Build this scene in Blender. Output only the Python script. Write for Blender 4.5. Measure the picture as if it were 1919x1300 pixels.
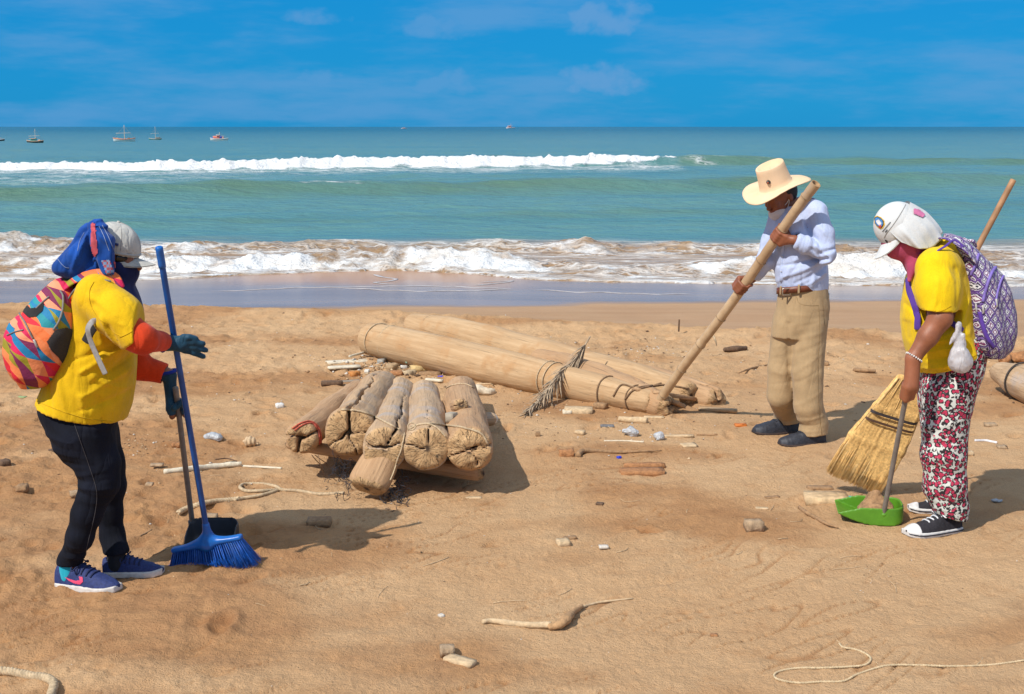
import bpy, math, random
import numpy as np
from mathutils import Vector, Matrix
from mathutils.bvhtree import BVHTree

for o in list(bpy.data.objects):
    bpy.data.objects.remove(o)
scene = bpy.context.scene
COL = scene.collection
R = math.radians

# ------------------------------------------------------------------ camera
CAMH = 1.9
FPX = 45.0 / 36.0 * 1919.0
PITCH = math.atan((650.0 - 237.0) / FPX)
cam_d = bpy.data.cameras.new('camera')
cam_d.lens = 45.0
cam_d.sensor_width = 36.0
cam_d.clip_start = 0.05
cam_d.clip_end = 60000
cam = bpy.data.objects.new('camera', cam_d)
COL.objects.link(cam)
cam.location = (0, 0, CAMH)
cam.rotation_euler = (math.pi / 2 - PITCH, 0, 0)
scene.camera = cam

# ------------------------------------------------------------------ exposure and light paths
vs = scene.view_settings
vs.view_transform = 'Standard'
vs.look = 'None'
vs.exposure = 0.12
vs.gamma = 1.0
vs.use_curve_mapping = False

scene.cycles.max_bounces = 5
scene.cycles.diffuse_bounces = 2
scene.cycles.glossy_bounces = 2
scene.cycles.transmission_bounces = 4

# ------------------------------------------------------------------ sun
SUN_EL, SUN_AZ = R(47), R(225)          # the sun stands behind the camera's left shoulder
sdir = Vector((math.cos(SUN_EL) * math.sin(SUN_AZ), math.cos(SUN_EL) * math.cos(SUN_AZ), math.sin(SUN_EL)))
sl = bpy.data.lights.new('sun', 'SUN')
sl.energy = 4.2
sl.angle = R(0.6)
sl.color = (1.0, 0.95, 0.87)
sun = bpy.data.objects.new('sun', sl)
COL.objects.link(sun)
sun.location = (-30, -30, 40)
sun.rotation_euler = (-sdir).to_track_quat('-Z', 'Y').to_euler()

# ------------------------------------------------------------------ world: clear-air sky under broken cloud
world = bpy.data.worlds.new('World')
scene.world = world
world.use_nodes = True
world.cycles.sampling_method = 'MANUAL'
world.cycles.sample_map_resolution = 512
def build_world():
    nt = world.node_tree
    nt.nodes.clear()
    N, L = nt.nodes.new, nt.links.new
    out = N('ShaderNodeOutputWorld')
    bg = N('ShaderNodeBackground')
    bg.inputs['Strength'].default_value = 0.1
    L(bg.outputs[0], out.inputs[0])
    sky = N('ShaderNodeTexSky')
    sky.sky_type = 'NISHITA'
    sky.sun_disc = False
    sky.sun_elevation = SUN_EL
    sky.sun_rotation = SUN_AZ
    sky.air_density = 1.0
    sky.dust_density = 0.3
    sky.ozone_density = 3.0
    tint = N('ShaderNodeMix'); tint.data_type = 'RGBA'; tint.blend_type = 'MULTIPLY'
    tint.inputs[0].default_value = 1.0
    L(sky.outputs[0], tint.inputs[6])
    tint.inputs[7].default_value = (0.10, 0.62, 1.0, 1)
    even = N('ShaderNodeMix'); even.data_type = 'RGBA'      # deep tropical blue air, nearly even from the horizon up
    even.inputs[0].default_value = 0.78
    L(tint.outputs[2], even.inputs[6])
    even.inputs[7].default_value = (0.02, 2.35, 5.9, 1)
    tint = even
    tc = N('ShaderNodeTexCoord')
    sep = N('ShaderNodeSeparateXYZ')
    L(tc.outputs['Generated'], sep.inputs[0])
    def M(op, a, b=None, c=None):
        m = N('ShaderNodeMath'); m.operation = op
        for i, v in enumerate((a, b, c)):
            if v is None: continue
            if isinstance(v, (int, float)): m.inputs[i].default_value = v
            else: L(v, m.inputs[i])
        return m.outputs[0]
    # a cloud deck far overhead: look direction projected on a high plane
    el = M('MAXIMUM', sep.outputs[2], 0.0)
    den = M('ADD', el, 0.06)
    px = M('DIVIDE', sep.outputs[0], den)
    py = M('DIVIDE', sep.outputs[1], den)
    comb = N('ShaderNodeCombineXYZ')
    L(px, comb.inputs[0]); L(py, comb.inputs[1])
    n1 = N('ShaderNodeTexNoise'); n1.inputs['Scale'].default_value = 0.9
    n1.inputs['Detail'].default_value = 4; n1.inputs['Roughness'].default_value = 0.55
    L(comb.outputs[0], n1.inputs['Vector'])
    deck = N('ShaderNodeMapRange'); deck.interpolation_type = 'SMOOTHSTEP'
    deck.inputs[1].default_value = 0.40; deck.inputs[2].default_value = 0.62
    L(n1.outputs['Fac'], deck.inputs[0])
    # low, thin and distant clouds over the sea
    n2m = N('ShaderNodeMapping'); n2m.inputs['Scale'].default_value = (5.0, 5.0, 26.0)
    L(tc.outputs['Generated'], n2m.inputs[0])
    n2 = N('ShaderNodeTexNoise'); n2.inputs['Scale'].default_value = 1.3
    n2.inputs['Detail'].default_value = 5; n2.inputs['Roughness'].default_value = 0.6
    L(n2m.outputs[0], n2.inputs['Vector'])
    low = N('ShaderNodeMapRange'); low.interpolation_type = 'SMOOTHSTEP'
    low.inputs[1].default_value = 0.40; low.inputs[2].default_value = 0.70
    L(n2.outputs['Fac'], low.inputs[0])
    # small cumulus heaps near the horizon (azimuth and elevation in radians about +Y)
    az = M('ARCTAN2', sep.outputs[0], sep.outputs[1])
    n3m = N('ShaderNodeMapping'); n3m.inputs['Scale'].default_value = (60.0, 60.0, 90.0)
    L(tc.outputs['Generated'], n3m.inputs[0])
    n3 = N('ShaderNodeTexNoise'); n3.inputs['Scale'].default_value = 1.0; n3.inputs['Detail'].default_value = 3
    L(n3m.outputs[0], n3.inputs['Vector'])
    total = None
    for (cx, cy, wx, wy, amp) in [(1125, 160, 105, 48, 1.0), (1130, 52, 105, 46, 1.0), (825, 165, 95, 42, .72), (820, 62, 90, 40, .72),
                                  (600, 152, 66, 24, .72), (600, 46, 66, 24, .72), (1800, 112, 100, 10, .5), (1800, 10, 100, 10, .5), (1330, 74, 80, 7, .45)]:
        a0 = math.atan((cx - 959.5) / FPX); e0 = math.atan((237 - cy) / FPX)
        u = M('DIVIDE', M('SUBTRACT', az, a0), wx / FPX)
        v = M('DIVIDE', M('SUBTRACT', el, e0), wy / FPX)
        # flat base, domed top
        vv = M('MULTIPLY', v, M('ADD', 1.0, M('MULTIPLY', M('LESS_THAN', v, 0.0), 0.9)))
        q = M('SUBTRACT', 1.0, M('ADD', M('MULTIPLY', u, u), M('MULTIPLY', vv, vv)))
        q = M('ADD', q, M('MULTIPLY', M('SUBTRACT', n3.outputs['Fac'], 0.5), 2.4))
        mr = N('ShaderNodeMapRange'); mr.interpolation_type = 'SMOOTHSTEP'
        mr.inputs[1].default_value = 0.0; mr.inputs[2].default_value = 1.1; mr.inputs[4].default_value = amp
        L(q, mr.inputs[0])
        total = mr.outputs[0] if total is None else M('MAXIMUM', total, mr.outputs[0])
    lowk = M('MULTIPLY', low.outputs[0], 0.72)
    thin = M('MAXIMUM', lowk, total)
    # thin cloud keeps the blue of the air in front of it
    mix1 = N('ShaderNodeMix'); mix1.data_type = 'RGBA'
    L(M('MULTIPLY', thin, 0.72), mix1.inputs[0])
    L(tint.outputs[2], mix1.inputs[6])
    mix1.inputs[7].default_value = (1.35, 3.25, 6.1, 1)
    rise = N('ShaderNodeMapRange'); rise.interpolation_type = 'SMOOTHSTEP'
    rise.inputs[1].default_value = 0.10; rise.inputs[2].default_value = 0.40
    L(el, rise.inputs[0])
    mix2 = N('ShaderNodeMix'); mix2.data_type = 'RGBA'
    L(M('MULTIPLY', deck.outputs[0], rise.outputs[0]), mix2.inputs[0])
    L(mix1.outputs[2], mix2.inputs[6])
    mix2.inputs[7].default_value = (7.4, 7.1, 6.8, 1)
    L(mix2.outputs[2], bg.inputs['Color'])
build_world()

# ------------------------------------------------------------------ pixel <-> place helpers (photo pixels, 1919 x 1300)
CP, SP = math.cos(PITCH), math.sin(PITCH)
CAM = np.array([0, 0, CAMH])
def ray(px, py):
    x = (px - 959.5) / FPX; v = (650.0 - py) / FPX
    return np.array([x, CP + v * SP, -SP + v * CP])
def at(px, py, Y):
    d = ray(px, py)
    return CAM + d * (Y / d[1])
def atz(px, py, z):
    d = ray(px, py)
    return CAM + d * ((z - CAMH) / d[2])
def mpp(p):
    return (p[1] * CP - (p[2] - CAMH) * SP) / FPX
def topx(p):
    q = np.asarray(p, float) - CAM
    w = q[1] * CP - q[2] * SP
    return 959.5 + FPX * q[0] / w, 650 - FPX * (q[1] * SP + q[2] * CP) / w

# ------------------------------------------------------------------ noise
_rs = np.random.RandomState(7)
_PERM = np.concatenate([_rs.permutation(256)] * 3).astype(np.int32)
_G = _rs.normal(size=(256, 3)); _G /= np.linalg.norm(_G, axis=1)[:, None]
_G = _G.astype(np.float32)
_A = _rs.rand(256) * 2 * np.pi
_G2 = np.stack([np.cos(_A), np.sin(_A)], 1).astype(np.float32)
def perlin(P, seed=0):
    P = np.asarray(P, np.float32)
    i = np.floor(P).astype(np.int32); f = P - i
    u = f * f * f * (f * (f * 6 - 15) + 10)
    i = (i + seed * 31) & 255
    res = 0
    for dx in (0, 1):
        a = _PERM[(i[:, 0] + dx) & 255]
        wx = u[:, 0] if dx else 1 - u[:, 0]
        for dy in (0, 1):
            b = _PERM[a + ((i[:, 1] + dy) & 255)]
            wy = wx * (u[:, 1] if dy else 1 - u[:, 1])
            for dz in (0, 1):
                g = _G[_PERM[b + ((i[:, 2] + dz) & 255)]]
                w = wy * (u[:, 2] if dz else 1 - u[:, 2])
                res = res + w * (g[:, 0] * (f[:, 0] - dx) + g[:, 1] * (f[:, 1] - dy) + g[:, 2] * (f[:, 2] - dz))
    return res * 1.5
def perlin2(x, y, seed=0):
    x = np.asarray(x, np.float32); y = np.asarray(y, np.float32)
    ix = np.floor(x).astype(np.int32); iy = np.floor(y).astype(np.int32)
    fx = x - ix; fy = y - iy
    ux = fx * fx * fx * (fx * (fx * 6 - 15) + 10); uy = fy * fy * fy * (fy * (fy * 6 - 15) + 10)
    res = 0
    for dx in (0, 1):
        a = _PERM[(ix + dx + seed * 37) & 255]
        for dy in (0, 1):
            g = _G2[_PERM[a + ((iy + dy + seed * 11) & 255)]]
            w = (ux if dx else 1 - ux) * (uy if dy else 1 - uy)
            res = res + w * (g[..., 0] * (fx - dx) + g[..., 1] * (fy - dy))
    return res * 1.5
def fbm2(x, y, o=4, seed=0, gain=.5):
    r = 0; a = 1.0; s = 1.0
    for k in range(o):
        r = r + a * perlin2(x * s, y * s, seed + k); a *= gain; s *= 2.03
    return r
def sstep(a, b, x):
    t = np.clip((x - a) / (b - a), 0, 1)
    return t * t * (3 - 2 * t)

# ------------------------------------------------------------------ mesh helpers
WLOC = {}
WMAT = {}
def raw_mesh(name, V, F, smooth=True):
    me = bpy.data.meshes.new(name)
    V = np.asarray(V, np.float32)
    if isinstance(F, np.ndarray) and F.ndim == 2:
        n, k = F.shape
        me.vertices.add(len(V)); me.vertices.foreach_set('co', V.ravel())
        me.loops.add(n * k); me.loops.foreach_set('vertex_index', F.astype(np.int32).ravel())
        me.polygons.add(n)
        me.polygons.foreach_set('loop_start', np.arange(0, n * k, k, dtype=np.int32))
        me.polygons.foreach_set('loop_total', np.full(n, k, np.int32))
        me.update(calc_edges=True)
    else:
        me.from_pydata([tuple(map(float, v)) for v in V], [], [list(map(int, f)) for f in F])
    if smooth:
        me.polygons.foreach_set('use_smooth', np.ones(len(me.polygons), bool))
    me.update()
    return me
def obj(name, V, F, mat, parent=None, smooth=True, label=None, cat=None, group=None, kind=None, matf=None, loc=None):
    """one mesh object from world coordinates; the origin is at its base (or its parent's origin)"""
    V = np.asarray(V, float)
    if parent is not None and parent.name in WMAT:
        Mi = np.array(WMAT[parent.name].inverted())
        V = V @ Mi[:3, :3].T + Mi[:3, 3]; base = np.zeros(3)
    elif parent is not None: base = WLOC[parent.name]
    elif loc is not None: base = np.asarray(loc, float)
    else: base = np.array([V[:, 0].mean(), V[:, 1].mean(), V[:, 2].min()])
    me = raw_mesh(name, V - base, F, smooth)
    o = bpy.data.objects.new(name, me)
    COL.objects.link(o)
    mats = mat if isinstance(mat, (list, tuple)) else [mat]
    for m in mats: me.materials.append(m)
    if matf is not None: me.polygons.foreach_set('material_index', np.asarray(matf, np.int32))
    if parent is not None: o.parent = parent
    else: o.location = base
    WLOC[o.name] = base
    tag(o, label, cat, group, kind)
    return o
def tag(o, label=None, cat=None, group=None, kind=None):
    if label: o['label'] = label
    if cat: o['category'] = cat
    if group: o['group'] = group
    if kind: o['kind'] = kind
    return o
def empty(name, loc, label, cat, group=None):
    o = bpy.data.objects.new(name, None)
    o.empty_display_size = 0.1
    COL.objects.link(o)
    o.location = loc
    WLOC[o.name] = np.asarray(loc, float)
    return tag(o, label, cat, group)
def merge(parts):
    Vs, Fs, n = [], [], 0
    for V, F in parts:
        Vs.append(np.asarray(V, float)); Fs.append(np.asarray(F) + n); n += len(V)
    return np.concatenate(Vs), np.concatenate(Fs)
def resample(pts, n, smooth=True):
    P = np.asarray(pts, float)
    if smooth and len(P) > 2:
        Q = []
        E = np.vstack([2 * P[0] - P[1], P, 2 * P[-1] - P[-2]])
        for i in range(1, len(E) - 2):
            t = np.linspace(0, 1, 12, endpoint=False)[:, None]
            a, b, c, d = E[i - 1], E[i], E[i + 1], E[i + 2]
            Q.append(.5 * ((2 * b) + (-a + c) * t + (2 * a - 5 * b + 4 * c - d) * t ** 2 + (-a + 3 * b - 3 * c + d) * t ** 3))
        P = np.vstack(Q + [P[-1:]])
    s = np.r_[0, np.cumsum(np.linalg.norm(np.diff(P, axis=0), axis=1))]
    t = np.linspace(0, s[-1], n)
    return np.stack([np.interp(t, s, P[:, k]) for k in range(P.shape[1])], 1)
def frames(P):
    T = np.gradient(P, axis=0); T /= np.linalg.norm(T, axis=1)[:, None] + 1e-12
    u = np.cross(T[0], [0, 0, 1.0])
    if np.linalg.norm(u) < 1e-3: u = np.cross(T[0], [0, 1.0, 0])
    U = []
    for t in T:
        u = u - t * np.dot(u, t); u /= np.linalg.norm(u) + 1e-12; U.append(u)
    U = np.array(U)
    return T, U, np.cross(T, U)
def tube(P, r, n=8, flat=1.0, rough=0.0, seed=0, up=None, closed=False):
    """tube along the points P; r scalar or per point; flat squeezes the second axis"""
    P = np.asarray(P, float); m = len(P)
    r = np.broadcast_to(np.asarray(r, float), (m,)).copy()
    T, U, W = frames(P)
    if up is not None:
        W = np.asarray(up, float)[None, :] - T * (T @ np.asarray(up, float))[:, None]
        W /= np.linalg.norm(W, axis=1)[:, None] + 1e-9
        U = np.cross(W, T)
    a = np.linspace(0, 2 * np.pi, n, endpoint=False)
    V = P[:, None] + r[:, None, None] * (np.cos(a)[None, :, None] * U[:, None] + flat * np.sin(a)[None, :, None] * W[:, None])
    if rough:
        q = V.reshape(-1, 3) * (0.35 / max(r.mean(), 1e-4))
        nn = perlin(q, seed).reshape(m, n, 1)
        V = P[:, None] + (V - P[:, None]) * (1 + rough * nn * 2)
    # rounded closed ends
    e0 = P[0] - T[0] * r[0] * .25; e1 = P[-1] + T[-1] * r[-1] * .25
    c0 = e0[None] + (V[0] - P[0]) * .02; c1 = e1[None] + (V[-1] - P[-1]) * .02
    b0 = P[0] - T[0] * r[0] * .18 + (V[0] - P[0]) * .75; b1 = P[-1] + T[-1] * r[-1] * .18 + (V[-1] - P[-1]) * .75
    A = np.vstack([c0[None], b0[None], V, b1[None], c1[None]]).reshape(-1, 3)
    i = np.arange(m + 3)[:, None] * n; j = np.arange(n)[None]; k = (j + 1) % n
    F = np.stack([i + j, i + k, i + n + k, i + n + j], -1).reshape(-1, 4)
    return A, F
def slab(c, ax, ay, az, sx, sy, sz, jit=0.0, seed=0, div=3):
    """a worn block: subdivided box pulled in at the corners and roughened"""
    rs = np.random.RandomState(seed)
    nx, ny, nz = div + 2, div, max(2, div - 1)
    idx = {}; V = []; F = []
    def vid(i, j, k):
        if (i, j, k) not in idx:
            p = np.array([2 * i / nx - 1, 2 * j / ny - 1, 2 * k / nz - 1.0])
            q = p.copy()
            ed = (np.abs(p) > .99).sum()
            q *= {0: 1, 1: 1, 2: .975, 3: .95}[ed]
            idx[(i, j, k)] = len(V); V.append(q)
        return idx[(i, j, k)]
    for (n1, n2, n3, mk) in ((nx, ny, nz, lambda a, b, e: (a, b, e * nz)), (nx, nz, ny, lambda a, b, e: (a, e * ny, b)), (ny, nz, nx, lambda a, b, e: (e * nx, a, b))):
        for e in (0, 1):
            for a in range(n1):
                for b in range(n2):
                    q = [vid(*mk(a, b, e)), vid(*mk(a + 1, b, e)), vid(*mk(a + 1, b + 1, e)), vid(*mk(a, b + 1, e))]
                    F.append(q)
    V = np.array(V)
    V = V * (1 + jit * rs.normal(size=V.shape) * [.3, .5, .8]) + jit * .6 * np.stack([perlin(V * 1.3, seed % 50 + s) for s in (1, 2, 3)], 1)
    ax, ay, az = [np.asarray(q, float) / np.linalg.norm(q) for q in (ax, ay, az)]
    W = np.asarray(c, float) + V[:, :1] * ax * sx / 2 + V[:, 1:2] * ay * sy / 2 + V[:, 2:] * az * sz / 2
    F = np.array(F)
    # orient outwards
    cc = W[F].mean(1) - W.mean(0); nn = np.cross(W[F[:, 1]] - W[F[:, 0]], W[F[:, 2]] - W[F[:, 0]])
    fl = (cc * nn).sum(1) < 0; F[fl] = F[fl][:, ::-1]
    return W, F

# ------------------------------------------------------------------ solid modelling on a grid
BIG = 1.0
class Vol:
    def __init__(s, lo, hi, h):
        s.lo = np.asarray(lo, float); s.h = h
        s.n = np.ceil((np.asarray(hi, float) - s.lo) / h).astype(int) + 1
        s.d = np.full(s.n, BIG, np.float32)
        s.c = [(s.lo[k] + h * np.arange(s.n[k])).astype(np.float32) for k in range(3)]
    def win(s, lo, hi, m):
        a = np.clip(np.floor((np.asarray(lo) - m - s.lo) / s.h).astype(int), 0, s.n)
        b = np.clip(np.ceil((np.asarray(hi) + m - s.lo) / s.h).astype(int) + 1, 0, s.n)
        return tuple(slice(p, q) for p, q in zip(a, b))
    def xyz(s, w):
        return s.c[0][w[0]][:, None, None], s.c[1][w[1]][None, :, None], s.c[2][w[2]][None, None, :]
    def add(s, prim, k=0.02):
        fn, lo, hi = prim
        w = s.win(lo, hi, max(k, .015) + 3 * s.h)
        if any(q.stop <= q.start for q in w): return s
        b = fn(*s.xyz(w)); a = s.d[w]
        if k > 0:
            h = np.clip(0.5 + 0.5 * (b - a) / k, 0, 1)
            s.d[w] = b * (1 - h) + a * h - k * h * (1 - h)
        else:
            s.d[w] = np.minimum(a, b)
        return s
    def sub(s, prim, k=0.0):
        fn, lo, hi = prim
        w = s.win(lo, hi, max(k, .01) + 3 * s.h)
        if any(q.stop <= q.start for q in w): return s
        b = -fn(*s.xyz(w)); a = s.d[w]
        if k > 0:
            h = np.clip(0.5 - 0.5 * (b - a) / k, 0, 1)
            s.d[w] = b * (1 - h) + a * h + k * h * (1 - h)
        else:
            s.d[w] = np.maximum(a, b)
        return s
    def disp(s, fn, band=.035):
        m = np.abs(s.d) < band
        I = np.nonzero(m)
        P = np.stack([s.c[k][I[k]] for k in range(3)], 1)
        s.d[m] -= fn(P).astype(np.float32)
        return s
    def plane(s, p, n, hollow=0.0, t=.013):
        """keep the side the normal points away from; hollow: depth of the opening behind the cut"""
        n = np.asarray(n, float) / np.linalg.norm(n)
        X, Y, Z = s.xyz((slice(None),) * 3)
        q = ((X - p[0]) * n[0] + (Y - p[1]) * n[1] + (Z - p[2]) * n[2]).astype(np.float32)
        if hollow:
            s.d = np.maximum(s.d, -np.maximum(s.d + t, -(q + hollow)))
        s.d = np.maximum(s.d, q)
        return s
    def cut_local(s, p, n, rad, hollow=0.0, t=.013):
        """plane cut limited to a ball of the given radius around p (a sleeve's end)"""
        n = np.asarray(n, float) / np.linalg.norm(n); p = np.asarray(p, float)
        w = s.win(p - rad, p + rad, 0)
        X, Y, Z = s.xyz(w)
        q = (X - p[0]) * n[0] + (Y - p[1]) * n[1] + (Z - p[2]) * n[2]
        ball = np.sqrt((X - p[0]) ** 2 + (Y - p[1]) ** 2 + (Z - p[2]) ** 2) - rad
        dd = s.d[w]
        if hollow:
            dd = np.maximum(dd, -np.maximum(np.maximum(dd + t, -(q + hollow)), ball))
        s.d[w] = np.maximum(dd, -np.maximum(-q, ball))
        return s
    def mesh(s, smooth=1):
        d = s.d
        d[0] = np.maximum(d[0], .001); d[-1] = np.maximum(d[-1], .001)
        d[:, 0] = np.maximum(d[:, 0], .001); d[:, -1] = np.maximum(d[:, -1], .001)
        d[:, :, 0] = np.maximum(d[:, :, 0], .001); d[:, :, -1] = np.maximum(d[:, :, -1], .001)
        ins = d < 0
        cnt = np.zeros(np.array(d.shape) - 1, np.int8)
        sl = lambda o, n: slice(o, n - 1 + o)
        for a in (0, 1):
            for b in (0, 1):
                for c in (0, 1):
                    cnt += ins[sl(a, d.shape[0]), sl(b, d.shape[1]), sl(c, d.shape[2])]
        m = (cnt > 0) & (cnt < 8)
        I = np.stack(np.nonzero(m), 1)
        ids = np.full(m.shape, -1, np.int32); ids[m] = np.arange(len(I))
        acc = np.zeros((len(I), 3), np.float32); num = np.zeros(len(I), np.float32)
        cor = [(a, b, c) for a in (0, 1) for b in (0, 1) for c in (0, 1)]
        val = {c: d[I[:, 0] + c[0], I[:, 1] + c[1], I[:, 2] + c[2]] for c in cor}
        for c in cor:
            for ax in range(3):
                if c[ax] == 1: continue
                e = list(c); e[ax] = 1; e = tuple(e)
                va, vb = val[c], val[e]
                x = (va < 0) != (vb < 0)
                t = np.where(x, va / np.where(np.abs(va - vb) < 1e-9, 1, va - vb), 0)
                for k in range(3):
                    acc[:, k] += np.where(x, c[k] + (t if k == ax else 0), 0)
                num += x
        V = (I + acc / num[:, None]) * s.h + s.lo
        Fs = []
        for ax in range(3):
            b, c = (ax + 1) % 3, (ax + 2) % 3
            A = [slice(None)] * 3; B = [slice(None)] * 3
            A[ax] = slice(0, -1); B[ax] = slice(1, None)
            A[b] = B[b] = slice(1, -1); A[c] = B[c] = slice(1, -1)
            sa, sb = ins[tuple(A)], ins[tuple(B)]
            for up in (True, False):
                J = np.stack(np.nonzero(sa & ~sb if up else ~sa & sb), 1)
                if not len(J): continue
                J[:, b] += 1; J[:, c] += 1
                q = []
                for (ob, oc) in ((-1, -1), (0, -1), (0, 0), (-1, 0)):
                    K = J.copy(); K[:, b] += ob; K[:, c] += oc
                    q.append(ids[K[:, 0], K[:, 1], K[:, 2]])
                q = np.stack(q, 1)
                Fs.append(q if up else q[:, ::-1])
        F = np.concatenate(Fs)
        for _ in range(smooth):
            S = np.zeros_like(V); C = np.zeros(len(V))
            for k in range(4):
                a, b2 = F[:, k], F[:, (k + 1) % 4]
                for j in range(3):
                    S[:, j] += np.bincount(a, V[b2, j], len(V)) + np.bincount(b2, V[a, j], len(V))
                C += np.bincount(a, minlength=len(V)) + np.bincount(b2, minlength=len(V))
            V = V * .5 + .5 * S / np.maximum(C, 1)[:, None]
        return V, F
def rc(a, b, ra, rb):
    a = np.asarray(a, float); b = np.asarray(b, float); ba = b - a; L2 = max(float(ba @ ba), 1e-9)
    def fn(X, Y, Z):
        x, y, z = X - a[0], Y - a[1], Z - a[2]
        h = np.clip((x * ba[0] + y * ba[1] + z * ba[2]) / L2, 0, 1)
        return np.sqrt((x - h * ba[0]) ** 2 + (y - h * ba[1]) ** 2 + (z - h * ba[2]) ** 2) - (ra + (rb - ra) * h)
    r = max(ra, rb)
    return fn, np.minimum(a, b) - r, np.maximum(a, b) + r
def chain(vol, pts, rad, k=.02):
    for i in range(len(pts) - 1):
        vol.add(rc(pts[i], pts[i + 1], rad[i], rad[i + 1]), k)
    return vol
def basis(f, u):
    f = np.asarray(f, float); f = f / np.linalg.norm(f)
    u = np.asarray(u, float); u = u - f * (f @ u); u /= np.linalg.norm(u)
    return f, np.cross(u, f), u                # forward, side (left of forward), up
def ell(c, r, B=None):
    c = np.asarray(c, float); r = np.asarray(r, float)
    B = np.eye(3) if B is None else np.asarray(B, float)
    def fn(X, Y, Z):
        x, y, z = X - c[0], Y - c[1], Z - c[2]
        q = [(x * B[k][0] + y * B[k][1] + z * B[k][2]) / r[k] for k in range(3)]
        k0 = np.sqrt(q[0] ** 2 + q[1] ** 2 + q[2] ** 2)
        k1 = np.sqrt((q[0] / r[0]) ** 2 + (q[1] / r[1]) ** 2 + (q[2] / r[2]) ** 2) + 1e-6
        return k0 * (k0 - 1) / k1
    e = np.abs(B.T) @ r
    return fn, c - e, c + e
def rbox(c, r, B=None, rnd=.01):
    c = np.asarray(c, float); r = np.asarray(r, float) - rnd
    B = np.eye(3) if B is None else np.asarray(B, float)
    def fn(X, Y, Z):
        x, y, z = X - c[0], Y - c[1], Z - c[2]
        q = [np.abs(x * B[k][0] + y * B[k][1] + z * B[k][2]) - r[k] for k in range(3)]
        return np.sqrt(sum(np.maximum(a, 0) ** 2 for a in q)) + np.minimum(np.maximum(np.maximum(q[0], q[1]), q[2]), 0) - rnd
    e = np.abs(B.T) @ (r + rnd)
    return fn, c - e, c + e
def _curve(t, v, T):
    """smooth interpolation of v(t) at T"""
    tt = np.linspace(t[0], t[-1], 240); vv = np.interp(tt, t, v)
    w = max(3, int(240 / max(len(t) - 1, 1) * .55)) | 1
    ker = np.hanning(w + 2)[1:-1]; ker /= ker.sum()
    p = w // 2
    ext = np.r_[2 * vv[0] - vv[p:0:-1], vv, 2 * vv[-1] - vv[-2:-p - 2:-1]]
    return np.interp(T, tt, np.convolve(ext, ker, 'valid'))
def loftz(rows, e=2.0):
    """stack of ellipses along z: rows of (z, cx, cy, a, b)"""
    A = np.array(sorted(rows)); z = A[:, 0]
    def fn(X, Y, Z):
        Zc = np.clip(Z, z[0], z[-1])
        cx, cy, a, b = [_curve(z, A[:, k], Zc.ravel()).reshape(Z.shape).astype(np.float32) for k in (1, 2, 3, 4)]
        qx, qy = (X - cx) / a, (Y - cy) / b
        if e == 2.0:
            k0 = np.sqrt(qx ** 2 + qy ** 2); k1 = np.sqrt((qx / a) ** 2 + (qy / b) ** 2) + 1e-6
            d = k0 * (k0 - 1) / k1
        else:
            d = ((np.abs(qx) ** e + np.abs(qy) ** e) ** (1 / e) - 1) * np.minimum(a, b)
        return np.maximum(d, np.maximum(z[0] - Z, Z - z[-1]))
    lo = np.array([(A[:, 1] - A[:, 3]).min(), (A[:, 2] - A[:, 4]).min(), z[0]])
    hi = np.array([(A[:, 1] + A[:, 3]).max(), (A[:, 2] + A[:, 4]).max(), z[-1]])
    return fn, lo, hi
def loftpx(rows, Y0, e=2.0):
    """rows of (py, px left, px right, half depth [, depth offset]) read at depth Y0"""
    out = []
    for r in rows:
        dy = r[4] if len(r) > 4 else 0.0
        l, q = at(r[1], r[0], Y0 + dy), at(r[2], r[0], Y0 + dy)
        out.append((l[2], (l[0] + q[0]) / 2, Y0 + dy, (q[0] - l[0]) / 2, r[3]))
    return loftz(out, e)
def folds(P, ax, fa, fc, seed=0):
    """cloth folds that run along ax: slow along it, quick across it"""
    ax = np.asarray(ax, float) / np.linalg.norm(ax)
    b = np.cross(ax, [0.3, 1, 0.2]); b /= np.linalg.norm(b); c = np.cross(ax, b)
    w = np.stack([P @ ax, P @ b, P @ c], 1)
    wob = perlin(w * 5, seed + 9)[:, None] * np.array([0, .03, .03])
    w = (w + wob) * [fa, fc, fc]
    n = perlin(w, seed)
    r = np.abs(perlin(w * .7 + 7.3, seed + 3))
    return .6 * n + .4 * (.6 - 1.9 * np.sqrt(r * r + .004))
def creases(P, Y0, segs):
    """single folds drawn on the side of a garment that faces the sea path: (px, py, px, py, width px, height m)"""
    d = np.zeros(len(P))
    face = sstep(.06, -.08, P[:, 1] - Y0)
    wob = .006 * perlin(P * 11, 77)
    for (x0, y0, x1, y1, w, amp) in segs:
        a, b = at(x0, y0, Y0 - .12)[[0, 2]], at(x1, y1, Y0 - .12)[[0, 2]]
        q = P[:, [0, 2]] - a; ba = b - a
        t = np.clip((q @ ba) / (ba @ ba), 0, 1)
        r = q - t[:, None] * ba
        dist = np.sqrt((r ** 2).sum(1)) + wob
        ww = w * mpp(at(x0, y0, Y0)) * (1 - .55 * t)
        d += amp * (1 - .5 * t) * np.exp(-(dist / ww) ** 2)
    return d * face
def bvh(V, F):
    return BVHTree.FromPolygons([Vector(v) for v in V], [list(map(int, f)) for f in F])
def hit(tree, px, py, off=0.0):
    d = Vector(ray(px, py)).normalized()
    p, n, i, t = tree.ray_cast(Vector(CAM), d)
    if p is None: return None
    return np.array(p) + np.array(n) * off
def on(tree, pts, off=0.0, n=None):
    """project a pixel path on a surface"""
    P = np.array(pts, float)
    if n: P = resample(P, n)
    Q = [hit(tree, a, b, off) for a, b in P]
    return np.array([q for q in Q if q is not None])
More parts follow.
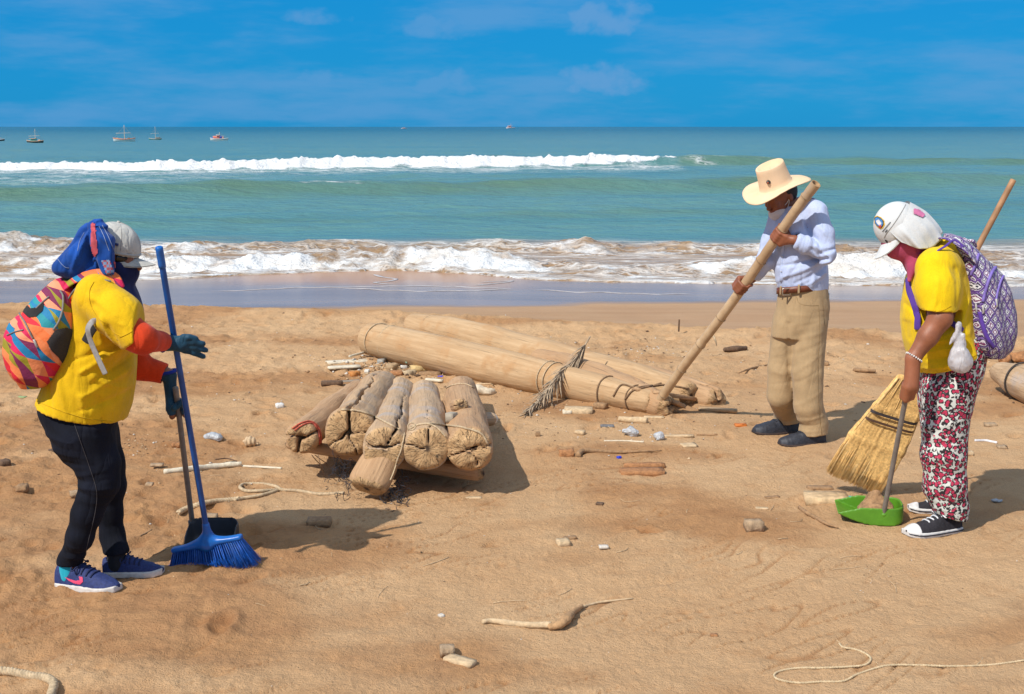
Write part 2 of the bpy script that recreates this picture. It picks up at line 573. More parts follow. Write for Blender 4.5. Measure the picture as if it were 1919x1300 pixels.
def patch(tree, poly, off=.002, step=2.0, thick=.0015):
    """a thin piece of stuff lying on a surface, outlined by a pixel polygon"""
    poly = np.array(poly, float)
    x0, y0 = poly.min(0); x1, y1 = poly.max(0)
    xs = np.arange(x0, x1 + step, step); ys = np.arange(y0, y1 + step, step)
    def inside(x, y):
        c = False; j = len(poly) - 1
        for i in range(len(poly)):
            if (poly[i, 1] > y) != (poly[j, 1] > y) and x < (poly[j, 0] - poly[i, 0]) * (y - poly[i, 1]) / (poly[j, 1] - poly[i, 1]) + poly[i, 0]: c = not c
            j = i
        return c
    ids = {}; V = []; F = []
    def vid(i, j):
        if (i, j) not in ids:
            p = hit(tree, xs[i], ys[j], off)
            ids[(i, j)] = -1 if p is None else len(V)
            if p is not None: V.append(p)
        return ids[(i, j)]
    for i in range(len(xs) - 1):
        for j in range(len(ys) - 1):
            if inside(xs[i] + step / 2, ys[j] + step / 2):
                q = [vid(i, j), vid(i, j + 1), vid(i + 1, j + 1), vid(i + 1, j)]
                if min(q) >= 0 and max(np.linalg.norm(V[q[0]] - V[q[k]]) for k in (1, 2, 3)) < .06: F.append(q)
    return np.array(V), np.array(F)
# ------------------------------------------------------------------ materials
class NB:
    """small node-building helper"""
    def __init__(s, name):
        s.m = bpy.data.materials.new(name); s.m.use_nodes = True
        s.nt = s.m.node_tree; s.nt.nodes.clear()
        s.out = s.n('ShaderNodeOutputMaterial'); s.p = s.n('ShaderNodeBsdfPrincipled')
        s.l(s.p.outputs[0], s.out.inputs[0])
        s.tc = s.n('ShaderNodeTexCoord')
    def n(s, t): return s.nt.nodes.new(t)
    def l(s, a, b): s.nt.links.new(a, b)
    def set(s, sock, v):
        if isinstance(v, (int, float)): sock.default_value = v
        elif isinstance(v, (tuple, list)): sock.default_value = tuple(v) if len(v) == len(sock.default_value) else tuple(v) + (1,)
        else: s.l(v, sock)
    def mapv(s, scale=(1, 1, 1), rot=(0, 0, 0), vec=None, loc=(0, 0, 0)):
        m = s.n('ShaderNodeMapping'); m.inputs['Scale'].default_value = scale; m.inputs['Rotation'].default_value = rot; m.inputs['Location'].default_value = loc
        s.l(vec if vec is not None else s.tc.outputs['Object'], m.inputs[0]); return m.outputs[0]
    def noise(s, scale, detail=4, rough=.55, vec=None, dist=0.0):
        t = s.n('ShaderNodeTexNoise'); t.inputs['Scale'].default_value = scale; t.inputs['Detail'].default_value = detail
        t.inputs['Roughness'].default_value = rough; t.inputs['Distortion'].default_value = dist
        s.l(vec if vec is not None else s.tc.outputs['Object'], t.inputs['Vector']); return t.outputs['Fac']
    def voro(s, scale, feature='F1', vec=None, rand=1.0, out='Distance'):
        t = s.n('ShaderNodeTexVoronoi'); t.feature = feature; t.inputs['Scale'].default_value = scale; t.inputs['Randomness'].default_value = rand
        s.l(vec if vec is not None else s.tc.outputs['Object'], t.inputs['Vector']); return t.outputs[out]
    def ramp(s, fac, stops, interp='LINEAR'):
        r = s.n('ShaderNodeValToRGB'); r.color_ramp.interpolation = interp; e = r.color_ramp.elements
        while len(e) < len(stops): e.new(.5)
        for q, (p, c) in zip(e, stops):
            q.position = p; q.color = tuple(c) + (1,) if len(c) == 3 else c
        s.l(fac, r.inputs[0]); return r.outputs[0]
    def mr(s, v, a, b, c=0.0, d=1.0, smooth=True):
        r = s.n('ShaderNodeMapRange'); r.interpolation_type = 'SMOOTHSTEP' if smooth else 'LINEAR'
        for i, q in enumerate((v, a, b, c, d)): s.set(r.inputs[i], q)
        return r.outputs[0]
    def math(s, op, a, b=None, c=None):
        m = s.n('ShaderNodeMath'); m.operation = op
        for i, v in enumerate((a, b, c)):
            if v is not None: s.set(m.inputs[i], v)
        return m.outputs[0]
    def mix(s, f, a, b, blend='MIX'):
        m = s.n('ShaderNodeMix'); m.data_type = 'RGBA'; m.blend_type = blend
        s.set(m.inputs[0], f); s.set(m.inputs[6], a); s.set(m.inputs[7], b); return m.outputs[2]
    def attr(s, name):
        a = s.n('ShaderNodeAttribute'); a.attribute_name = name; return a.outputs['Fac']
    def bump(s, h, strength=.5, dist=.01, normal=None):
        b = s.n('ShaderNodeBump'); b.inputs['Strength'].default_value = strength; b.inputs['Distance'].default_value = dist
        s.l(h, b.inputs['Height'])
        if normal is not None: s.l(normal, b.inputs['Normal'])
        return b.outputs[0]
    def fin(s, col=None, rough=None, normal=None, **kw):
        if col is not None: s.set(s.p.inputs['Base Color'], col)
        if rough is not None: s.set(s.p.inputs['Roughness'], rough)
        if normal is not None: s.l(normal, s.p.inputs['Normal'])
        for k, v in kw.items(): s.set(s.p.inputs[k.replace('_', ' ')], v)
        return s.m
def lin(r, g, b):
    f = lambda c: c / 12.92 if c <= .04045 else ((c + .055) / 1.055) ** 2.4
    return (f(r / 255), f(g / 255), f(b / 255))
def mul(c, k): return tuple(q * k for q in c)
MATS = {}
def basic(name, col, rough=.6, var=.25, vscale=20, bump=.15, bscale=120, bdist=.003, vec=None, **kw):
    if name in MATS: return MATS[name]
    b = NB(name)
    v = b.mapv(vec) if vec else None
    f = b.noise(vscale, 5, .6, v)
    c = b.mix(b.mr(f, .3, .7), mul(col, 1 - var), mul(col, 1 + var * .6))
    MATS[name] = b.fin(c, rough, b.bump(b.noise(bscale, 3, .6, v), bump, bdist), **kw)
    return MATS[name]
def cloth(name, col, var=.16, weave=900, crease=.28, rough=.88, dirt=None, sheen=.1):
    """woven cloth: faint fade, fine creases, weave"""
    if name in MATS: return MATS[name]
    b = NB(name)
    f = b.noise(9, 5, .6)
    c = b.mix(b.mr(f, .3, .7), mul(col, 1 - var), mul(col, 1 + var * .5))
    c = b.mix(b.math('MULTIPLY', b.mr(b.noise(160, 3, .7), .45, .7), .22), c, mul(col, .55))
    if dirt:
        c = b.mix(b.math('MULTIPLY', b.mr(b.noise(6, 6, .7), .55, .75), .35), c, dirt)
    r1 = b.math('POWER', b.math('ABSOLUTE', b.math('SUBTRACT', b.noise(6.5, 2, .45, b.mapv((1, 1, .32), (.3, .9, .2)), .7), .5)), .65)
    r2 = b.math('POWER', b.math('ABSOLUTE', b.math('SUBTRACT', b.noise(14, 2, .5, b.mapv((1, 1, .35), (.2, -.7, .5)), .8), .5)), .7)
    cr = b.math('ADD', r1, b.math('MULTIPLY', r2, .45))
    n1 = b.bump(cr, crease, .045)
    n2 = b.bump(b.noise(weave, 2, .5), .18, .0012, n1)
    MATS[name] = b.fin(c, rough, n2, Sheen_Weight=sheen, Sheen_Roughness=.5)
    MATS[name].node_tree.nodes['Principled BSDF'].inputs['Specular IOR Level'].default_value = .25
    return MATS[name]
def wood(name, c1, c2, c3, scale=1.0, rough=.85, bump=.8):
    """weathered wood, grain along the object's x axis"""
    if name in MATS: return MATS[name]
    b = NB(name)
    g = b.noise(3 * scale, 6, .65, b.mapv((.5, 9, 9)), .3)
    gf = b.noise(11 * scale, 5, .7, b.mapv((.18, 7, 7)), .5)
    bl = b.noise(5 * scale, 4, .6)
    c = b.mix(b.mr(g, .35, .68), c1, c2)
    c = b.mix(b.mr(bl, .48, .72), c, c3)
    c = b.mix(b.math('MULTIPLY', b.mr(gf, .55, .68), .6), c, mul(c1, .40))
    h = b.math('ADD', b.math('MULTIPLY', g, 1.0), b.math('MULTIPLY', gf, .5))
    h = b.math('ADD', h, b.math('MULTIPLY', b.noise(60 * scale, 3, .6), .25))
    MATS[name] = b.fin(c, rough, b.bump(h, bump, .012))
    return MATS[name]

def sand_material():
    b = NB('sand_mat')
    wet = b.attr('wet'); damp_shade = b.attr('damp_shade')
    big = b.noise(.8, 5, .6); mid = b.noise(5, 6, .65); fine = b.noise(160, 3, .7); grain = b.noise(330, 2, .7)
    dry = b.mix(b.mr(big, .3, .7), (.54, .325, .165), (.61, .395, .215))
    dry = b.mix(b.math('MULTIPLY', b.mr(mid, .5, .75), .55), dry, (.48, .245, .105))
    dry = b.mix(b.math('MULTIPLY', b.mr(fine, .48, .7), .5), dry, (.32, .18, .092))
    dry = b.mix(b.math('MULTIPLY', b.mr(grain, .56, .70), .6), dry, (.70, .53, .36))
    dry = b.mix(b.math('MULTIPLY', b.mr(b.noise(290, 2, .6), .58, .70), .65), dry, (.20, .105, .055))
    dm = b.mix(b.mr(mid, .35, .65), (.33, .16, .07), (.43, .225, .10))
    c = b.mix(damp_shade, dry, dm)
    wcol = b.mix(b.mr(b.attr('drain'), .1, .8), b.mix(b.mr(b.noise(.6, 3, .5, b.mapv((.35, 1.6, 1))), .3, .7), (.25, .175, .135), (.33, .235, .18)), (.40, .235, .15))
    c = b.mix(b.mr(wet, 0, .6), c, wcol)
    r = b.mr(wet, .35, 1.0, .92, .22)
    h = b.math('ADD', b.math('ADD', b.math('MULTIPLY', b.noise(38, 4, .7), 1.0), b.math('MULTIPLY', b.noise(11, 5, .75), 1.6)), b.math('MULTIPLY', b.noise(260, 3, .7), .4))
    dry_k = b.mr(wet, 0, .5, 1.0, .0)
    n = b.n('ShaderNodeBump'); n.inputs['Distance'].default_value = .012
    b.l(b.math('MULTIPLY', dry_k, 1.0), n.inputs['Strength']); b.l(h, n.inputs['Height'])
    n2 = b.n('ShaderNodeBump'); n2.inputs['Distance'].default_value = .03
    b.l(b.math('MULTIPLY', b.mr(wet, .2, .8), .05), n2.inputs['Strength']); b.l(b.noise(3, 3, .5, b.mapv((.3, 1, 1))), n2.inputs['Height']); b.l(n.outputs[0], n2.inputs['Normal'])
    return b.fin(c, r, n2.outputs[0], Specular_IOR_Level=b.math('MULTIPLY', b.math('MULTIPLY', b.mr(wet, .3, .95, .08, .36), b.mr(b.attr('drain'), .1, .7, 1.0, .12)), b.mr(b.noise(.35, 3, .5, b.mapv((.22, 1, 1))), .35, .6, .45, 1.0)))

# ------------------------------------------------------------------ the beach
SEA = -0.90
def line(pts, z):
    """a line across the beach given in photo pixels at height z, as y(x)"""
    P = np.array([atz(a, b, z) for a, b in pts])
    o = np.argsort(P[:, 0]); P = P[o]
    return lambda x: np.interp(x, P[:, 0], P[:, 1])
crest_y = line([(-900, 560), (-300, 570), (0, 575), (300, 579), (640, 590), (960, 602), (1280, 621), (1600, 630), (1919, 640), (2500, 650)], 0.0)
wet_y = line([(-900, 574), (0, 577), (640, 583), (960, 571), (1280, 559), (1919, 549), (2600, 545)], -0.72)
front_y = line([(-900, 524), (-300, 524), (0, 525), (300, 524), (450, 516), (640, 509), (780, 507), (880, 514), (1010, 525), (1280, 531), (1500, 534), (1919, 537), (2600, 540)], SEA)
_r = np.random.RandomState(11)
DENTS = []
for _ in range(720):
    y = 4.6 + 8.2 * _r.rand() ** .8
    x = (_r.rand() * 2 - 1) * (.45 * y + .4)
    px, py = topx((x, y, 0))
    keep = 1.0 if (px < 520 or py < 700) else (.55 if py < 860 else .05)
    if _r.rand() < keep:
        DENTS.append((x, y, _r.rand() * 6.3, .03 + .06 * _r.rand(), .02 + .03 * _r.rand(), .007 + .017 * _r.rand()))
def sand_h(x, y, detail=True):
    x = np.asarray(x, float); y = np.asarray(y, float)
    Yc, Yw, Yf = crest_y(x), wet_y(x), front_y(x)
    Yc = Yc + .12 * perlin2(x * 1.1, x * 0 + 3.1, 5) + .05 * perlin2(x * 4, x * 0 + .7, 6)
    # profile: terrace, lip, slope down, flat wet strip, sea bed
    zw = SEA + .03 * (Yf - Yw)
    t = np.clip((y - Yc) / np.maximum(Yw - Yc, .5), 0, 1)
    z = np.where(y < Yc, 0, zw * (t * (1.25 - .25 * t)))
    low = SEA + .03 * (Yf - y)
    low = np.where(y > Yf, SEA - .045 * (y - Yf), low)
    z = np.where(y > Yw, np.minimum(low, zw), z)
    up = 1 - sstep(-.1, .7, y - Yc)               # trampled dry terrace only
    z = z + up * .05 * np.exp(-((y - Yc + .1) / .35) ** 2)
    z = z + up * (.022 * perlin2(x * .55, y * .55, 1) + .012 * perlin2(x * 1.9, y * 1.9, 2))
    if detail:
        px = 959.5 + FPX * x / np.maximum(y, 2) ; py = 237 + FPX * CAMH / np.maximum(y, 2)
        rough = np.clip(sstep(620, 250, px) + sstep(760, 690, py), 0, 1)
        rough = rough * (.55 + .45 * sstep(-.3, .3, perlin2(x * .8, y * .8, 21)))
        a = 1 - np.abs(perlin2(x * 4.5 + .4 * perlin2(x * 2, y * 2, 9), y * 6.5, 3)) * 2
        b = perlin2(x * 11, y * 13, 4)
        lump = sstep(.05, .5, perlin2(x * 17, y * 19, 14))
        z = z + up * ((.004 + .013 * rough) * a + (.0025 + .008 * rough) * b + (.002 + .010 * rough) * lump * sstep(-.1, .3, perlin2(x * 2.2, y * 2.2, 15)))
        # wind-drawn ridges that run up to the right across the foreground
        q = (x * .62 - y * .78); w = (x * .78 + y * .62)
        rid = 1 - 2.2 * np.abs(perlin2(w * 1.1, q * 7.5 + .6 * perlin2(w * 2.2, q * 2.2, 30), 31)) + .3 * (1 - 3 * np.abs(perlin2(w * 2.6, q * 17, 34)))
        scr = np.exp(-(perlin2(w * 1.3, q * 8.5 + .7 * perlin2(w * 2.2, q * 2.2, 30), 35) / .045) ** 2) * sstep(-.1, .25, perlin2(x * 1.3, y * 1.6, 36))
        z = z - up * .010 * scr * sstep(720, 950, py)
        z = z + up * .013 * rid * sstep(760, 1000, py) * (.35 + .65 * sstep(.2, -.2, perlin2(x * .7, y * .7, 33)))
        z = z + up * .0030 * perlin2(x * 34, y * 38, 7)
        for (cx, cy, an, la, lb, dp) in DENTS:
            m = (np.abs(x - cx) < .3) & (np.abs(y - cy) < .3)
            if not m.any(): continue
            dx, dy = x[m] - cx, y[m] - cy
            u = (dx * math.cos(an) + dy * math.sin(an)) / la; v = (-dx * math.sin(an) + dy * math.cos(an)) / lb
            r2 = u * u + v * v
            z[m] += up[m] * dp * (-1.2 * np.exp(-r2) + .7 * np.exp(-(np.sqrt(r2) - 1.5) ** 2 * 4))
    z = z + (1 - up) * .012 * perlin2(x * .8, y * .5, 8) * sstep(2.5, -.5, y - Yw)
    return z
_gx, _gy = np.arange(-7.5, 7.5, .02), np.arange(3.0, 15.5, .02)
_GX, _GY = np.meshgrid(_gx, _gy)
_GH = sand_h(_GX.ravel(), _GY.ravel()).reshape(_GX.shape)
def gz(x, y):
    u = min(max((x + 7.5) / .02, 0), len(_gx) - 1.001); v = min(max((y - 3.0) / .02, 0), len(_gy) - 1.001)
    i, j = int(u), int(v); a, b = u - i, v - j
    return float((_GH[j, i] * (1 - a) + _GH[j, i + 1] * a) * (1 - b) + (_GH[j + 1, i] * (1 - a) + _GH[j + 1, i + 1] * a) * b)
def G(px, py):
    """place on the sand under a photo pixel"""
    p = atz(px, py, 0.0)
    for _ in range(3): p = atz(px, py, gz(p[0], p[1]))
    return p
def build_sand():
    ys = np.r_[np.linspace(-60, 2.6, 16), 2.6 + (14.6 - 2.6) * (np.linspace(0, 1, 500) ** 1.55)[1:], np.linspace(14.65, 27, 50), np.linspace(29, 70, 6)]
    s = np.r_[np.linspace(-1, 1, 600)]
    half = .46 * np.maximum(ys, 3.2) + .7
    X = half[:, None] * s[None]
    outer = np.array([1.3, 3, 8, 25, 80, 400.])
    X = np.hstack([-(half[:, None] + outer[::-1]), X, half[:, None] + outer])
    Y = np.repeat(ys[:, None], X.shape[1], 1)
    x, y = X.ravel(), Y.ravel()
    z = sand_h(x, y)
    V = np.stack([x, y, z], 1)
    ny, nx = X.shape
    i = np.arange(ny - 1)[:, None] * nx; j = np.arange(nx - 1)[None]
    F = np.stack([i + j, i + j + 1, i + nx + j + 1, i + nx + j], -1).reshape(-1, 4)
    o = obj('sand', V, F, sand_material(), kind='structure', loc=(0, 0, 0))
    n = .35 * perlin2(x * .5, y * .9, 41) + .15 * perlin2(x * 2, y * 3, 42)
    wet = sstep(-.35, .5, y - wet_y(x) + n)
    px = 959.5 + FPX * x / np.maximum(y, 2); py = 237 + FPX * CAMH / np.maximum(y, 2)
    damp_shade = np.clip(.75 * sstep(.0, .45, .35 * sstep(760, 100, px) + .3 * sstep(900, 1250, py) * sstep(1500, 300, px) + .55 * fbm2(x * .7, y * 1.1, 4, 51)), 0, 1)
    damp_shade = np.where(y > crest_y(x), .45 * sstep(0, 1, y - crest_y(x)) * (.6 + .4 * perlin2(x * .4, y * 2, 52)), damp_shade)
    wet = np.maximum(wet, .24 * sstep(-.1, 1.0, y - crest_y(x)))
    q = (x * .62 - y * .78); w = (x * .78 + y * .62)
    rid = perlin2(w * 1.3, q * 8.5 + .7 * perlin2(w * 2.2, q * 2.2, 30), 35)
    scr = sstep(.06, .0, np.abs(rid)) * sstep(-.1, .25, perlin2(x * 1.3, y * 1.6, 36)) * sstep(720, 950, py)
    damp_shade = np.where(y < crest_y(x), np.clip(damp_shade + .75 * scr, 0, 1), damp_shade)  # shade of the ridges painted into the sand colour along the scratches
    for (cx, cy, an, la, lb, dp) in DENTS:
        m = (np.abs(x - cx) < .2) & (np.abs(y - cy) < .2)
        dx, dy = x[m] - cx, y[m] - cy
        u = (dx * math.cos(an) + dy * math.sin(an)) / la; v = (-dx * math.sin(an) + dy * math.cos(an)) / lb
        damp_shade[m] = np.clip(damp_shade[m] + 22 * dp * np.exp(-(u * u + v * v) * .8), 0, 1)
    pxw = 959.5 + FPX * x / np.maximum(y, 2)
    drain = np.exp(-((pxw - 690 - 60 * perlin2(x * .5, y * .5, 43)) / 300) ** 2) * sstep(-3.6, -1.5, y - front_y(x) + .5 * perlin2(x * .6, y * 1.2, 44))
    for nm, v in (('wet', wet), ('damp_shade', damp_shade), ('drain', drain)):
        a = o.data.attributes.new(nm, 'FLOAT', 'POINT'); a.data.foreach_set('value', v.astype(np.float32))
    return o
build_sand()

# ------------------------------------------------------------------ the sea
def sea_material():
    b = NB('sea_mat')
    foam = b.attr('foam'); shore = b.attr('shore'); far = b.attr('far'); green = b.attr('green'); lace = b.attr('lace')
    st = b.mapv((.35, 1.0, 1.0))
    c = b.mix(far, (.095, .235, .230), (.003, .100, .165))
    c = b.mix(b.math('MULTIPLY', b.mr(b.noise(.12, 5, .6, b.mapv((.25, 1, 1))), .42, .66), .5), c, (.035, .175, .225))  # bluish reflection patches painted into the water colour
    c = b.mix(b.math('MULTIPLY', green, b.mr(b.noise(.25, 4, .6, b.mapv((.3, 1, 1))), .25, .5, .45, 1.0)), c, (.095, .185, .115))
    c = b.mix(shore, c, (.34, .215, .115))
    # lacy surf: bubbles rafted into strings
    w1 = b.n('ShaderNodeMix'); w1.data_type = 'VECTOR'
    nz = b.n('ShaderNodeTexNoise'); nz.inputs['Scale'].default_value = 1.1; nz.inputs['Detail'].default_value = 4
    b.l(st, nz.inputs['Vector'])
    add = b.n('ShaderNodeVectorMath'); add.operation = 'MULTIPLY_ADD'
    b.l(nz.outputs['Color'], add.inputs[0]); add.inputs[1].default_value = (1.1, 1.1, 1.1); b.l(st, add.inputs[2])
    vo = b.voro(1.9, 'DISTANCE_TO_EDGE', add.outputs[0])
    vo2 = b.voro(5.5, 'DISTANCE_TO_EDGE', add.outputs[0])
    strings = b.math('MAXIMUM', b.mr(vo, .02, .17, 1, 0), b.math('MULTIPLY', b.mr(vo2, .02, .16, 1, 0), .75))
    strings = b.math('MULTIPLY', strings, b.mr(b.noise(.9, 4, .6, st), .36, .56))
    lacef = b.math('MULTIPLY', strings, lace)
    solid = b.mr(b.math('ADD', foam, b.math('MULTIPLY', b.math('SUBTRACT', b.noise(3.2, 7, .72, st), .5), 1.3)), .34, .66)
    f = b.math('MAXIMUM', solid, lacef)
    fc = b.mix(b.math('MULTIPLY', b.math('MULTIPLY', shore, b.mr(b.noise(2.2, 5, .6, st), .42, .66)), .5), (.80, .81, .81), (.66, .54, .41))
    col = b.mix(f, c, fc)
    rough = b.mr(f, 0, 1, .26, .85)
    h1 = b.noise(1.6, 6, .6, b.mapv((.5, 1.3, 1))); h2 = b.noise(7, 5, .65, b.mapv((.55, 1.2, 1)))
    n1 = b.bump(h1, .75, .40)
    n2 = b.bump(h2, .45, .06, n1)
    n3 = b.bump(b.math('MULTIPLY', f, b.math('ADD', b.noise(9, 5, .7), b.math('MULTIPLY', b.noise(2.4, 4, .6), 2.2))), .5, .16, n2)
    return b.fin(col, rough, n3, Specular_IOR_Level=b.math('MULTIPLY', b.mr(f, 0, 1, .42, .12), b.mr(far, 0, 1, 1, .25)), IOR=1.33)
breaker_y = line([(-900, 322), (0, 319), (300, 320), (640, 315), (960, 313), (1270, 310), (1500, 308), (1919, 309), (2800, 309)], SEA)
swell_y = line([(-900, 372), (0, 374), (300, 372), (640, 368), (960, 363), (1280, 360), (1560, 352), (1919, 347), (2800, 344)], SEA)
bore2_y = line([(-900, 478), (0, 470), (300, 474), (600, 470), (900, 468), (1280, 474), (1600, 480), (1919, 484), (2800, 488)], SEA)
bore1_y = line([(-900, 508), (0, 506), (300, 508), (560, 505), (760, 500), (960, 505), (1180, 512), (1500, 516), (1919, 520), (2800, 522)], SEA)
def sea_surface(x, y):
    """height, foam, lace, shore, green of the water"""
    pxx = 959.5 + FPX * x / y
    z = np.full_like(x, SEA)
    foam = np.zeros_like(x); lace = np.zeros_like(x); green = np.zeros_like(x)
    dist = np.clip(1 - (y - 30) / 3000, .1, 1)
    # chop
    amp = .12 * sstep(26, 40, y)
    z = z + amp * (perlin2(x * .22, y * .75, 60) + .6 * perlin2(x * .55, y * 1.7, 61))
    z = z + .10 * sstep(90, 160, y) * perlin2(x * .03, y * .10, 62) * sstep(1500, 300, y)
    # outer breaker
    Y = breaker_y(x) + .5 * perlin2(x * .12, x * 0, 63)
    s = y - Y - .9
    A = np.interp(pxx, [-600, 0, 300, 700, 1000, 1200, 1290, 1500, 1919, 2600], [.38, .42, .52, .72, .72, .74, .72, .50, .46, .42])
    A = A * (1 + .12 * perlin2(x * .25, x * 0 + 9, 64))
    broken = sstep(1285, 1262, pxx + 18 * perlin2(x * .5, y * .5, 65))
    wf = .9
    prof = np.where(s < 0, np.exp(-(s / wf) ** 2), np.exp(-(s / 5.0) ** 2))
    lowb = np.interp(pxx, [900, 1130, 1275], [0, .35, 1.5]) + .35 * perlin2(x * .6, x * 0 + 1, 96)
    wh = broken * np.where(s < 0, sstep(-2.0 + lowb, -1.2 + lowb, s), sstep(1.3, .2, s))
    z = z + A * prof
    nz = perlin2(x * 1.7, y * 2.2, 66) + .6 * perlin2(x * 4, y * 5, 67)
    z = z + wh * sstep(-1.4, -.3, s) * (.16 * np.maximum(nz, -.35) + .08 * np.abs(perlin2(x * 7, y * 8, 68)))
    foam = np.maximum(foam, wh)
    yo = wh * (.45 * perlin2(x * .8, z * 3.5, 92) + .28 * perlin2(x * 2.2, z * 8, 93) + .12 * perlin2(x * 6, z * 15, 94))
    z = z + wh * .10 * perlin2(x * 9, y * 3, 95) * sstep(-1.2, 0, s)
    green = np.maximum(green, (1 - broken) * sstep(-3.5, -.5, s) * sstep(1.8, 0., s) * (.75 + .5 * perlin2(x * .15, y * .3, 99)))
    lace = np.maximum(lace, .8 * (1 - broken) * sstep(1560, 1300, pxx) * sstep(-3, -1, s) * sstep(1.5, .5, s) * sstep(.0, .4, perlin2(x * .35, y * .8, 58)))
    # spent foam trailing in front of and behind the breaker
    lace = np.maximum(lace, .85 * broken * sstep(-15, -3, s) * sstep(0, -2.5, s))
    lace = np.maximum(lace, .55 * sstep(700, 100, pxx) * sstep(-24, -14, s) * sstep(-10, -15, s))
    # unbroken swell
    Y = swell_y(x) + .6 * perlin2(x * .09, x * 0 + 2, 70)
    s = y - Y - 1.6
    A2 = .52 * (1 + .35 * perlin2(x * .07, x * 0 + 4, 71))
    prof = np.where(s < 0, np.exp(-(s / 1.5) ** 2), np.exp(-(s / 4.0) ** 2))
    z = z + A2 * prof
    green = np.maximum(green, .85 * sstep(-4.5, -.6, s + .5 * perlin2(x * .3, y * .6, 97)) * sstep(1.6, -.1, s) * (.7 + .6 * perlin2(x * .12, y * .3, 98)))
    cap = sstep(40, 10, np.abs(pxx - 640) - 60) * sstep(-.9, -.2, s) * sstep(.6, .2, s)
    foam = np.maximum(foam, .46 * cap)
    cap2 = sstep(20, 5, np.abs(pxx - 975) - 25) * sstep(3.2, 4.0, s) * sstep(5.2, 4.6, s)
    foam = np.maximum(foam, .75 * cap2)
    # a low third swell
    s3 = y - (swell_y(x) - 13.5) - .8 * perlin2(x * .1, x * 0 + 6, 72)
    z = z + .10 * np.exp(-(s3 / 1.8) ** 2)
    green = np.maximum(green, .35 * np.exp(-((s3 + .8) / 1.0) ** 2))
    # shore surf: two tumbling bores and the swash
    for k, (fy, A0, w0, sd) in enumerate(((bore2_y, .26, .55, 73), (bore1_y, .26, .5, 80))):
        Y = fy(x) + .55 * perlin2(x * .35, x * 0 + k, sd) + .18 * perlin2(x * 1.3, x * 0 + k, sd + 1)
        s = y - Y - .5
        A = A0 * np.clip((.62, .85)[k] + .9 * perlin2(x * .22, x * 0 + 3 + k, sd + 2) + .35 * perlin2(x * .9, x * 0 + 5, sd + 3), (.12, .42)[k], 1.35)
        if k == 0: A = A * np.interp(pxx, [0, 150, 350, 1200, 1400], [1.6, 1.2, 1.0, .95, .8])
        prof = np.where(s < 0, np.exp(-(s / w0) ** 2), np.exp(-(s / 1.5) ** 2))
        z = z + A * prof
        wh = np.clip(A / A0, 0, 1.1) * np.where(s < 0, sstep(-1.3, -.7, s), sstep(.8, -.2, s))
        nn = perlin2(x * 2.6, y * 2.6, sd + 4) + .6 * perlin2(x * 6, y * 6, sd + 5)
        z = z + np.clip(wh, 0, 1) * (.10 * np.maximum(nn, -.3) + .05 * np.abs(perlin2(x * 11, y * 11, sd + 6)))
        gap = np.clip(.78 + .75 * perlin2(x * .55, y * 1.1, sd + 7) + .3 * perlin2(x * 1.7, y * 2.5, sd + 8), .15, 1.1)
        foam = np.maximum(foam, (.88 if k else .62) * np.clip(wh * (1.25 if k else 1.0), 0, 1) * gap)
    Yf = front_y(x)
    surf = sstep(32.5, 29.8, y + 1.3 * perlin2(x * .25, y * .25, 86))
    lace = np.maximum(lace, surf * (.75 + .25 * perlin2(x * .6, y * .6, 87)))
    ragged = .22 * perlin2(x * .9, x * 0, 88) + .10 * perlin2(x * 3.1, x * 0, 89)
    lip = y - Yf - ragged
    foam = np.maximum(foam, .60 * sstep(0, .08, lip) * sstep(.55, .12, lip))
    foam = np.maximum(foam, .50 * sstep(0, .1, lip) * sstep(2.6, .6, lip))
    z = np.where(lip < 0, SEA - .05, z + .025 * sstep(0, .1, lip) * sstep(1.2, .2, lip))
    z = np.where(lip < 2.5, z + .02 * sstep(2.5, 1, lip) * perlin2(x * 3, y * 5, 90), z)
    yo = yo * sstep(3.0, 6.0, lip)
    shore = sstep(33.5, 28.5, y + 1.2 * perlin2(x * .2, y * .3, 91))
    return z, foam, lace, shore, green, yo
def build_sea():
    inv = np.linspace(1 / 21.5, 1 / 400., 430)
    ys = np.r_[1 / inv, 400 * (30000 / 400.) ** (np.linspace(0, 1, 45)[1:])]
    s = np.linspace(-1, 1, 470)
    half = .44 * ys + 2
    X = np.hstack([-(half * 3)[:, None], -(half * 1.5)[:, None], half[:, None] * s[None], (half * 1.5)[:, None], (half * 3)[:, None]])
    Y = np.repeat(ys[:, None], X.shape[1], 1)
    x, y = X.ravel(), Y.ravel()
    z, foam, lace, shore, green, yo = sea_surface(x, y)
    ny, nx = X.shape
    i = np.arange(ny - 1)[:, None] * nx; j = np.arange(nx - 1)[None]
    F = np.stack([i + j, i + j + 1, i + nx + j + 1, i + nx + j], -1).reshape(-1, 4)
    o = obj('sea', np.stack([x, y + yo, z], 1), F, sea_material(), kind='structure', loc=(0, 0, 0))
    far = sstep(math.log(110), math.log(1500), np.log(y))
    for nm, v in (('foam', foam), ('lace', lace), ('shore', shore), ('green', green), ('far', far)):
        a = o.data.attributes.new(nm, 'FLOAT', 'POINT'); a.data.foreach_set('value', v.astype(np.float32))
build_sea()
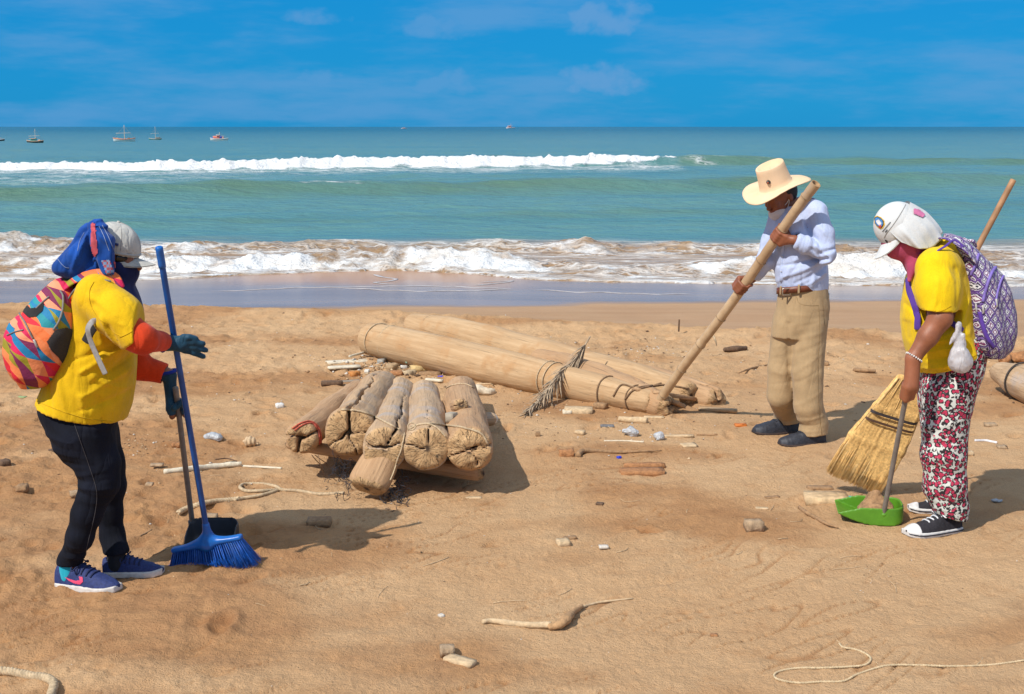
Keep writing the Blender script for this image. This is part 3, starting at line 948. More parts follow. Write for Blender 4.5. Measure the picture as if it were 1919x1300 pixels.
# ------------------------------------------------------------------ boats at anchor
def boat(name, label, px, py, Lpx, hull_c, trim_c, mast_px=0, cabin=None, cargo=None, seed=0):
    c = atz(px, py, SEA); k = mpp(c); L = Lpx * k
    root = empty(name, (c[0], c[1], SEA - .02), label, 'boat', 'fishing boats anchored offshore')
    n, m = 17, 9
    t = np.linspace(-1, 1, n); V = []
    for q in t:
        w = .16 * L * (1 - abs(q) ** 2.6) ** .75 + .004 * L
        sheer = .085 * L + .05 * L * abs(q) ** 2.2
        for j in range(m):
            a = math.pi * j / (m - 1)
            V.append((c[0] + q * L / 2 * (1 - .06 * math.sin(a)), c[1] - math.cos(a) * w, SEA + sheer * (1 - math.sin(a) ** .6) - .03 * L * math.sin(a)))
    V = np.array(V); F = []
    for i in range(n - 1):
        for j in range(m - 1):
            F.append((i * m + j, (i + 1) * m + j, (i + 1) * m + j + 1, i * m + j + 1))
    obj('hull', V, np.array(F), basic('boat_hull_%d' % seed, hull_c, .5), root)
    # deck and rail
    D = np.array([(i * m, (i + 1) * m, (i + 1) * m + m - 1, i * m + m - 1) for i in range(n - 1)])
    obj('deck', V - [0, 0, .025 * L], D, basic('boat_deck', (.35, .22, .12), .7), root)
    for s_ in (0, m - 1):
        P = V[[i * m + s_ for i in range(n)]]
        obj('gunwale', *tube(P, .016 * L, 6), basic('boat_trim_%d' % seed, trim_c, .5), root)
    if mast_px:
        b = np.array([c[0] + .02 * L, c[1], SEA + .04 * L]); h = mast_px * k
        ms = obj('mast', *tube(np.linspace(b, b + [0, 0, h], 6), np.linspace(.02 * L, .010 * L, 6), 6), basic('boat_mast', (.6, .52, .42), .6), root)
        for s_ in (-1, 1):
            obj('stay', *tube(np.linspace(b + [0, 0, h * .93], [c[0] + s_ * L * .46, c[1], SEA + .13 * L], 5), .004 * L, 4), basic('boat_rope', (.3, .26, .22), .8), root)
        yz = SEA + .04 * L + h * .45
        obj('boom', *tube(np.linspace([c[0] - .36 * L, c[1], yz], [c[0] + .3 * L, c[1], yz + .02 * L], 5), .009 * L, 5), basic('boat_mast', (.6, .52, .42), .6), root)
    if cabin:
        q, cw, ch, col = cabin
        cb = obj('cabin', *slab((c[0] + q * L, c[1], SEA + .07 * L + ch * L / 2), (1, 0, 0), (0, 1, 0), (0, 0, 1), cw * L, .2 * L, ch * L, 0, seed), basic('boat_cabin_%d' % seed, col, .5), root, False)
        obj('cabin_roof', *slab((c[0] + q * L, c[1], SEA + .08 * L + ch * L), (1, 0, 0), (0, 1, 0), (0, 0, 1), cw * 1.15 * L, .24 * L, .025 * L, 0, seed), basic('boat_trim_%d' % seed, trim_c, .5), root, False)
        obj('window', *slab((c[0] + q * L, c[1] - .1 * L, SEA + .07 * L + ch * L * .65), (1, 0, 0), (0, 1, 0), (0, 0, 1), cw * .7 * L, .008 * L, ch * .3 * L, 0, seed), basic('boat_glass', (.03, .04, .05), .2), cb, False)
    for i, (q, sz, col) in enumerate(cargo or []):
        obj('crate', *slab((c[0] + q * L, c[1], SEA + .08 * L + sz * L / 2), (1, 0, 0), (0, 1, 0), (0, 0, 1), sz * 1.3 * L, sz * L, sz * L, .06, seed + i), basic('boat_cargo_%d_%d' % (seed, i), col, .7), root, False)
boat('fishing_boat', 'boat cut off by the picture edge, nearest the blue jacket side of the horizon', -6, 264, 30, (.05, .06, .07), (.6, .6, .6), 8, seed=1)
boat('fishing_boat', 'small boat with turquoise cabin and thin mast, leftmost whole boat offshore', 66, 267, 32, (.10, .09, .08), (.7, .45, .3), 24, (-.1, .34, .16, (.05, .42, .36)), [(.25, .09, (.6, .3, .15))], seed=2)
boat('fishing_boat', 'white boat with orange rail and tall mast, largest of the boats offshore', 233, 264, 42, (.80, .80, .76), (.75, .25, .10), 28, None, [(.2, .07, (.12, .10, .08)), (-.3, .06, (.5, .3, .2))], seed=3)
boat('fishing_boat', 'dark green boat with pale bow and slender mast beside the largest boat', 291, 262, 24, (.03, .22, .16), (.55, .5, .45), 24, (.22, .3, .12, (.02, .10, .09)), seed=4)
boat('fishing_boat', 'white boat piled with red and blue gear, nearest the blue broom handle', 411, 263, 34, (.75, .72, .68), (.8, .8, .78), 14, (-.05, .18, .22, (.75, .25, .2)), [(-.22, .16, (.7, .2, .14)), (.06, .16, (.02, .05, .32)), (.18, .12, (.6, .3, .25)), (-.36, .1, (.03, .12, .5))], seed=5)
boat('fishing_boat', 'tiny white boat far out on the horizon, nearer the middle', 757, 241.2, 11, (.75, .70, .72), (.7, .5, .5), 0, (0, .4, .14, (.7, .6, .62)), seed=6)
boat('fishing_boat', 'white boat with pinkish wheelhouse far out above the tied log raft', 957, 240.5, 17, (.85, .82, .80), (.75, .6, .6), 8, (-.12, .4, .22, (.65, .42, .44)), [(-.3, .12, (.5, .3, .3))], seed=7)

# ------------------------------------------------------------------ logs
W_LOG = wood('driftwood_tan', (.42, .26, .14), (.55, .365, .205), (.42, .30, .20))
W_LOGB = wood('driftwood_brown', (.40, .235, .12), (.52, .325, .175), (.45, .26, .13))
W_LOGG = wood('driftwood_grey', (.43, .285, .165), (.56, .385, .23), (.42, .345, .29))
W_PALE = wood('driftwood_pale', (.44, .275, .14), (.55, .37, .205), (.45, .255, .115), bump=.5)
def end_grain():
    b = NB('log_end_grain')
    sp = b.n('ShaderNodeSeparateXYZ'); b.l(b.tc.outputs['Object'], sp.inputs[0])
    an = b.math('ARCTAN2', sp.outputs[1], sp.outputs[2])
    ra = b.math('SQRT', b.math('ADD', b.math('POWER', sp.outputs[1], 2.0), b.math('POWER', sp.outputs[2], 2.0)))
    cv = b.n('ShaderNodeCombineXYZ'); b.l(b.math('MULTIPLY', an, 4.5), cv.inputs[0]); b.l(b.math('MULTIPLY', ra, 14.0), cv.inputs[1])
    chk = b.math('ABSOLUTE', b.math('SUBTRACT', b.noise(1.0, 3, .6, cv.outputs[0], .4), .5))
    line_ = b.mr(chk, .0, .020, 1, 0)
    f = b.noise(28, 5, .65); g = b.noise(90, 4, .7)
    c = b.mix(b.mr(f, .3, .7), (.44, .265, .125), (.60, .385, .19))
    c = b.mix(b.math('MULTIPLY', b.mr(g, .5, .72), .5), c, (.26, .14, .065))
    c = b.mix(b.math('MULTIPLY', line_, .6), c, (.13, .07, .04))
    c = b.mix(b.mr(ra, .028, .008), c, (.07, .04, .022))
    h = b.math('SUBTRACT', b.math('ADD', b.math('MULTIPLY', f, .6), b.math('MULTIPLY', g, .5)), b.math('MULTIPLY', line_, 1.2))
    return b.fin(c, .92, b.bump(h, .9, .010))
W_END = end_grain()
ROPE = basic('rope_straw', (.56, .42, .26), .9, .3, 60, .8, 300, .004)
ROPE_DARK = basic('rope_brown', (.22, .13, .07), .9, .3, 60, .8, 300, .004)
TWINE_RED = basic('twine_red', (.55, .10, .06), .8, .3, 60, .5, 300, .003)
def log(label, far, near, radii, mat, seed, cracks=(), heart=0.0, h=.0095, squash=1.0, group=None, endrough=.008, name='log', endmat=None, bend=0.0, lump=1.0, cat='log'):
    far, near = np.asarray(far, float), np.asarray(near, float)
    L = np.linalg.norm(near - far); ex = (near - far) / L
    ey = np.cross([0, 0, 1], ex); ey /= np.linalg.norm(ey); ez = np.cross(ex, ey)
    rm = max(radii) * 1.25 + .03
    v = Vol((-L / 2 - .06, -rm, -rm), (L / 2 + .06, rm, rm), h)
    X, Y, Z = np.meshgrid(*v.c, indexing='ij')
    Pa = np.stack([X.ravel(), Y.ravel(), Z.ravel()], 1)
    ra = np.interp(Pa[:, 0], np.linspace(-L / 2, L / 2, len(radii)), radii)
    d0 = np.sqrt((Pa[:, 1] - bend * (Pa[:, 0] / L * 2) ** 2) ** 2 + (Pa[:, 2] / squash) ** 2) - ra
    dep_max = max([c[1] for c in cracks] + [.12])
    act = (d0 < .045) & ((d0 > -.05) | (Pa[:, 0] > L / 2 - min(dep_max, .3)) | (np.abs(Pa[:, 0]) > L / 2 - .09) | (Pa[:, 0] > L / 2 - dep_max) & (d0 > -.115))
    out = d0.copy()
    P = Pa[act]
    x, y, z = P[:, 0], P[:, 1], P[:, 2] / squash
    y = y - bend * (x / L * 2) ** 2
    r = ra[act]
    r = r * (1 + lump * (.15 * perlin(P * [1.8, 4, 4], seed) + .06 * perlin(P * [5, 12, 12], seed + 1))) + lump * .0025 * perlin(P * [7, 60, 60], seed + 2)
    rad = np.sqrt(y * y + z * z) + 1e-6
    d = rad - r
    e1, e2 = np.zeros(len(P)), np.zeros(len(P))
    m = x > L / 2 - .1
    e1[m] = perlin(P[m] * [0, 14, 14], seed + 3); e2[m] = perlin(P[m] * 40, seed + 4)
    en = x - (L / 2 - .02 + endrough * 1.2 * e1 + endrough * .6 * e2)
    ef = -L / 2 + .02 - x
    k = .06
    for e in (en, ef):
        hh = np.clip(.5 - .5 * (e - d) / k, 0, 1); d = e * (1 - hh) + d * hh + k * hh * (1 - hh)
    xx = L / 2 - x
    if cracks:
        n1 = .017 * perlin(P * [6, 18, 18], seed + 5) + .012 * perlin(P * [3, 3, 3], seed + 8)
        n2 = .6 + .8 * (perlin(P * [9, 18, 18], seed + 6) * .5 + .5)
    for j, (ang, dep, w, t0) in enumerate(cracks):
        a = math.radians(ang)
        q = -math.sin(a) * y + math.cos(a) * z + n1 * (1 if j % 2 else -1)
        t = math.cos(a) * y + math.sin(a) * z
        ww = .36 * w * np.clip(1 - xx / dep, 0, 1) ** .5 * n2
        d = np.maximum(d, -np.maximum(np.abs(q) - ww, np.maximum(t0 - t, xx - dep)))
    if heart:
        cx = np.sqrt((x - L / 2 + .01) ** 2 * .6 + (y - .01) ** 2 + (z - .005) ** 2) + .5 * endrough * e2
        d = np.maximum(d, -(cx - heart))
    out[act] = d; d = out
    v.d = d.reshape(X.shape).astype(np.float32)
    V, F = v.mesh(1)
    M = Matrix(((ex[0], ey[0], ez[0], 0), (ex[1], ey[1], ez[1], 0), (ex[2], ey[2], ez[2], 0), (0, 0, 0, 1)))
    mid = (far + near) / 2
    me = raw_mesh(name, V, F)
    o = bpy.data.objects.new(name, me); COL.objects.link(o)
    M = Matrix.Translation(Vector(mid)) @ M
    o.matrix_world = M; WMAT[o.name] = M; WLOC[o.name] = mid
    me.materials.append(mat); me.materials.append(endmat or W_END)
    nrm = np.cross(V[F[:, 1]] - V[F[:, 0]], V[F[:, 3]] - V[F[:, 0]]); nrm /= np.linalg.norm(nrm, axis=1)[:, None] + 1e-12
    cx = V[F].mean(1)[:, 0]
    me.polygons.foreach_set('material_index', ((np.abs(nrm[:, 0]) > .55) & (np.abs(cx) > L / 2 - .09)).astype(np.int32))
    tag(o, label, cat, group)
    A = np.array(M)
    return o, (V @ A[:3, :3].T + A[:3, 3], F)
def rings(o, surf_r, xs, r=.004, mat=None, seed=0, name='binding', wob=.01):
    """turns of cord round a log, at local x positions"""
    M = np.array(WMAT[o.name]); rs = np.random.RandomState(seed)
    for x in xs:
        a = np.linspace(0, 2 * np.pi, 26)
        tl = rs.normal() * wob
        P = np.stack([x + tl * np.cos(a) + .003 * np.sin(3 * a + seed), (surf_r + .002) * np.cos(a), (surf_r + .002) * np.sin(a)], 1)
        obj(name, *tube(P @ M[:3, :3].T + M[:3, 3], r, 6), mat or ROPE, o)
RG = 'logs of the small tied raft'
LOGS = []
def raft_log(label, fpx, npx, zf, zn, radii, mat, seed, **kw):
    o, s = log(label, atz(*fpx, zf), atz(*npx, zn), radii, mat, seed, group=RG, **kw)
    LOGS.append(s); return o
l1 = raft_log('thin raft log with split end tied in red twine, outermost by the plastic sheet', (672, 730), (560, 822), .10, .25, (.075, .085, .085, .092), W_LOGB, 21,
              cracks=((170, .5, .022, -.02), (20, .12, .03, 0), (265, .12, .03, 0)), heart=.028, endrough=.016)
l2 = raft_log('broad raft log with a deep dark split along its top', (716, 722), (652, 812), .12, .27, (.115, .135, .13, .135), W_LOG, 22,
              cracks=((86, 2.0, .028, .0), (5, .25, .014, 0), (215, .2, .016, 0), (290, .22, .018, 0)), heart=.02, squash=1.02)
l3 = raft_log('raft log with a round cracked end resting on the leaning stump', (752, 732), (722, 842), .12, .27, (.105, .105, .11, .115), W_LOGG, 23,
              cracks=((60, 1.5, .022, .02), (165, .16, .020, 0), (20, .14, .014, 0)), heart=.020)
l4 = raft_log('raft log with greyish top and thin crack running back from its end', (796, 735), (800, 842), .12, .27, (.095, .115, .118, .12), W_LOGG, 24,
              cracks=((82, .8, .010, 0), (165, .12, .014, 0)), heart=.015)
l5 = raft_log('crumbling raft log beside the shadow with a knobbly rotten end', (862, 730), (880, 846), .12, .26, (.105, .125, .12, .12), W_LOGB, 25,
              cracks=((205, .2, .014, -.05), (300, .16, .012, 0), (10, .13, .010, .01)), heart=.016, endrough=.02)
l6, s6 = log('chopped flat-faced stump leaning to the sand beneath the tied raft', atz(736, 818, .29), atz(684, 922, .055), (.085, .108, .115), W_LOGB, 26, group=RG, endrough=.008, squash=.72, lump=.7)
LOGS.append(s6)
log('slim crosspiece pole lying beneath the ends of the tied raft', atz(524, 834, .14) + [0, .05, 0], atz(914, 893, .09) + [0, .05, 0], (.028, .042, .045), W_LOGB, 27, group='crosspieces of the small tied raft', h=.006)
log('grey crosspiece pole with chewed end poking out behind the rotten log', atz(800, 790, .12), atz(938, 784, .10), (.035, .04, .042), W_LOGG, 28, group='crosspieces of the small tied raft', h=.006, endmat=basic('bleached_end', (.62, .57, .5), .9))
kn = atz(866, 757, .36)
log('short broken branch stub lying on the rotten raft log', kn + [-.05, .22, -.06], kn + [0, -.02, .0], (.04, .045, .05), W_LOGB, 29, h=.005, endrough=.02, heart=.014, cracks=((60, .08, .008, 0), (190, .08, .008, 0)))
cb = atz(846, 782, .31)
obj('stone_block', *slab(cb, (.4, 1, -.1), (1, -.4, 0), (0, .1, 1), .07, .045, .055, .05, 3), basic('block_grey', (.42, .36, .28), .9), label='small grey block wedged between two raft logs', cat='block')
LT = bvh(*merge(LOGS))
def cord(name, label, path, r, mat, tree, off=.004, n=50, wave=.0, cat='rope', group=None, nn=6):
    P = on(tree, path, off, n)
    return obj(name, *tube(P, r, nn, rough=.08), mat, label=label, cat=cat, group=group)
cord('cord', 'pale cord tied across the middle raft logs', [(640, 768), (668, 770), (700, 780), (728, 795), (748, 806)], .006, ROPE, LT)
cord('cord', 'pale cord knotted round the greyish raft log and strung to the rotten one', [(772, 800), (790, 796), (812, 795), (850, 799), (872, 803), (900, 812), (914, 832)], .006, ROPE, LT)
cord('cord', 'second strand of cord round the greyish raft log', [(766, 806), (782, 798), (800, 795), (818, 802), (834, 818)], .0045, ROPE, LT)
lp = atz(772, 797, .42); th = np.linspace(0, 2 * np.pi, 22)
obj('cord_loop', *tube(np.stack([lp[0] + .019 * np.cos(th), lp[1] - .02 + .006 * np.sin(th), lp[2] + .017 * np.sin(th)], 1), .004, 6), ROPE, label='small open loop in the cord between two raft logs', cat='rope')
cord('cord', 'cord hanging from the round cracked log down to the sand', [(757, 812), (752, 840), (744, 862), (736, 886), (730, 900)], .004, ROPE, LT)
cord('cord', 'thin cord across the far end of the rotten raft log', [(835, 728), (850, 722), (870, 720), (888, 727)], .004, ROPE, LT)
for i, pth in enumerate(([(548, 803), (562, 794), (580, 790), (594, 798), (600, 815), (601, 832)], [(552, 806), (566, 797), (582, 793), (592, 801), (597, 818), (598, 836)])):
    cord('red_twine', ('upper turn of red twine round the thin split raft log', 'lower turn of red twine nearest the split log end')[i], pth, .0045, TWINE_RED, LT, group='turns of red twine on the raft')
for i, (a, b, c) in enumerate((((584, 852), (592, 862), (602, 872)), ((596, 852), (600, 868), (606, 886)), ((590, 852), (600, 860), (612, 868)))):
    P = np.array([atz(a[0], a[1], .17), atz(b[0], b[1], .13), atz(c[0], c[1], .06)])
    obj('frayed_strand', *tube(resample(P, 10), .0025, 5), ROPE_DARK, label=('middle frayed brown strand hanging under the thin raft log', 'longest frayed brown strand hanging under the thin raft log', 'shortest frayed strand curling out under the thin raft log')[i], cat='rope', group='frayed strands under the raft')
# a scrap of dark netting trapped under the raft
rs = np.random.RandomState(4); parts = []
for i in range(60):
    u = rs.rand(); c = atz(735 + rs.normal() * 9 + 10 * u, 905 + 36 * u + rs.normal() * 5, .06 * (1 - u) + .01)
    P = c + np.cumsum(rs.normal(size=(6, 3)) * [.014, .014, .012], 0); P[:, 2] = np.maximum(P[:, 2], gz(c[0], c[1]) + .002)
    parts.append(tube(resample(P, 8), .0016, 4))
obj('netting', *merge(parts), basic('netting_dark', (.03, .03, .04), .7), label='tangle of dark fishing net on the sand under the raft', cat='net', kind='stuff')
parts = []
for i in range(50):
    u = rs.rand(); c = atz(640 + rs.normal() * 9, 880 + 26 * rs.normal() * .6, .10 * rs.rand() + .02)
    P = c + np.cumsum(rs.normal(size=(6, 3)) * [.012, .014, .014], 0); P[:, 2] = np.maximum(P[:, 2], gz(c[0], c[1]) + .002)
    parts.append(tube(resample(P, 8), .0016, 4))
obj('netting', *merge(parts), basic('netting_dark', (.03, .03, .04), .7), label='dark net scraps in the shade behind the leaning stump', cat='net', kind='stuff')

# the long pale raft
LG = 'long pale logs of the big raft'
LONG = []
b1, s1 = log('long pale log tapering towards the bamboo pole, with dark cord near its tip', atz(686, 632, .16), atz(1232, 756, .085), (.135, .15, .15, .145, .13, .115, .075), W_PALE, 31, h=.012, group=LG, lump=.45, endrough=.02)
LONG.append(s1)
b2, s2 = log('long pale log with two dark bands on its raised blunt end', atz(768, 606, .15), atz(1300, 742, .08), (.10, .14, .155, .15, .14, .125, .09), W_PALE, 32, h=.012, group=LG, lump=.5, endrough=.02)
LONG.append(s2)
b3, s3 = log('weathered brown log at the far side of the long raft, ending in a rotten tip', atz(1010, 668, .05), atz(1352, 752, .05), (.07, .11, .13, .125, .09), W_LOGB, 33, h=.012, group=LG, lump=.8, endrough=.03, cracks=((100, .3, .02, 0),))
LONG.append(s3)
b4, s4 = log('splintered middle log with torn tip between the long pale logs', atz(1000, 670, .17), atz(1258, 765, .07), (.07, .12, .13, .115, .08), W_LOGB, 34, h=.010, group=LG, lump=1.1, endrough=.035, cracks=((80, .5, .018, 0), (10, .3, .016, 0)))
LONG.append(s4)
L1 = np.linalg.norm(atz(686, 632, .16) - atz(1232, 756, .085))
rings(b1, .142, (-L1 / 2 + .18, -L1 / 2 + .33), .005, ROPE, 1)
rings(b1, .130, (L1 * .18, L1 * .20), .0045, ROPE, 2)
rings(b1, .092, (L1 * .40, L1 * .44), .005, ROPE_DARK, 3, wob=.03)
rings(b1, .112, (L1 * .36,), .006, ROPE_DARK, 4, wob=.03)
rings(b2, .115, (-1.42, -1.34), .012, basic('dark_band', (.05, .04, .035), .8), 5)
LL = bvh(*merge(LONG))
cord('cord', 'dark cord lashed over the tips of the long raft', [(1150, 742), (1165, 722), (1190, 727), (1215, 724), (1245, 721), (1272, 725), (1290, 728)], .006, ROPE_DARK, LL, .006, 60)
cord('cord', 'second dark cord lashed over the tips beside the bamboo pole', [(1172, 748), (1186, 733), (1205, 728), (1228, 722), (1240, 718)], .006, ROPE_DARK, LL, .006, 50)
for i, (a, b, wd, tx) in enumerate((((1190, 730), (1256, 757), .07, 'splintered slat lying over the tips of the long raft'), ((1230, 738), (1296, 757), .08, 'torn slat beside the rotten tip of the long raft'), ((1262, 752), (1278, 772), .07, 'broken stub of plank under the long raft tips'))):
    A, B = hit(LL, *a, .01), G(*b) + [0, 0, .04]
    if A is None: A = G(*a) + [0, 0, .08]
    ax = B - A
    obj('slat', *slab((A + B) / 2, ax, np.cross([0, 0, 1], ax), np.cross(ax, np.cross([0, 0, 1], ax)), np.linalg.norm(ax), wd, .028, .10, 40 + i, 4), W_LOGB, label=tx, cat='slat', group='broken slats on the long raft')
pb = G(1345, 771)
obj('plank', *slab(pb + [0, 0, .012], (1, -.28, 0), (.28, 1, 0), (0, 0, 1), .26, .06, .02, .04, 55), W_PALE, label='flat plank on the sand just past the long raft tips', cat='plank')

nrm_ = lambda v: np.asarray(v, float) / np.linalg.norm(v)
# dry palm frond draped over the long log
fr = []
for (a, b, Yf_) in ((1106, 630, 9.05), (1092, 653, 9.0), (1070, 680, 8.95), (1046, 706, 8.85), (1022, 737, 8.6), (1003, 757, 8.45), (986, 773, 8.3)):
    q = hit(LL, a, b, .02)
    g_ = G(a, b)
    fr.append(at(a, b, min(Yf_, q[1] - .05 if q is not None else 99, g_[1] - .04)))
fr = np.array(fr)
fr = resample(fr, 60)
FROND = basic('dry_frond', (.47, .35, .23), .9, .35, 30, .4, 200)
froot = empty('palm_frond', tuple(G(1040, 740)), 'dried palm frond draped over the long pale log', 'palm frond')
obj('stem', *tube(fr, np.linspace(.006, .013, 60), 7, rough=.1), FROND, froot)
rs = np.random.RandomState(8)
for i in range(190):
    t = rs.rand() ** 1.0; k = int(4 + t * 54); p = fr[k]; tg = fr[min(k + 2, 59)] - fr[max(k - 2, 0)]; tg /= np.linalg.norm(tg)
    side = np.cross(tg, [0, -1, .2]); side /= np.linalg.norm(side)
    side2 = np.cross(tg, side)
    an = rs.rand() * 2 * np.pi; rad_ = side * math.cos(an) + side2 * math.sin(an)
    Ln = (.07 + .13 * rs.rand()) * (1.25 - .4 * t)
    d = nrm_(rad_ * (.18 + .45 * rs.rand() ** 1.5) + tg * .9)
    P = p + d * Ln * np.linspace(0, 1, 6)[:, None] + np.array([0, 0, -1]) * (np.linspace(0, 1, 6)[:, None] ** 2) * Ln * (.05 + .3 * rs.rand())
    P[:, 2] = np.maximum(P[:, 2], gz(p[0], p[1]) + .004)
    obj('leaflet', *tube(P, np.array([.004, .0055, .005, .004, .003, .001]), 4, flat=.25), FROND, froot)
# ------------------------------------------------------------------ people: shared builders
def nrmz(v):
    v = np.asarray(v, float); return v / np.linalg.norm(v)
def grip(vol, c, u, palm, Rp, wrist, wrap=1, rf=.0088, k=.005, n=4):
    """a hand closed round a pole: c on the pole's axis, u along it towards the thumb, palm from the axis to the palm"""
    u = nrmz(u); palm = nrmz(np.asarray(palm, float) - u * (np.asarray(palm, float) @ u)); w = np.cross(u, palm) * wrap
    def P(a, off, r):
        a = math.radians(a); return c + u * off + (palm * math.cos(a) + w * math.sin(a)) * r
    kn = []
    for i in range(n):
        off = (1.5 - i) * .0205
        ln = (1.0, 1.06, 1.0, .86)[i]
        pts = [P(28, off, Rp + .017), P(80, off * .98, Rp + rf + .002), P(80 + 58 * ln, off * .96, Rp + rf), P(80 + 112 * ln, off * .94, Rp + rf)]
        chain(vol, pts, [rf * 1.18, rf * 1.08, rf, rf * .84], k)
        kn.append(pts[0])
        vol.add(rc(wrist, pts[0], .020, .0125), .012)
        vol.add(rc(P(-35, off * .8, Rp + .016), pts[0], .014, .012), .01)
    th = [P(-35, .018, Rp + .020), P(-85, .036, Rp + .013), P(-135, .046, Rp + .010), P(-175, .048, Rp + .010)]
    vol.add(rc(wrist, th[0], .020, .015), .012)
    chain(vol, th, [.015, .0115, .0105, .0088], k)
    return kn
def head(vol, c, f, u, s=1.0, k=.02):
    f, sd, u = basis(f, u); B = [f, sd, u]
    E = lambda o, r: vol.add(ell(c + s * (f * o[0] + sd * o[1] + u * o[2]), np.array(r) * s, B), k * s)
    E((-.005, 0, .03), (.097, .076, .098))
    E((.030, 0, -.045), (.062, .056, .070))
    E((.060, 0, -.090), (.030, .028, .022))                      # chin
    E((.082, 0, .018), (.016, .045, .012))                       # brow
    vol.add(rc(c + s * (f * .088 + u * .008), c + s * (f * .112 - u * .030), .009 * s, .014 * s), .01)   # nose
    for q in (-1, 1):
        E((.078, q * .036, -.020), (.020, .022, .020))           # cheeks
        vol.add(ell(c + s * (f * -.008 + sd * q * .077 - u * .008), np.array((.018, .008, .030)) * s, B), .004)   # ears
        vol.sub(ell(c + s * (f * .098 + sd * q * .033 + u * .002), np.array((.012, .017, .009)) * s, B), .008)    # eye sockets
    E((.092, 0, -.058), (.012, .024, .007))                      # lips
    E((.088, 0, -.070), (.012, .020, .007))
    for q in (-1, 1):
        vol.add(ell(c + s * (f * .086 + sd * q * .033 + u * .002), np.array((.010, .014, .010)) * s, B), .002)    # closed lids
    return f, sd, u
def skin_mat(name, c):
    b = NB(name)
    col = b.mix(b.mr(b.noise(14, 5, .6), .3, .7), mul(c, .82), mul(c, 1.12))
    col = b.mix(b.math('MULTIPLY', b.mr(b.noise(90, 3, .6), .5, .75), .3), col, mul(c, .7))
    return b.fin(col, .52, b.bump(b.noise(220, 3, .6), .25, .002), Subsurface_Weight=.06, Subsurface_Radius=(.012, .005, .003))
def local_vol(f_pts, lo, hi, h):
    return Vol(lo, hi, h)
def shoe(root, heel, toe, rows, upper_m, sole_m, sole_h=.024, lace_m=None, cap_m=None, tongue_m=None, lace_n=4, name='shoe', lift=-.007, collar=(.015, .095), opening=.022, foxing=None):
    """a shoe from heel to toe on the sand; rows of (x, half width, height) for a 0.26 m shoe"""
    heel, toe = np.asarray(heel, float), np.asarray(toe, float)
    L = np.linalg.norm((toe - heel)[:2]); s = L / .26
    ex = nrmz(toe - heel); ey = nrmz(np.cross([0, 0, 1], ex)); ez = np.cross(ex, ey)
    o = heel + np.array([0, 0, lift])
    toW = lambda V: o + V[:, :1] * ex + V[:, 1:2] * ey + V[:, 2:] * ez
    A = np.array(rows) * [s, s, s]
    sh = empty_part(name, root, o)
    h = .0045
    def shape(X, Y, Z, grow, zc=0.0):
        xc = np.clip(X, A[0, 0], A[-1, 0])
        hw = _curve(A[:, 0], A[:, 1], xc.ravel()).reshape(xc.shape) + grow
        hh = _curve(A[:, 0], A[:, 2], xc.ravel()).reshape(xc.shape) + grow
        end = np.maximum(A[0, 0] - X, X - A[-1, 0])
        ymid = .006 * s * np.sin(np.clip(X / L, 0, 1) * 3.1)
        q = (np.abs((Y - ymid) / hw) ** 2.6 + np.abs(np.maximum(Z, 0) / hh) ** 2.4) ** (1 / 2.5)
        return np.maximum((q - 1) * np.minimum(hw, hh) * .8, end)
    hm = A[:, 2].max()
    v = Vol((-.02, -.07, -.01), (L + .03, .07, hm + .03), h)
    X, Y, Z = v.xyz((slice(None),) * 3)
    d = shape(X, Y, Z, 0.0)
    d = np.maximum(d, sole_h * .6 - Z + 0 * X)
    # foot opening
    op = np.sqrt(((X - (collar[0] + collar[1]) / 2 * s) / ((collar[1] - collar[0]) / 2 * s)) ** 2 + (Y / (.027 * s)) ** 2) - 1
    d = np.maximum(d, -np.maximum(op * .03, (hm - opening) - Z))
    v.d = d.astype(np.float32)
    v.disp(lambda P: .0012 * perlin(P * 70, 3) + .0016 * perlin(P * [60, 20, 20], 4))
    Vu, Fu = v.mesh(1)
    up = obj('upper', toW(Vu), Fu, upper_m, sh)
    v2 = Vol((-.03, -.08, -.02), (L + .04, .08, sole_h + .03), h)
    X, Y, Z = v2.xyz((slice(None),) * 3)
    lift_toe = .007 * s * np.clip((X / L - .72) / .28, 0, 1) ** 2
    zz = Z - lift_toe
    d = shape(X, Y, 0 * Z + .004, .0035)
    v2.d = np.maximum(d, np.maximum(-zz, zz - sole_h)).astype(np.float32)
    Vs, Fs = v2.mesh(1)
    obj('sole', toW(Vs), Fs, sole_m, sh)
    Wu = toW(Vu)
    tr = BVHTree.FromPolygons([Vector(q) for q in Vu], [list(map(int, f)) for f in Fu])
    def top(x, y, off=.002):
        p, n, i, t = tr.ray_cast(Vector((x, y, .3)), Vector((0, 0, -1)))
        return np.array(p) + [0, 0, off] if p is not None else np.array([x, y, .05])
    if lace_m:
        for i in range(lace_n):
            x0 = (.105 + .020 * i) * s
            P = np.array([top(x0 + .004 * math.sin(a * 9), a, .003) for a in np.linspace(-.026, .026, 9) * s])
            obj('lace', toW(tube(P, .0034 * s, 6)[0]), tube(P, .0034 * s, 6)[1], lace_m, sh)
        for sg in (-1, 1):
            th = np.linspace(0, 2 * np.pi, 16); c = top(.10 * s, sg * .018, .008)
            P = np.stack([c[0] + .012 * np.cos(th), c[1] + sg * .014 + .018 * np.sin(th), c[2] - .006 + .007 * np.cos(th * 2)], 1)
            T = tube(P, .0026 * s, 5)
            obj('lace', toW(T[0]), T[1], lace_m, sh)
    if cap_m:
        v3 = Vol((.15 * s, -.08, -.01), (L + .04, .08, .12), h)
        X, Y, Z = v3.xyz((slice(None),) * 3)
        d = shape(X, Y, Z, .003); d = np.maximum(d, .208 * s + .10 * np.abs(Y) - X); d = np.maximum(d, sole_h * .7 - Z + 0 * X)
        v3.d = d.astype(np.float32)
        Vc, Fc = v3.mesh(1)
        obj('toe_cap', toW(Vc), Fc, cap_m, sh)
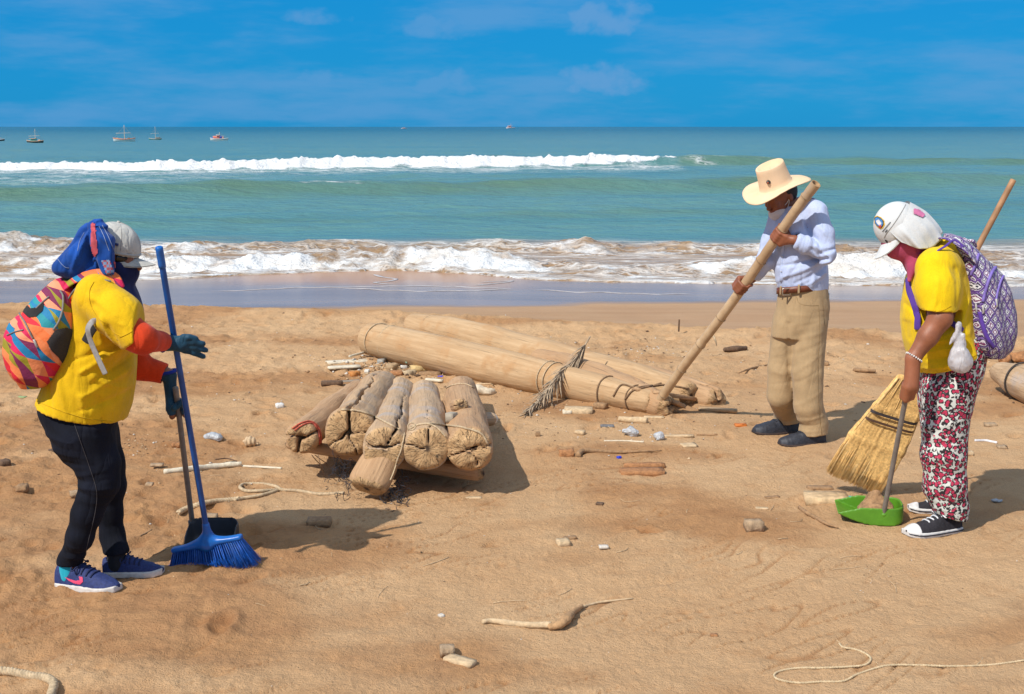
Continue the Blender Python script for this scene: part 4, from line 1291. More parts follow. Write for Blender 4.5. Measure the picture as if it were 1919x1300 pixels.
    if foxing:
        v3 = Vol((-.03, -.08, -.01), (L + .04, .08, .06), h)
        X, Y, Z = v3.xyz((slice(None),) * 3)
        lift_toe = .007 * s * np.clip((X / L - .72) / .28, 0, 1) ** 2
        d = shape(X, Y, 0 * Z + .004, .0085)
        v3.d = np.maximum(d, np.abs(Z - lift_toe - sole_h * .55) - .0035).astype(np.float32)
        Vc, Fc = v3.mesh(1)
        obj('sole_stripe', toW(Vc), Fc, foxing, sh)
    return sh, up, (Wu, Fu)
def empty_part(name, parent, loc):
    o = bpy.data.objects.new(name, None); o.empty_display_size = .05
    COL.objects.link(o); o.parent = parent
    o.location = np.asarray(loc, float) - WLOC[parent.name]
    WLOC[o.name] = np.asarray(loc, float)
    return o
def cap_brim(c, f, s, u, half, length, droop, thick=.004, n=22, m=9):
    """the curved peak of a cap: c at the forehead"""
    top, bot = [], []
    for i in range(n):
        a = math.pi * (i / (n - 1) - .5)
        for j in range(m):
            t = j / (m - 1)
            y = math.sin(a) * half * (1 - .06 * t)
            x0 = (math.cos(a) - 1) * .055
            x = x0 + t * (length * math.cos(a) ** .8 + .004 - 0 * x0)
            z = -droop * (math.sin(a) ** 2) - .12 * t * length
            top.append(c + f * x + s * y + u * z); bot.append(c + f * x + s * y + u * (z - thick))
    V = np.array(top + bot); N = n * m; F = []
    for i in range(n - 1):
        for j in range(m - 1):
            q = [i * m + j, (i + 1) * m + j, (i + 1) * m + j + 1, i * m + j + 1]
            F.append(q[::-1]); F.append([k + N for k in q])
    for i in range(n - 1):
        a, b = i * m + m - 1, (i + 1) * m + m - 1
        F.append([a, b, b + N, a + N]); a, b = i * m, (i + 1) * m; F.append([b, a, a + N, b + N])
    return V, np.array(F)
def ribbon(P, w, t, normal, n=40):
    P = resample(np.asarray(P, float), n)
    return tube(P, w / 2, 10, flat=t / w, up=normal)

def tri_pattern(name, colours, freq, wy=.6, rough=.75):
    """patchwork of triangles in bright flat colours"""
    b = NB(name)
    sp = b.n('ShaderNodeSeparateXYZ')
    nz = b.n('ShaderNodeTexNoise'); nz.inputs['Scale'].default_value = 5
    b.l(b.tc.outputs['Object'], nz.inputs['Vector'])
    av = b.n('ShaderNodeVectorMath'); av.operation = 'MULTIPLY_ADD'
    b.l(nz.outputs['Color'], av.inputs[0]); av.inputs[1].default_value = (.05, .05, .05); b.l(b.tc.outputs['Object'], av.inputs[2])
    b.l(av.outputs[0], sp.inputs[0])
    u = b.math('MULTIPLY', b.math('ADD', sp.outputs[0], b.math('MULTIPLY', sp.outputs[1], wy)), freq)
    v = b.math('MULTIPLY', b.math('ADD', sp.outputs[2], b.math('MULTIPLY', sp.outputs[0], .35)), freq * .9)
    a = b.math('ADD', u, b.math('MULTIPLY', v, .5))
    tri = b.math('GREATER_THAN', b.math('ADD', b.math('FRACT', a), b.math('FRACT', v)), 1.0)
    cb_ = b.n('ShaderNodeCombineXYZ'); b.l(b.math('FLOOR', a), cb_.inputs[0]); b.l(b.math('FLOOR', v), cb_.inputs[1]); b.l(tri, cb_.inputs[2])
    wn = b.n('ShaderNodeTexWhiteNoise'); b.l(cb_.outputs[0], wn.inputs['Vector'])
    k = len(colours)
    c = b.ramp(wn.outputs['Value'], [(i / k, q) for i, q in enumerate(colours)], 'CONSTANT')
    n1 = b.bump(b.noise(24, 4, .6), .5, .012); n2 = b.bump(b.noise(600, 2, .5), .2, .0015, n1)
    return b.fin(c, rough, n2)
def diamond_pattern(name, freq=16.0):
    """ikat diamonds in white, black and purple"""
    b = NB(name)
    sp = b.n('ShaderNodeSeparateXYZ')
    nz = b.n('ShaderNodeTexNoise'); nz.inputs['Scale'].default_value = 40; nz.inputs['Detail'].default_value = 3
    b.l(b.tc.outputs['Object'], nz.inputs['Vector'])
    av = b.n('ShaderNodeVectorMath'); av.operation = 'MULTIPLY_ADD'
    b.l(nz.outputs['Color'], av.inputs[0]); av.inputs[1].default_value = (.018, .018, .018); b.l(b.tc.outputs['Object'], av.inputs[2])
    b.l(av.outputs[0], sp.inputs[0])
    u = b.math('MULTIPLY', b.math('ADD', sp.outputs[0], b.math('MULTIPLY', sp.outputs[1], .7)), freq * 1.5)
    v = b.math('MULTIPLY', sp.outputs[2], freq)
    p, q = b.math('ADD', u, v), b.math('SUBTRACT', u, v)
    fa = b.math('ABSOLUTE', b.math('SUBTRACT', b.math('FRACT', p), .5)); fb = b.math('ABSOLUTE', b.math('SUBTRACT', b.math('FRACT', q), .5))
    d = b.math('MAXIMUM', fa, fb)
    cb_ = b.n('ShaderNodeCombineXYZ'); b.l(b.math('FLOOR', p), cb_.inputs[0]); b.l(b.math('FLOOR', q), cb_.inputs[1])
    wn = b.n('ShaderNodeTexWhiteNoise'); b.l(cb_.outputs[0], wn.inputs['Vector'])
    A_ = b.ramp(d, [(0, (.02, .015, .03)), (.10, (.66, .66, .70)), (.22, (.03, .018, .05)), (.33, (.55, .52, .62)), (.39, (.09, .035, .20))], 'CONSTANT')
    B_ = b.ramp(d, [(0, (.66, .66, .70)), (.14, (.16, .03, .11)), (.25, (.58, .55, .64)), (.35, (.035, .02, .07)), (.45, (.20, .12, .38))], 'CONSTANT')
    c = b.mix(b.math('GREATER_THAN', wn.outputs['Value'], .5), A_, B_)
    n1 = b.bump(b.noise(26, 4, .6), .45, .012)
    return b.fin(c, .75, n1)
def leopard(name):
    b = NB(name)
    nz = b.n('ShaderNodeTexNoise'); nz.inputs['Scale'].default_value = 45; nz.inputs['Detail'].default_value = 2
    b.l(b.tc.outputs['Object'], nz.inputs['Vector'])
    av = b.n('ShaderNodeVectorMath'); av.operation = 'MULTIPLY_ADD'
    b.l(nz.outputs['Color'], av.inputs[0]); av.inputs[1].default_value = (.02, .02, .02); b.l(b.tc.outputs['Object'], av.inputs[2])
    d = b.voro(46, 'F1', av.outputs[0], .75)
    brk = b.mr(b.noise(70, 2, .5), .36, .44)
    ring = b.math('MULTIPLY', b.mr(d, .36, .40), b.mr(d, .64, .59))
    c = b.mix(b.mr(d, .42, .38), (.62, .63, .58), (.46, .03, .08))
    c = b.mix(b.math('MULTIPLY', ring, brk), c, (.02, .015, .018))
    n1 = b.bump(b.noise(22, 4, .55, b.mapv((1, 1, .5))), .5, .014)
    return b.fin(c, .85, n1)
SKIN = skin_mat('skin_brown', (.30, .105, .048))
SKIN_D = skin_mat('skin_tanned', (.27, .090, .042))
# ------------------------------------------------------------------ person on the left: yellow shirt, jeans, blue jacket over the head
def left_person():
    Y0 = 5.17
    W = lambda px, py, dy=0.0: at(px, py, Y0 + dy)
    K = mpp(W(160, 800))
    base = G(205, 1092)
    root = empty('person', tuple(base), 'person in a yellow shirt and dark jeans with a blue jacket draped over the cap', 'person')
    yellow = cloth('shirt_yellow_warm', (.76, .46, .003), .12, 900, .28, .88, (.42, .24, .02))
    orange = cloth('sleeve_orange', (.66, .052, .010), .2)
    jeans = cloth('denim_dark', (.0055, .0072, .0155), .5, 700, .35, .9, None, 0.0)
    blue = cloth('jacket_blue', (.006, .068, .33), .3, 700, .4)
    glove = cloth('glove_teal', (.010, .062, .115), .4, 500, .6, .6)
    navy = cloth('bandana_navy', (.012, .022, .11), .4)
    zf = gz(base[0], base[1])
    # poles first: the hands close round them
    bb = G(398, 1052)
    broom_foot = at(389, 1003, bb[1]); broom_top = at(298, 463, Y0 - .16)
    pan_b = G(372, 1018)
    pan_foot = at(362, 992, pan_b[1]); pan_top = at(329, 726, Y0 + .20)
    def online(a, b, py):
        for t in np.linspace(0, 1, 400):
            p = a + (b - a) * t
            if topx(p)[1] >= py: return p
        return b
    hand_n = online(broom_top, broom_foot, 640); hand_f = online(pan_top, pan_foot, 768)
    HN, TN, HF, TF = G(112, 1096), G(222, 1108), G(196, 1077), G(306, 1074)
    AN = HN + .055 * nrmz(TN - HN) + [0, 0, .085]; AF = HF + .055 * nrmz(TF - HF) + [0, 0, .085]
    # --- body
    v = Vol(at(40, 1110, Y0 - .45), at(420, 405, Y0 + .45), .0065)
    v = Vol((W(40, 800)[0], Y0 - .42, zf + .02), (W(420, 800)[0], Y0 + .40, W(200, 408)[2]), .0066)
    hc = W(212, 477)
    f, sd, u = head(v, hc, (1, -.05, -.22), (.22, 0, 1))
    v.add(rc(hc - u * .06 - f * .02, W(200, 545), .055, .065), .03)
    v.add(loftpx([(540, 165, 225, .14), (600, 140, 235, .16), (700, 108, 228, .16), (790, 112, 196, .14), (830, 128, 196, .12)], Y0), .03)
    sh_n, el_n, wr_n = W(195, 565, -.17), W(262, 634, -.24), hand_n + (W(326, 637, -.2) - W(337, 640, -.2)) * 1.0
    wr_n = np.array([W(322, 635)[0], hand_n[1] - .03, W(322, 636)[2]])
    chain(v, [sh_n, el_n, wr_n], [.06, .042, .028])
    sh_f, el_f = W(215, 575, .17), W(258, 680, .24)
    wr_f = np.array([W(288, 726)[0], hand_f[1] + .0, W(288, 724)[2]])
    chain(v, [sh_f, el_f, wr_f], [.06, .042, .028])
    chain(v, [W(160, 815, -.085), W(182, 868, -.09), W(187, 905, -.10), W(163, 962, -.11), W(150, 1005, -.11), AN, AN + .05 * nrmz(TN - HN) - [0, 0, .055]], [.08, .06, .05, .04, .034, .028, .022])
    chain(v, [W(172, 820, .085), W(194, 868, .09), W(204, 908, .10), W(205, 958, .11), W(211, 1005, .11), AF, AF + .05 * nrmz(TF - HF) - [0, 0, .055]], [.08, .06, .045, .034, .030, .026, .022])
    # open near hand: thumb behind the pole, fingers stretched past it
    pc = np.array([hand_n[0] + .035, hand_n[1] - .030, hand_n[2] - .002])
    v.add(rc(wr_n, pc, .026, .030), .015)
    for i, (tx, ty) in enumerate(((367, 634), (381, 644), (386, 656), (381, 668))):
        kn = pc + np.array([.012, -.004 + .016 * (i - 1.5) * .3, .026 - .017 * i])
        tip = at(tx, ty, pc[1] - .005 + .012 * i)
        mid = (kn + tip) / 2 + np.array([0, -.008, .005])
        chain(v, [kn, mid, tip], [.0115, .0105, .0085], .004)
        v.add(rc(pc - [.01, 0, 0], kn, .022, .012), .008)
    chain(v, [wr_n + [.015, .01, -.012], hand_n + [.022, .018, -.02], hand_n + [.040, .022, .004]], [.016, .012, .009], .006)
    grip(v, hand_f, pan_top - pan_foot, (-1, .1, 0), .014, wr_f, wrap=-1, rf=.011)
    V, F = v.mesh(1)
    cen = V[F].mean(1)
    obj('body', V, F, [SKIN], root)
    bodyvol = v
    # --- gloves: the hand's own surface, a little thicker
    for wr, nm in ((wr_n, 'glove'), (wr_f, 'glove')):
        lo = wr + [-.06, -.12, -.17]; hi = wr + [.20, .14, .12]
        w = v.win(lo, hi, 0)
        g = Vol(v.lo + np.array([q.start for q in w]) * v.h, v.lo + np.array([q.stop - 1 for q in w]) * v.h, v.h)
        g.d = (v.d[w] - .0035).copy(); g.n = np.array(g.d.shape); g.c = [v.c[k][w[k]] for k in range(3)]
        ax = nrmz((pc if wr is wr_n else hand_f) - wr)
        g.plane(wr - ax * .018, -ax)
        X, Y, Z = g.xyz((slice(None),) * 3)
        g.d = np.maximum(g.d, np.sqrt((X - wr[0] - .05) ** 2 + (Y - wr[1]) ** 2 + (Z - wr[2] + .02) ** 2) - .165)
        g.disp(lambda P: .0012 * perlin(P * 60, 2))
        gl = obj(nm, *g.mesh(1), glove, root)
        P = [wr - ax * .022, wr - ax * .004]
        th = np.linspace(0, 2 * np.pi, 25); fb = nrmz(np.cross(ax, [0, 1, 0])); sb = np.cross(ax, fb)
        c = wr - ax * .014
        obj('cuff', *tube(np.array([c + fb * .034 * math.cos(a) + sb * .034 * math.sin(a) for a in th]), .008, 8), cloth('cuff_blue', (.01, .03, .28), .2), gl)
    # --- jeans
    v = Vol((W(55, 800)[0], Y0 - .26, zf + .03), (W(260, 800)[0], Y0 + .27, W(200, 742)[2]), .0065)
    v.add(loftpx([(735, 70, 214, .17), (768, 74, 216, .18), (800, 92, 216, .185), (830, 108, 216, .18), (855, 122, 214, .15)], Y0), .03)
    chain(v, [W(158, 815, -.085), W(182, 868, -.09), W(187, 905, -.10), W(163, 962, -.11), W(150, 1005, -.11), AN + [.004, 0, .02], AN - [-.004, 0, .02]], [.125, .088, .075, .058, .052, .048, .046], .03)
    chain(v, [W(172, 820, .085), W(194, 868, .09), W(204, 908, .10), W(205, 958, .11), W(211, 1005, .11), AF + [0, 0, .02], AF - [0, 0, .02]], [.115, .085, .068, .052, .050, .047, .045], .03)
    def jf(P):
        z = P[:, 2]
        d = .004 * folds(P, (1, .3, .3), 3, 9, 1)
        kz = np.exp(-((z - (zf + .50)) / .10) ** 2) + np.exp(-((z - (zf + .10)) / .06) ** 2)
        d = d + .005 * kz * folds(P, (1, .5, .2), 4, 17, 5)
        return d + creases(P, Y0, [(152, 886, 205, 876, 5, .007), (150, 897, 212, 893, 4, -.006), (153, 908, 215, 912, 5, .008), (156, 918, 212, 930, 4, -.006), (150, 930, 200, 940, 5, .005),
            (88, 812, 150, 822, 5, .007), (95, 826, 160, 838, 4, -.006), (108, 842, 175, 852, 5, .006), (126, 862, 190, 866, 4, -.005), (213, 812, 150, 800, 5, -.005),
            (128, 1020, 178, 1028, 4, .005), (126, 1034, 176, 1040, 4, -.006), (126, 1046, 174, 1050, 4, .005), (195, 1025, 232, 1018, 4, .004), (200, 1038, 236, 1034, 4, -.004)]) - .001
    v.disp(jf)
    v.cut_local(AN + [0, 0, .012], (0, 0, -1), .085, .03, .010); v.cut_local(AF + [0, 0, .012], (0, 0, -1), .085, .03, .010)
    V, F = v.mesh(1)
    obj('jeans', V, F, jeans, root)
    jt = bvh(V, F)
    seam = on(jt, [(138, 790), (152, 830), (168, 875), (181, 920), (178, 960), (166, 1010), (158, 1045)], .0012, 70)
    obj('seam', *tube(seam, .0016, 5), basic('seam_thread', (.05, .045, .05), .9), root)
    # --- orange under-sleeves
    v = Vol((W(180, 800)[0], Y0 - .40, W(300, 790)[2]), (W(345, 800)[0], Y0 + .36, W(200, 560)[2]), .006)
    chain(v, [W(200, 570, -.17), W(250, 628, -.235), W(268, 636, -.24), wr_n - nrmz(wr_n - el_n) * .004], [.075, .058, .056, .036], .02)
    chain(v, [W(215, 580, .17), W(254, 674, .24), W(262, 688, .24), wr_f - nrmz(wr_f - el_f) * .012], [.07, .058, .055, .042], .02)
    v.disp(lambda P: .006 * folds(P, (.4, .2, 1), 4, 13, 11) + .003 * folds(P, (.1, 1, .6), 6, 24, 12))
    v.cut_local(wr_n - nrmz(wr_n - el_n) * .016, wr_n - el_n, .07, .02)
    v.cut_local(wr_f - nrmz(wr_f - el_f) * .02, wr_f - el_f, .07, .02)
    obj('undershirt', *v.mesh(1), orange, root)
    # --- yellow t-shirt
    v = Vol((W(45, 800)[0], Y0 - .40, W(200, 815)[2]), (W(300, 800)[0], Y0 + .36, W(200, 505)[2]), .0065)
    v.add(loftpx([(508, 178, 214, .07), (522, 160, 222, .12), (545, 143, 236, .17), (575, 132, 250, .19), (610, 122, 256, .20), (640, 114, 254, .20), (680, 100, 253, .205),
                  (720, 84, 250, .21), (760, 68, 242, .21), (800, 62, 226, .205), (835, 62, 216, .20)], Y0), .03)
    cuff_n = W(266, 633, -.235)
    chain(v, [W(185, 556, -.15), W(222, 590, -.20), W(277, 645, -.24)], [.092, .084, .076], .045)
    cuff_f = W(250, 650, .23)
    chain(v, [W(205, 560, .15), cuff_f, cuff_f + nrmz(cuff_f - W(205, 560, .15)) * .02], [.095, .082, .075], .05)
    def sf(P):
        x, z = P[:, 0], P[:, 2]
        d = .007 * folds(P, (.6, .25, .8), 2.2, 6.5, 21) + .0022 * folds(P, (.9, .1, .5), 4, 15, 22)
        lo = sstep(W(0, 720)[2], W(0, 800)[2], z)
        d = d + lo * .007 * folds(P, (.15, .1, 1), 2.0, 9, 23)
        return d + creases(P, Y0, [(226, 642, 150, 668, 6, -.009), (236, 650, 165, 690, 7, .010), (244, 662, 180, 715, 5, -.008), (250, 690, 170, 735, 7, .008), (246, 735, 150, 765, 6, -.006),
            (215, 640, 188, 600, 6, -.010), (228, 600, 246, 632, 5, -.006), (200, 560, 250, 590, 6, -.006), (190, 548, 262, 600, 7, .006), (214, 585, 236, 636, 5, .007),
            (200, 600, 204, 690, 6, .006), (186, 700, 235, 735, 6, .007), (160, 640, 150, 720, 7, -.005), (120, 700, 140, 770, 7, .006), (100, 720, 112, 770, 6, -.006), (190, 740, 196, 795, 6, -.006), (165, 735, 172, 788, 6, .006)])
    v.disp(lambda P: 1.45 * sf(P), .045)
    v.cut_local(cuff_n, (.56, 0, -.80), .12, .05)
    v.cut_local(cuff_f, cuff_f - W(205, 560, .15), .13, .05)
    hl, hr = W(60, 748), W(221, 784)
    hn = np.array([hr[2] - hl[2], 0, -(hr[0] - hl[0])]); hn = hn if hn[2] < 0 else -hn
    X, Y, Z = v.xyz((slice(None),) * 3)
    v.plane((hl + hr) / 2, hn, .05)
    V, F = v.mesh(1)
    st = obj('t_shirt', V, F, yellow, root)
    tt = bvh(V, F)
    hem = on(tt, [(66, 750), (110, 768), (160, 783), (212, 790)], .0012, 50)
    obj('hem_stitch', *tube(hem, .0015, 5), basic('stitch_yellow', (.66, .40, .0), .9), st)
    hem = on(tt, [(224, 632), (240, 625), (262, 611), (278, 602)], .0012, 24)
    if len(hem) > 3: obj('hem_stitch', *tube(hem, .0013, 5), basic('stitch_yellow', (.66, .40, .0), .9), st)
    for pth in ([(176, 528), (168, 545), (170, 570), (182, 592), (196, 606)], [(228, 630), (212, 622), (198, 608)]):
        P = on(tt, pth, .0010, 24)
        if len(P) > 4: obj('seam', *tube(P, .0016, 4), basic('stitch_yellow', (.66, .40, .0), .9), st)
    # --- cap
    capm = cloth('cap_white', (.54, .53, .49), .25, 500, .5)
    c0 = hc + u * .030
    v = Vol(c0 - .16, c0 + .16, .005)
    v.add(ell(c0, (.106, .092, .104), [f, sd, u]), 0)
    v.disp(lambda P: .003 * folds(P, (.3, .2, 1), 6, 22, 31))
    v.plane(c0 - u * .012 - f * .0, -u + f * -.10, .04, .007)
    cap = obj('cap', *v.mesh(1), capm, root)
    obj('peak', *cap_brim(c0 + f * .084 - u * .020, f, sd, u, .068, .088, .026), capm, cap)
    th = np.linspace(-1.35, 1.35, 30)
    obj('cap_band', *tube(np.array([c0 - u * .008 + f * .107 * math.cos(a) + sd * .093 * math.sin(a) for a in th]), .0035, 6, flat=1), cloth('cap_band_grey', (.45, .44, .42)), cap)
    obj('button', *tube(np.array([c0 + u * .102, c0 + u * .108]), .007, 8), capm, cap)
    for q in (-1.05, 0, 1.05):
        P = np.array([c0 + (f * math.cos(q) * .1065 + sd * math.sin(q) * .0925) * math.cos(e) + u * .1045 * math.sin(e) for e in np.linspace(.05, 1.5, 16)])
        obj('cap_seam', *tube(P, .0014, 4), basic('seam_grey', (.36, .35, .33), .9), cap)
    obj('cap_label', *slab(c0 - sd * .088 + f * .03 + u * .028, f, u, sd, .028, .010, .006, .02, 5), basic('label_navy', (.03, .05, .18), .7), cap)
    obj('sunglasses', *tube(np.array([hc + f * (.095 - .055 * abs(math.sin(a)) ** 2) + sd * .072 * math.sin(a) + u * .002 for a in np.linspace(-1.5, 1.5, 24)]), .015, 8, flat=.35, up=f), basic('sunglass_dark', (.012, .012, .014), .15), root)
    # --- bandana over the face and chest
    v = Vol((W(195, 800)[0], Y0 - .16, W(0, 600)[2]), (W(285, 800)[0], Y0 + .16, W(0, 470)[2]), .005)
    v.add(ell(hc + f * .035 - u * .06, (.083, .068, .075), [f, sd, u]), .0)
    v.add(loftpx([(486, 204, 248, .072), (500, 202, 253, .075), (514, 201, 249, .075), (530, 206, 248, .085), (550, 222, 256, .085), (568, 238, 263, .07), (584, 256, 268, .03)], Y0), .02)
    v.disp(lambda P: .006 * folds(P, (.5, .2, -1), 4, 13, 41) + .003 * folds(P, (1, .2, .1), 5, 20, 42))
    v.plane(hc - u * .012 + f * .05, u * 1 + f * .1, .02)
    obj('bandana', *v.mesh(1), navy, root)
    # --- blue jacket slung over the head
    v = Vol((W(85, 800)[0], Y0 - .22, W(0, 540)[2]), (W(250, 800)[0], Y0 + .20, W(0, 405)[2]), .006)
    v.add(loftpx([(416, 164, 184, .05), (424, 154, 192, .085), (438, 146, 197, .11), (455, 134, 202, .125), (472, 120, 206, .135), (488, 107, 211, .14), (502, 102, 215, .14), (514, 116, 216, .13), (524, 142, 214, .11), (530, 160, 210, .08)], Y0), .03)
    chain(v, [W(184, 425, -.09), W(196, 450, -.13), W(208, 478, -.145), W(219, 510, -.145)], [.03, .030, .026, .024], .012)
    chain(v, [W(176, 428, -.10), W(184, 458, -.135), W(193, 485, -.15), W(202, 508, -.155)], [.03, .028, .024, .022], .010)
    chain(v, [W(175, 440, -.09), W(140, 475, -.10), W(112, 500, -.10)], [.03, .035, .03], .02)
    def bj(P):
        c = W(182, 420, -.05); q = P - c
        an = np.arctan2(q[:, 0], -q[:, 2]); rr = np.sqrt((q ** 2).sum(1))
        return .011 * np.sin(an * 9 + 3 * perlin(P * 5, 51)) * sstep(.02, .10, rr) * (.5 + .5 * perlin(P * 4, 52)) + .010 * folds(P, (.6, .2, 1), 3, 9, 53) + .003 * folds(P, (.5, .2, 1), 5, 20, 54) \
            + creases(P, Y0, [(160, 430, 125, 470, 6, -.012), (165, 440, 140, 500, 6, .012), (172, 480, 150, 520, 5, -.010), (178, 485, 182, 520, 5, .010), (186, 480, 190, 515, 4, -.010), (120, 470, 112, 505, 5, -.006), (150, 450, 128, 515, 5, -.008)])
    v.disp(bj, .05)
    V, F = v.mesh(1)
    jk = obj('draped_jacket', V, F, blue, root)
    t = bvh(V, F)
    def pt(nm, poly, m, off=.003):
        V_, F_ = patch(t, poly, off, 1.5)
        if len(F_): obj(nm, V_, F_, m, jk)
    pink = basic('trim_pink', (.50, .07, .09), .8, .2, 40)
    pt('trim_strip', [(171, 419), (178, 418), (183, 474), (178, 481), (172, 476)], pink)
    plaid = NB('cuff_plaid')
    chk = plaid.n('ShaderNodeTexChecker'); chk.inputs['Scale'].default_value = 90; plaid.l(plaid.tc.outputs['Object'], chk.inputs['Vector'])
    chk.inputs[1].default_value = (.45, .10, .12, 1); chk.inputs[2].default_value = (.22, .35, .55, 1)
    plaid = plaid.fin(chk.outputs[0], .85)
    pt('cuff', [(190, 488), (205, 486), (213, 509), (200, 514)], plaid)
    pt('cuff', [(212, 490), (223, 488), (231, 512), (217, 515)], pink)
    for pth in ([(104, 478), (112, 490), (122, 500), (130, 502)], [(186, 424), (196, 446), (205, 470)], [(192, 422), (204, 446), (214, 472)], [(158, 436), (150, 452), (146, 470)]):
        P = on(t, pth, .0015, 20)
        if len(P) > 3: obj('stitching', *tube(P, .0014, 4), basic('stitch_pale', (.25, .32, .5), .9), jk)
    # --- shoes
    rows = [(0, .026, .082), (.03, .035, .092), (.075, .037, .096), (.11, .040, .090), (.15, .045, .072), (.19, .047, .058), (.23, .041, .047), (.262, .020, .034)]
    up_m = basic('shoe_navy', (.020, .035, .14), .75, .3, 120, .5, 500, .002)
    so_m = basic('shoe_sole_white', (.62, .58, .54), .7, .2, 30, .3, 60, .004)
    lc_m = basic('lace_navy', (.012, .018, .07), .8)
    lab = ['near running shoe with a pink tick', 'far running shoe with muddy white sole']
    for i, (h, tt_) in enumerate((((112, 1096), (222, 1108)), ((196, 1077), (306, 1074)))):
        H, T = (HN, TN) if i == 0 else (HF, TF)
        sh, upo, (Vu, Fu) = shoe(root, H, T, rows, up_m, so_m, .028, lc_m)
        sh['label'] = lab[i]
        if i == 0:
            tr = bvh(Vu, Fu)
            V_, F_ = patch(tr, [(122, 1081), (132, 1085), (142, 1088), (150, 1087), (148, 1080), (155, 1081), (156, 1090), (150, 1095), (140, 1093), (130, 1088)], .0022, .8)
            if len(F_): obj('swoosh', V_, F_, basic('logo_pink', (.75, .07, .16), .6), sh)
        ank = AN if i == 0 else AF
        so = Vol(ank + [-.07, -.07, -.07], ank + [.07, .07, .06], .005)
        so.add(rc(ank - [0, 0, .04], ank + [0, 0, .04], .038, .041), 0)
        obj('sock', *so.mesh(1), cloth('sock_cyan', (.02, .42, .55), .1) if i == 0 else basic('sock_black', (.015, .015, .02), .9), root)
    # --- backpack (a thing of its own)
    bp = empty('backpack', tuple(W(90, 722)), 'backpack patched with bright multicoloured triangles on the left person', 'backpack')
    pat = tri_pattern('patchwork_triangles', [lin(235, 130, 75), lin(205, 25, 80), lin(20, 120, 165), lin(230, 135, 85), lin(150, 140, 30), lin(215, 30, 50), lin(30, 140, 150), lin(240, 120, 60), lin(120, 30, 75), lin(240, 150, 110)], 16.0)
    grey = basic('zip_grey', (.20, .18, .17), .6, .2, 60, .4, 300)
    mesh_b = basic('mesh_pocket_black', (.035, .032, .032), .85, .3, 300, .6, 500)
    v = Vol((W(0, 800)[0], Y0 - .31, W(0, 735)[2]), (W(215, 800)[0], Y0 + .30, W(0, 500)[2]), .0065)
    v.add(loftpx([(520, 112, 150, .12), (535, 95, 160, .16), (555, 78, 166, .20), (580, 60, 168, .24), (610, 50, 172, .262), (650, 45, 162, .262), (690, 48, 138, .24), (712, 60, 112, .19)], Y0, 3.2), .03)
    v.add(loftpx([(585, 42, 100, .12), (600, 24, 100, .14), (625, 13, 100, .15), (655, 12, 100, .155), (685, 18, 100, .15), (705, 32, 98, .13), (720, 52, 92, .10)], Y0), .018)
    v.disp(lambda P: .007 * folds(P, (.6, .3, -1), 3, 9, 61) + .003 * folds(P, (1, .2, .4), 5, 18, 62))
    # half-open mouth of the main zip
    m0 = W(62, 584, -.12)
    v.sub(ell(m0, (.045, .07, .012), [nrmz((1, 0, .35)), np.array((0, 1, 0)), nrmz((-.35, 0, 1))]), .006)
    V, F = v.mesh(1)
    bag = obj('bag', V, F, pat, bp)
    t = bvh(V, F)
    def zp(path, r=.0045, m=grey, nm='zip'):
        P = on(t, path, .002, 40)
        if len(P) > 4: obj(nm, *tube(P, r, 6), m, bp)
    zp([(33, 583), (45, 600), (54, 618), (62, 634)], .004)
    zp([(113, 545), (118, 556), (117, 580), (110, 602), (100, 618)], .0045)
    zp([(92, 556), (80, 566), (68, 578)], .0035)
    V_, F_ = patch(t, [(37, 572), (47, 567), (58, 578), (70, 576), (83, 567), (80, 582), (68, 593), (54, 595), (44, 586)], .003, .8)
    if len(F_): obj('bag_lining', V_, F_, basic('lining_black', (.02, .018, .018), .9), bp)
    zp([(14, 628), (28, 622), (44, 618)], .003)
    V_, F_ = patch(t, [(88, 640), (104, 618), (124, 614), (146, 620), (160, 618), (150, 645), (136, 668), (120, 686), (108, 668), (96, 656)], .004, 1)
    if len(F_): obj('side_pocket', V_, F_, mesh_b, bp)
    P = hit(t, 64, 636, .004)
    if P is not None: obj('zip_puller', *tube(np.array([P, P + [.012, -.003, -.03]]), .005, 6), basic('puller_steel', (.45, .43, .4), .35), bp)
    V, F = None, None
    Ps = on(tt, [(168, 526), (180, 520), (196, 518), (208, 524)], .006, 20)
    stp = [W(118, 540, -.12), W(140, 524, -.14), W(165, 515, -.15), W(190, 512, -.15), W(210, 520, -.15), W(220, 540, -.17)]
    obj('shoulder_strap', *ribbon(stp, .06, .014, (0, -.6, 1)), pat, bp)
    obj('strap_edge', *tube(resample(np.array([W(128, 560, -.16), W(140, 543, -.185), W(158, 530, -.19), W(185, 524, -.19), W(208, 527, -.185)]), 30), .004, 6), grey, bp)
    stp = [W(184, 602, -.262), W(174, 602, -.275), W(166, 612, -.28), (W(165, 622, -.28)), W(170, 640, -.272), W(182, 668, -.272), W(197, 700, -.275)]
    obj('loose_strap', *ribbon(stp, .024, .003, (-.3, -1, .1)), basic('strap_grey', (.32, .30, .28), .6, .15, 80), bp)
    stp = [W(160, 640, -.235), W(172, 618, -.245), W(186, 603, -.25), W(200, 600, -.22)]
    obj('strap_base', *ribbon(stp, .035, .006, (0, -1, .2)), mesh_b, bp)
    # --- broom
    br = empty('broom', tuple(bb), 'blue plastic broom with long blue handle and fanned bristles', 'broom')
    pb = basic('plastic_blue', (.008, .12, .45), .35, .15, 30, .1, 80)
    pbd = basic('pole_blue', (.006, .075, .30), .38, .25, 12, .1, 80)
    dr = nrmz(broom_foot - broom_top)
    obj('handle', *tube(np.linspace(broom_top, broom_foot + dr * .02, 30), .0125, 14), pbd, br)
    obj('handle_grip', *tube(np.linspace(broom_top, broom_top + dr * .085, 8), .0150, 14), pb, br)
    hx = nrmz(at(455, 1005, bb[1] - .03) - at(325, 1028, bb[1] + .03)); 
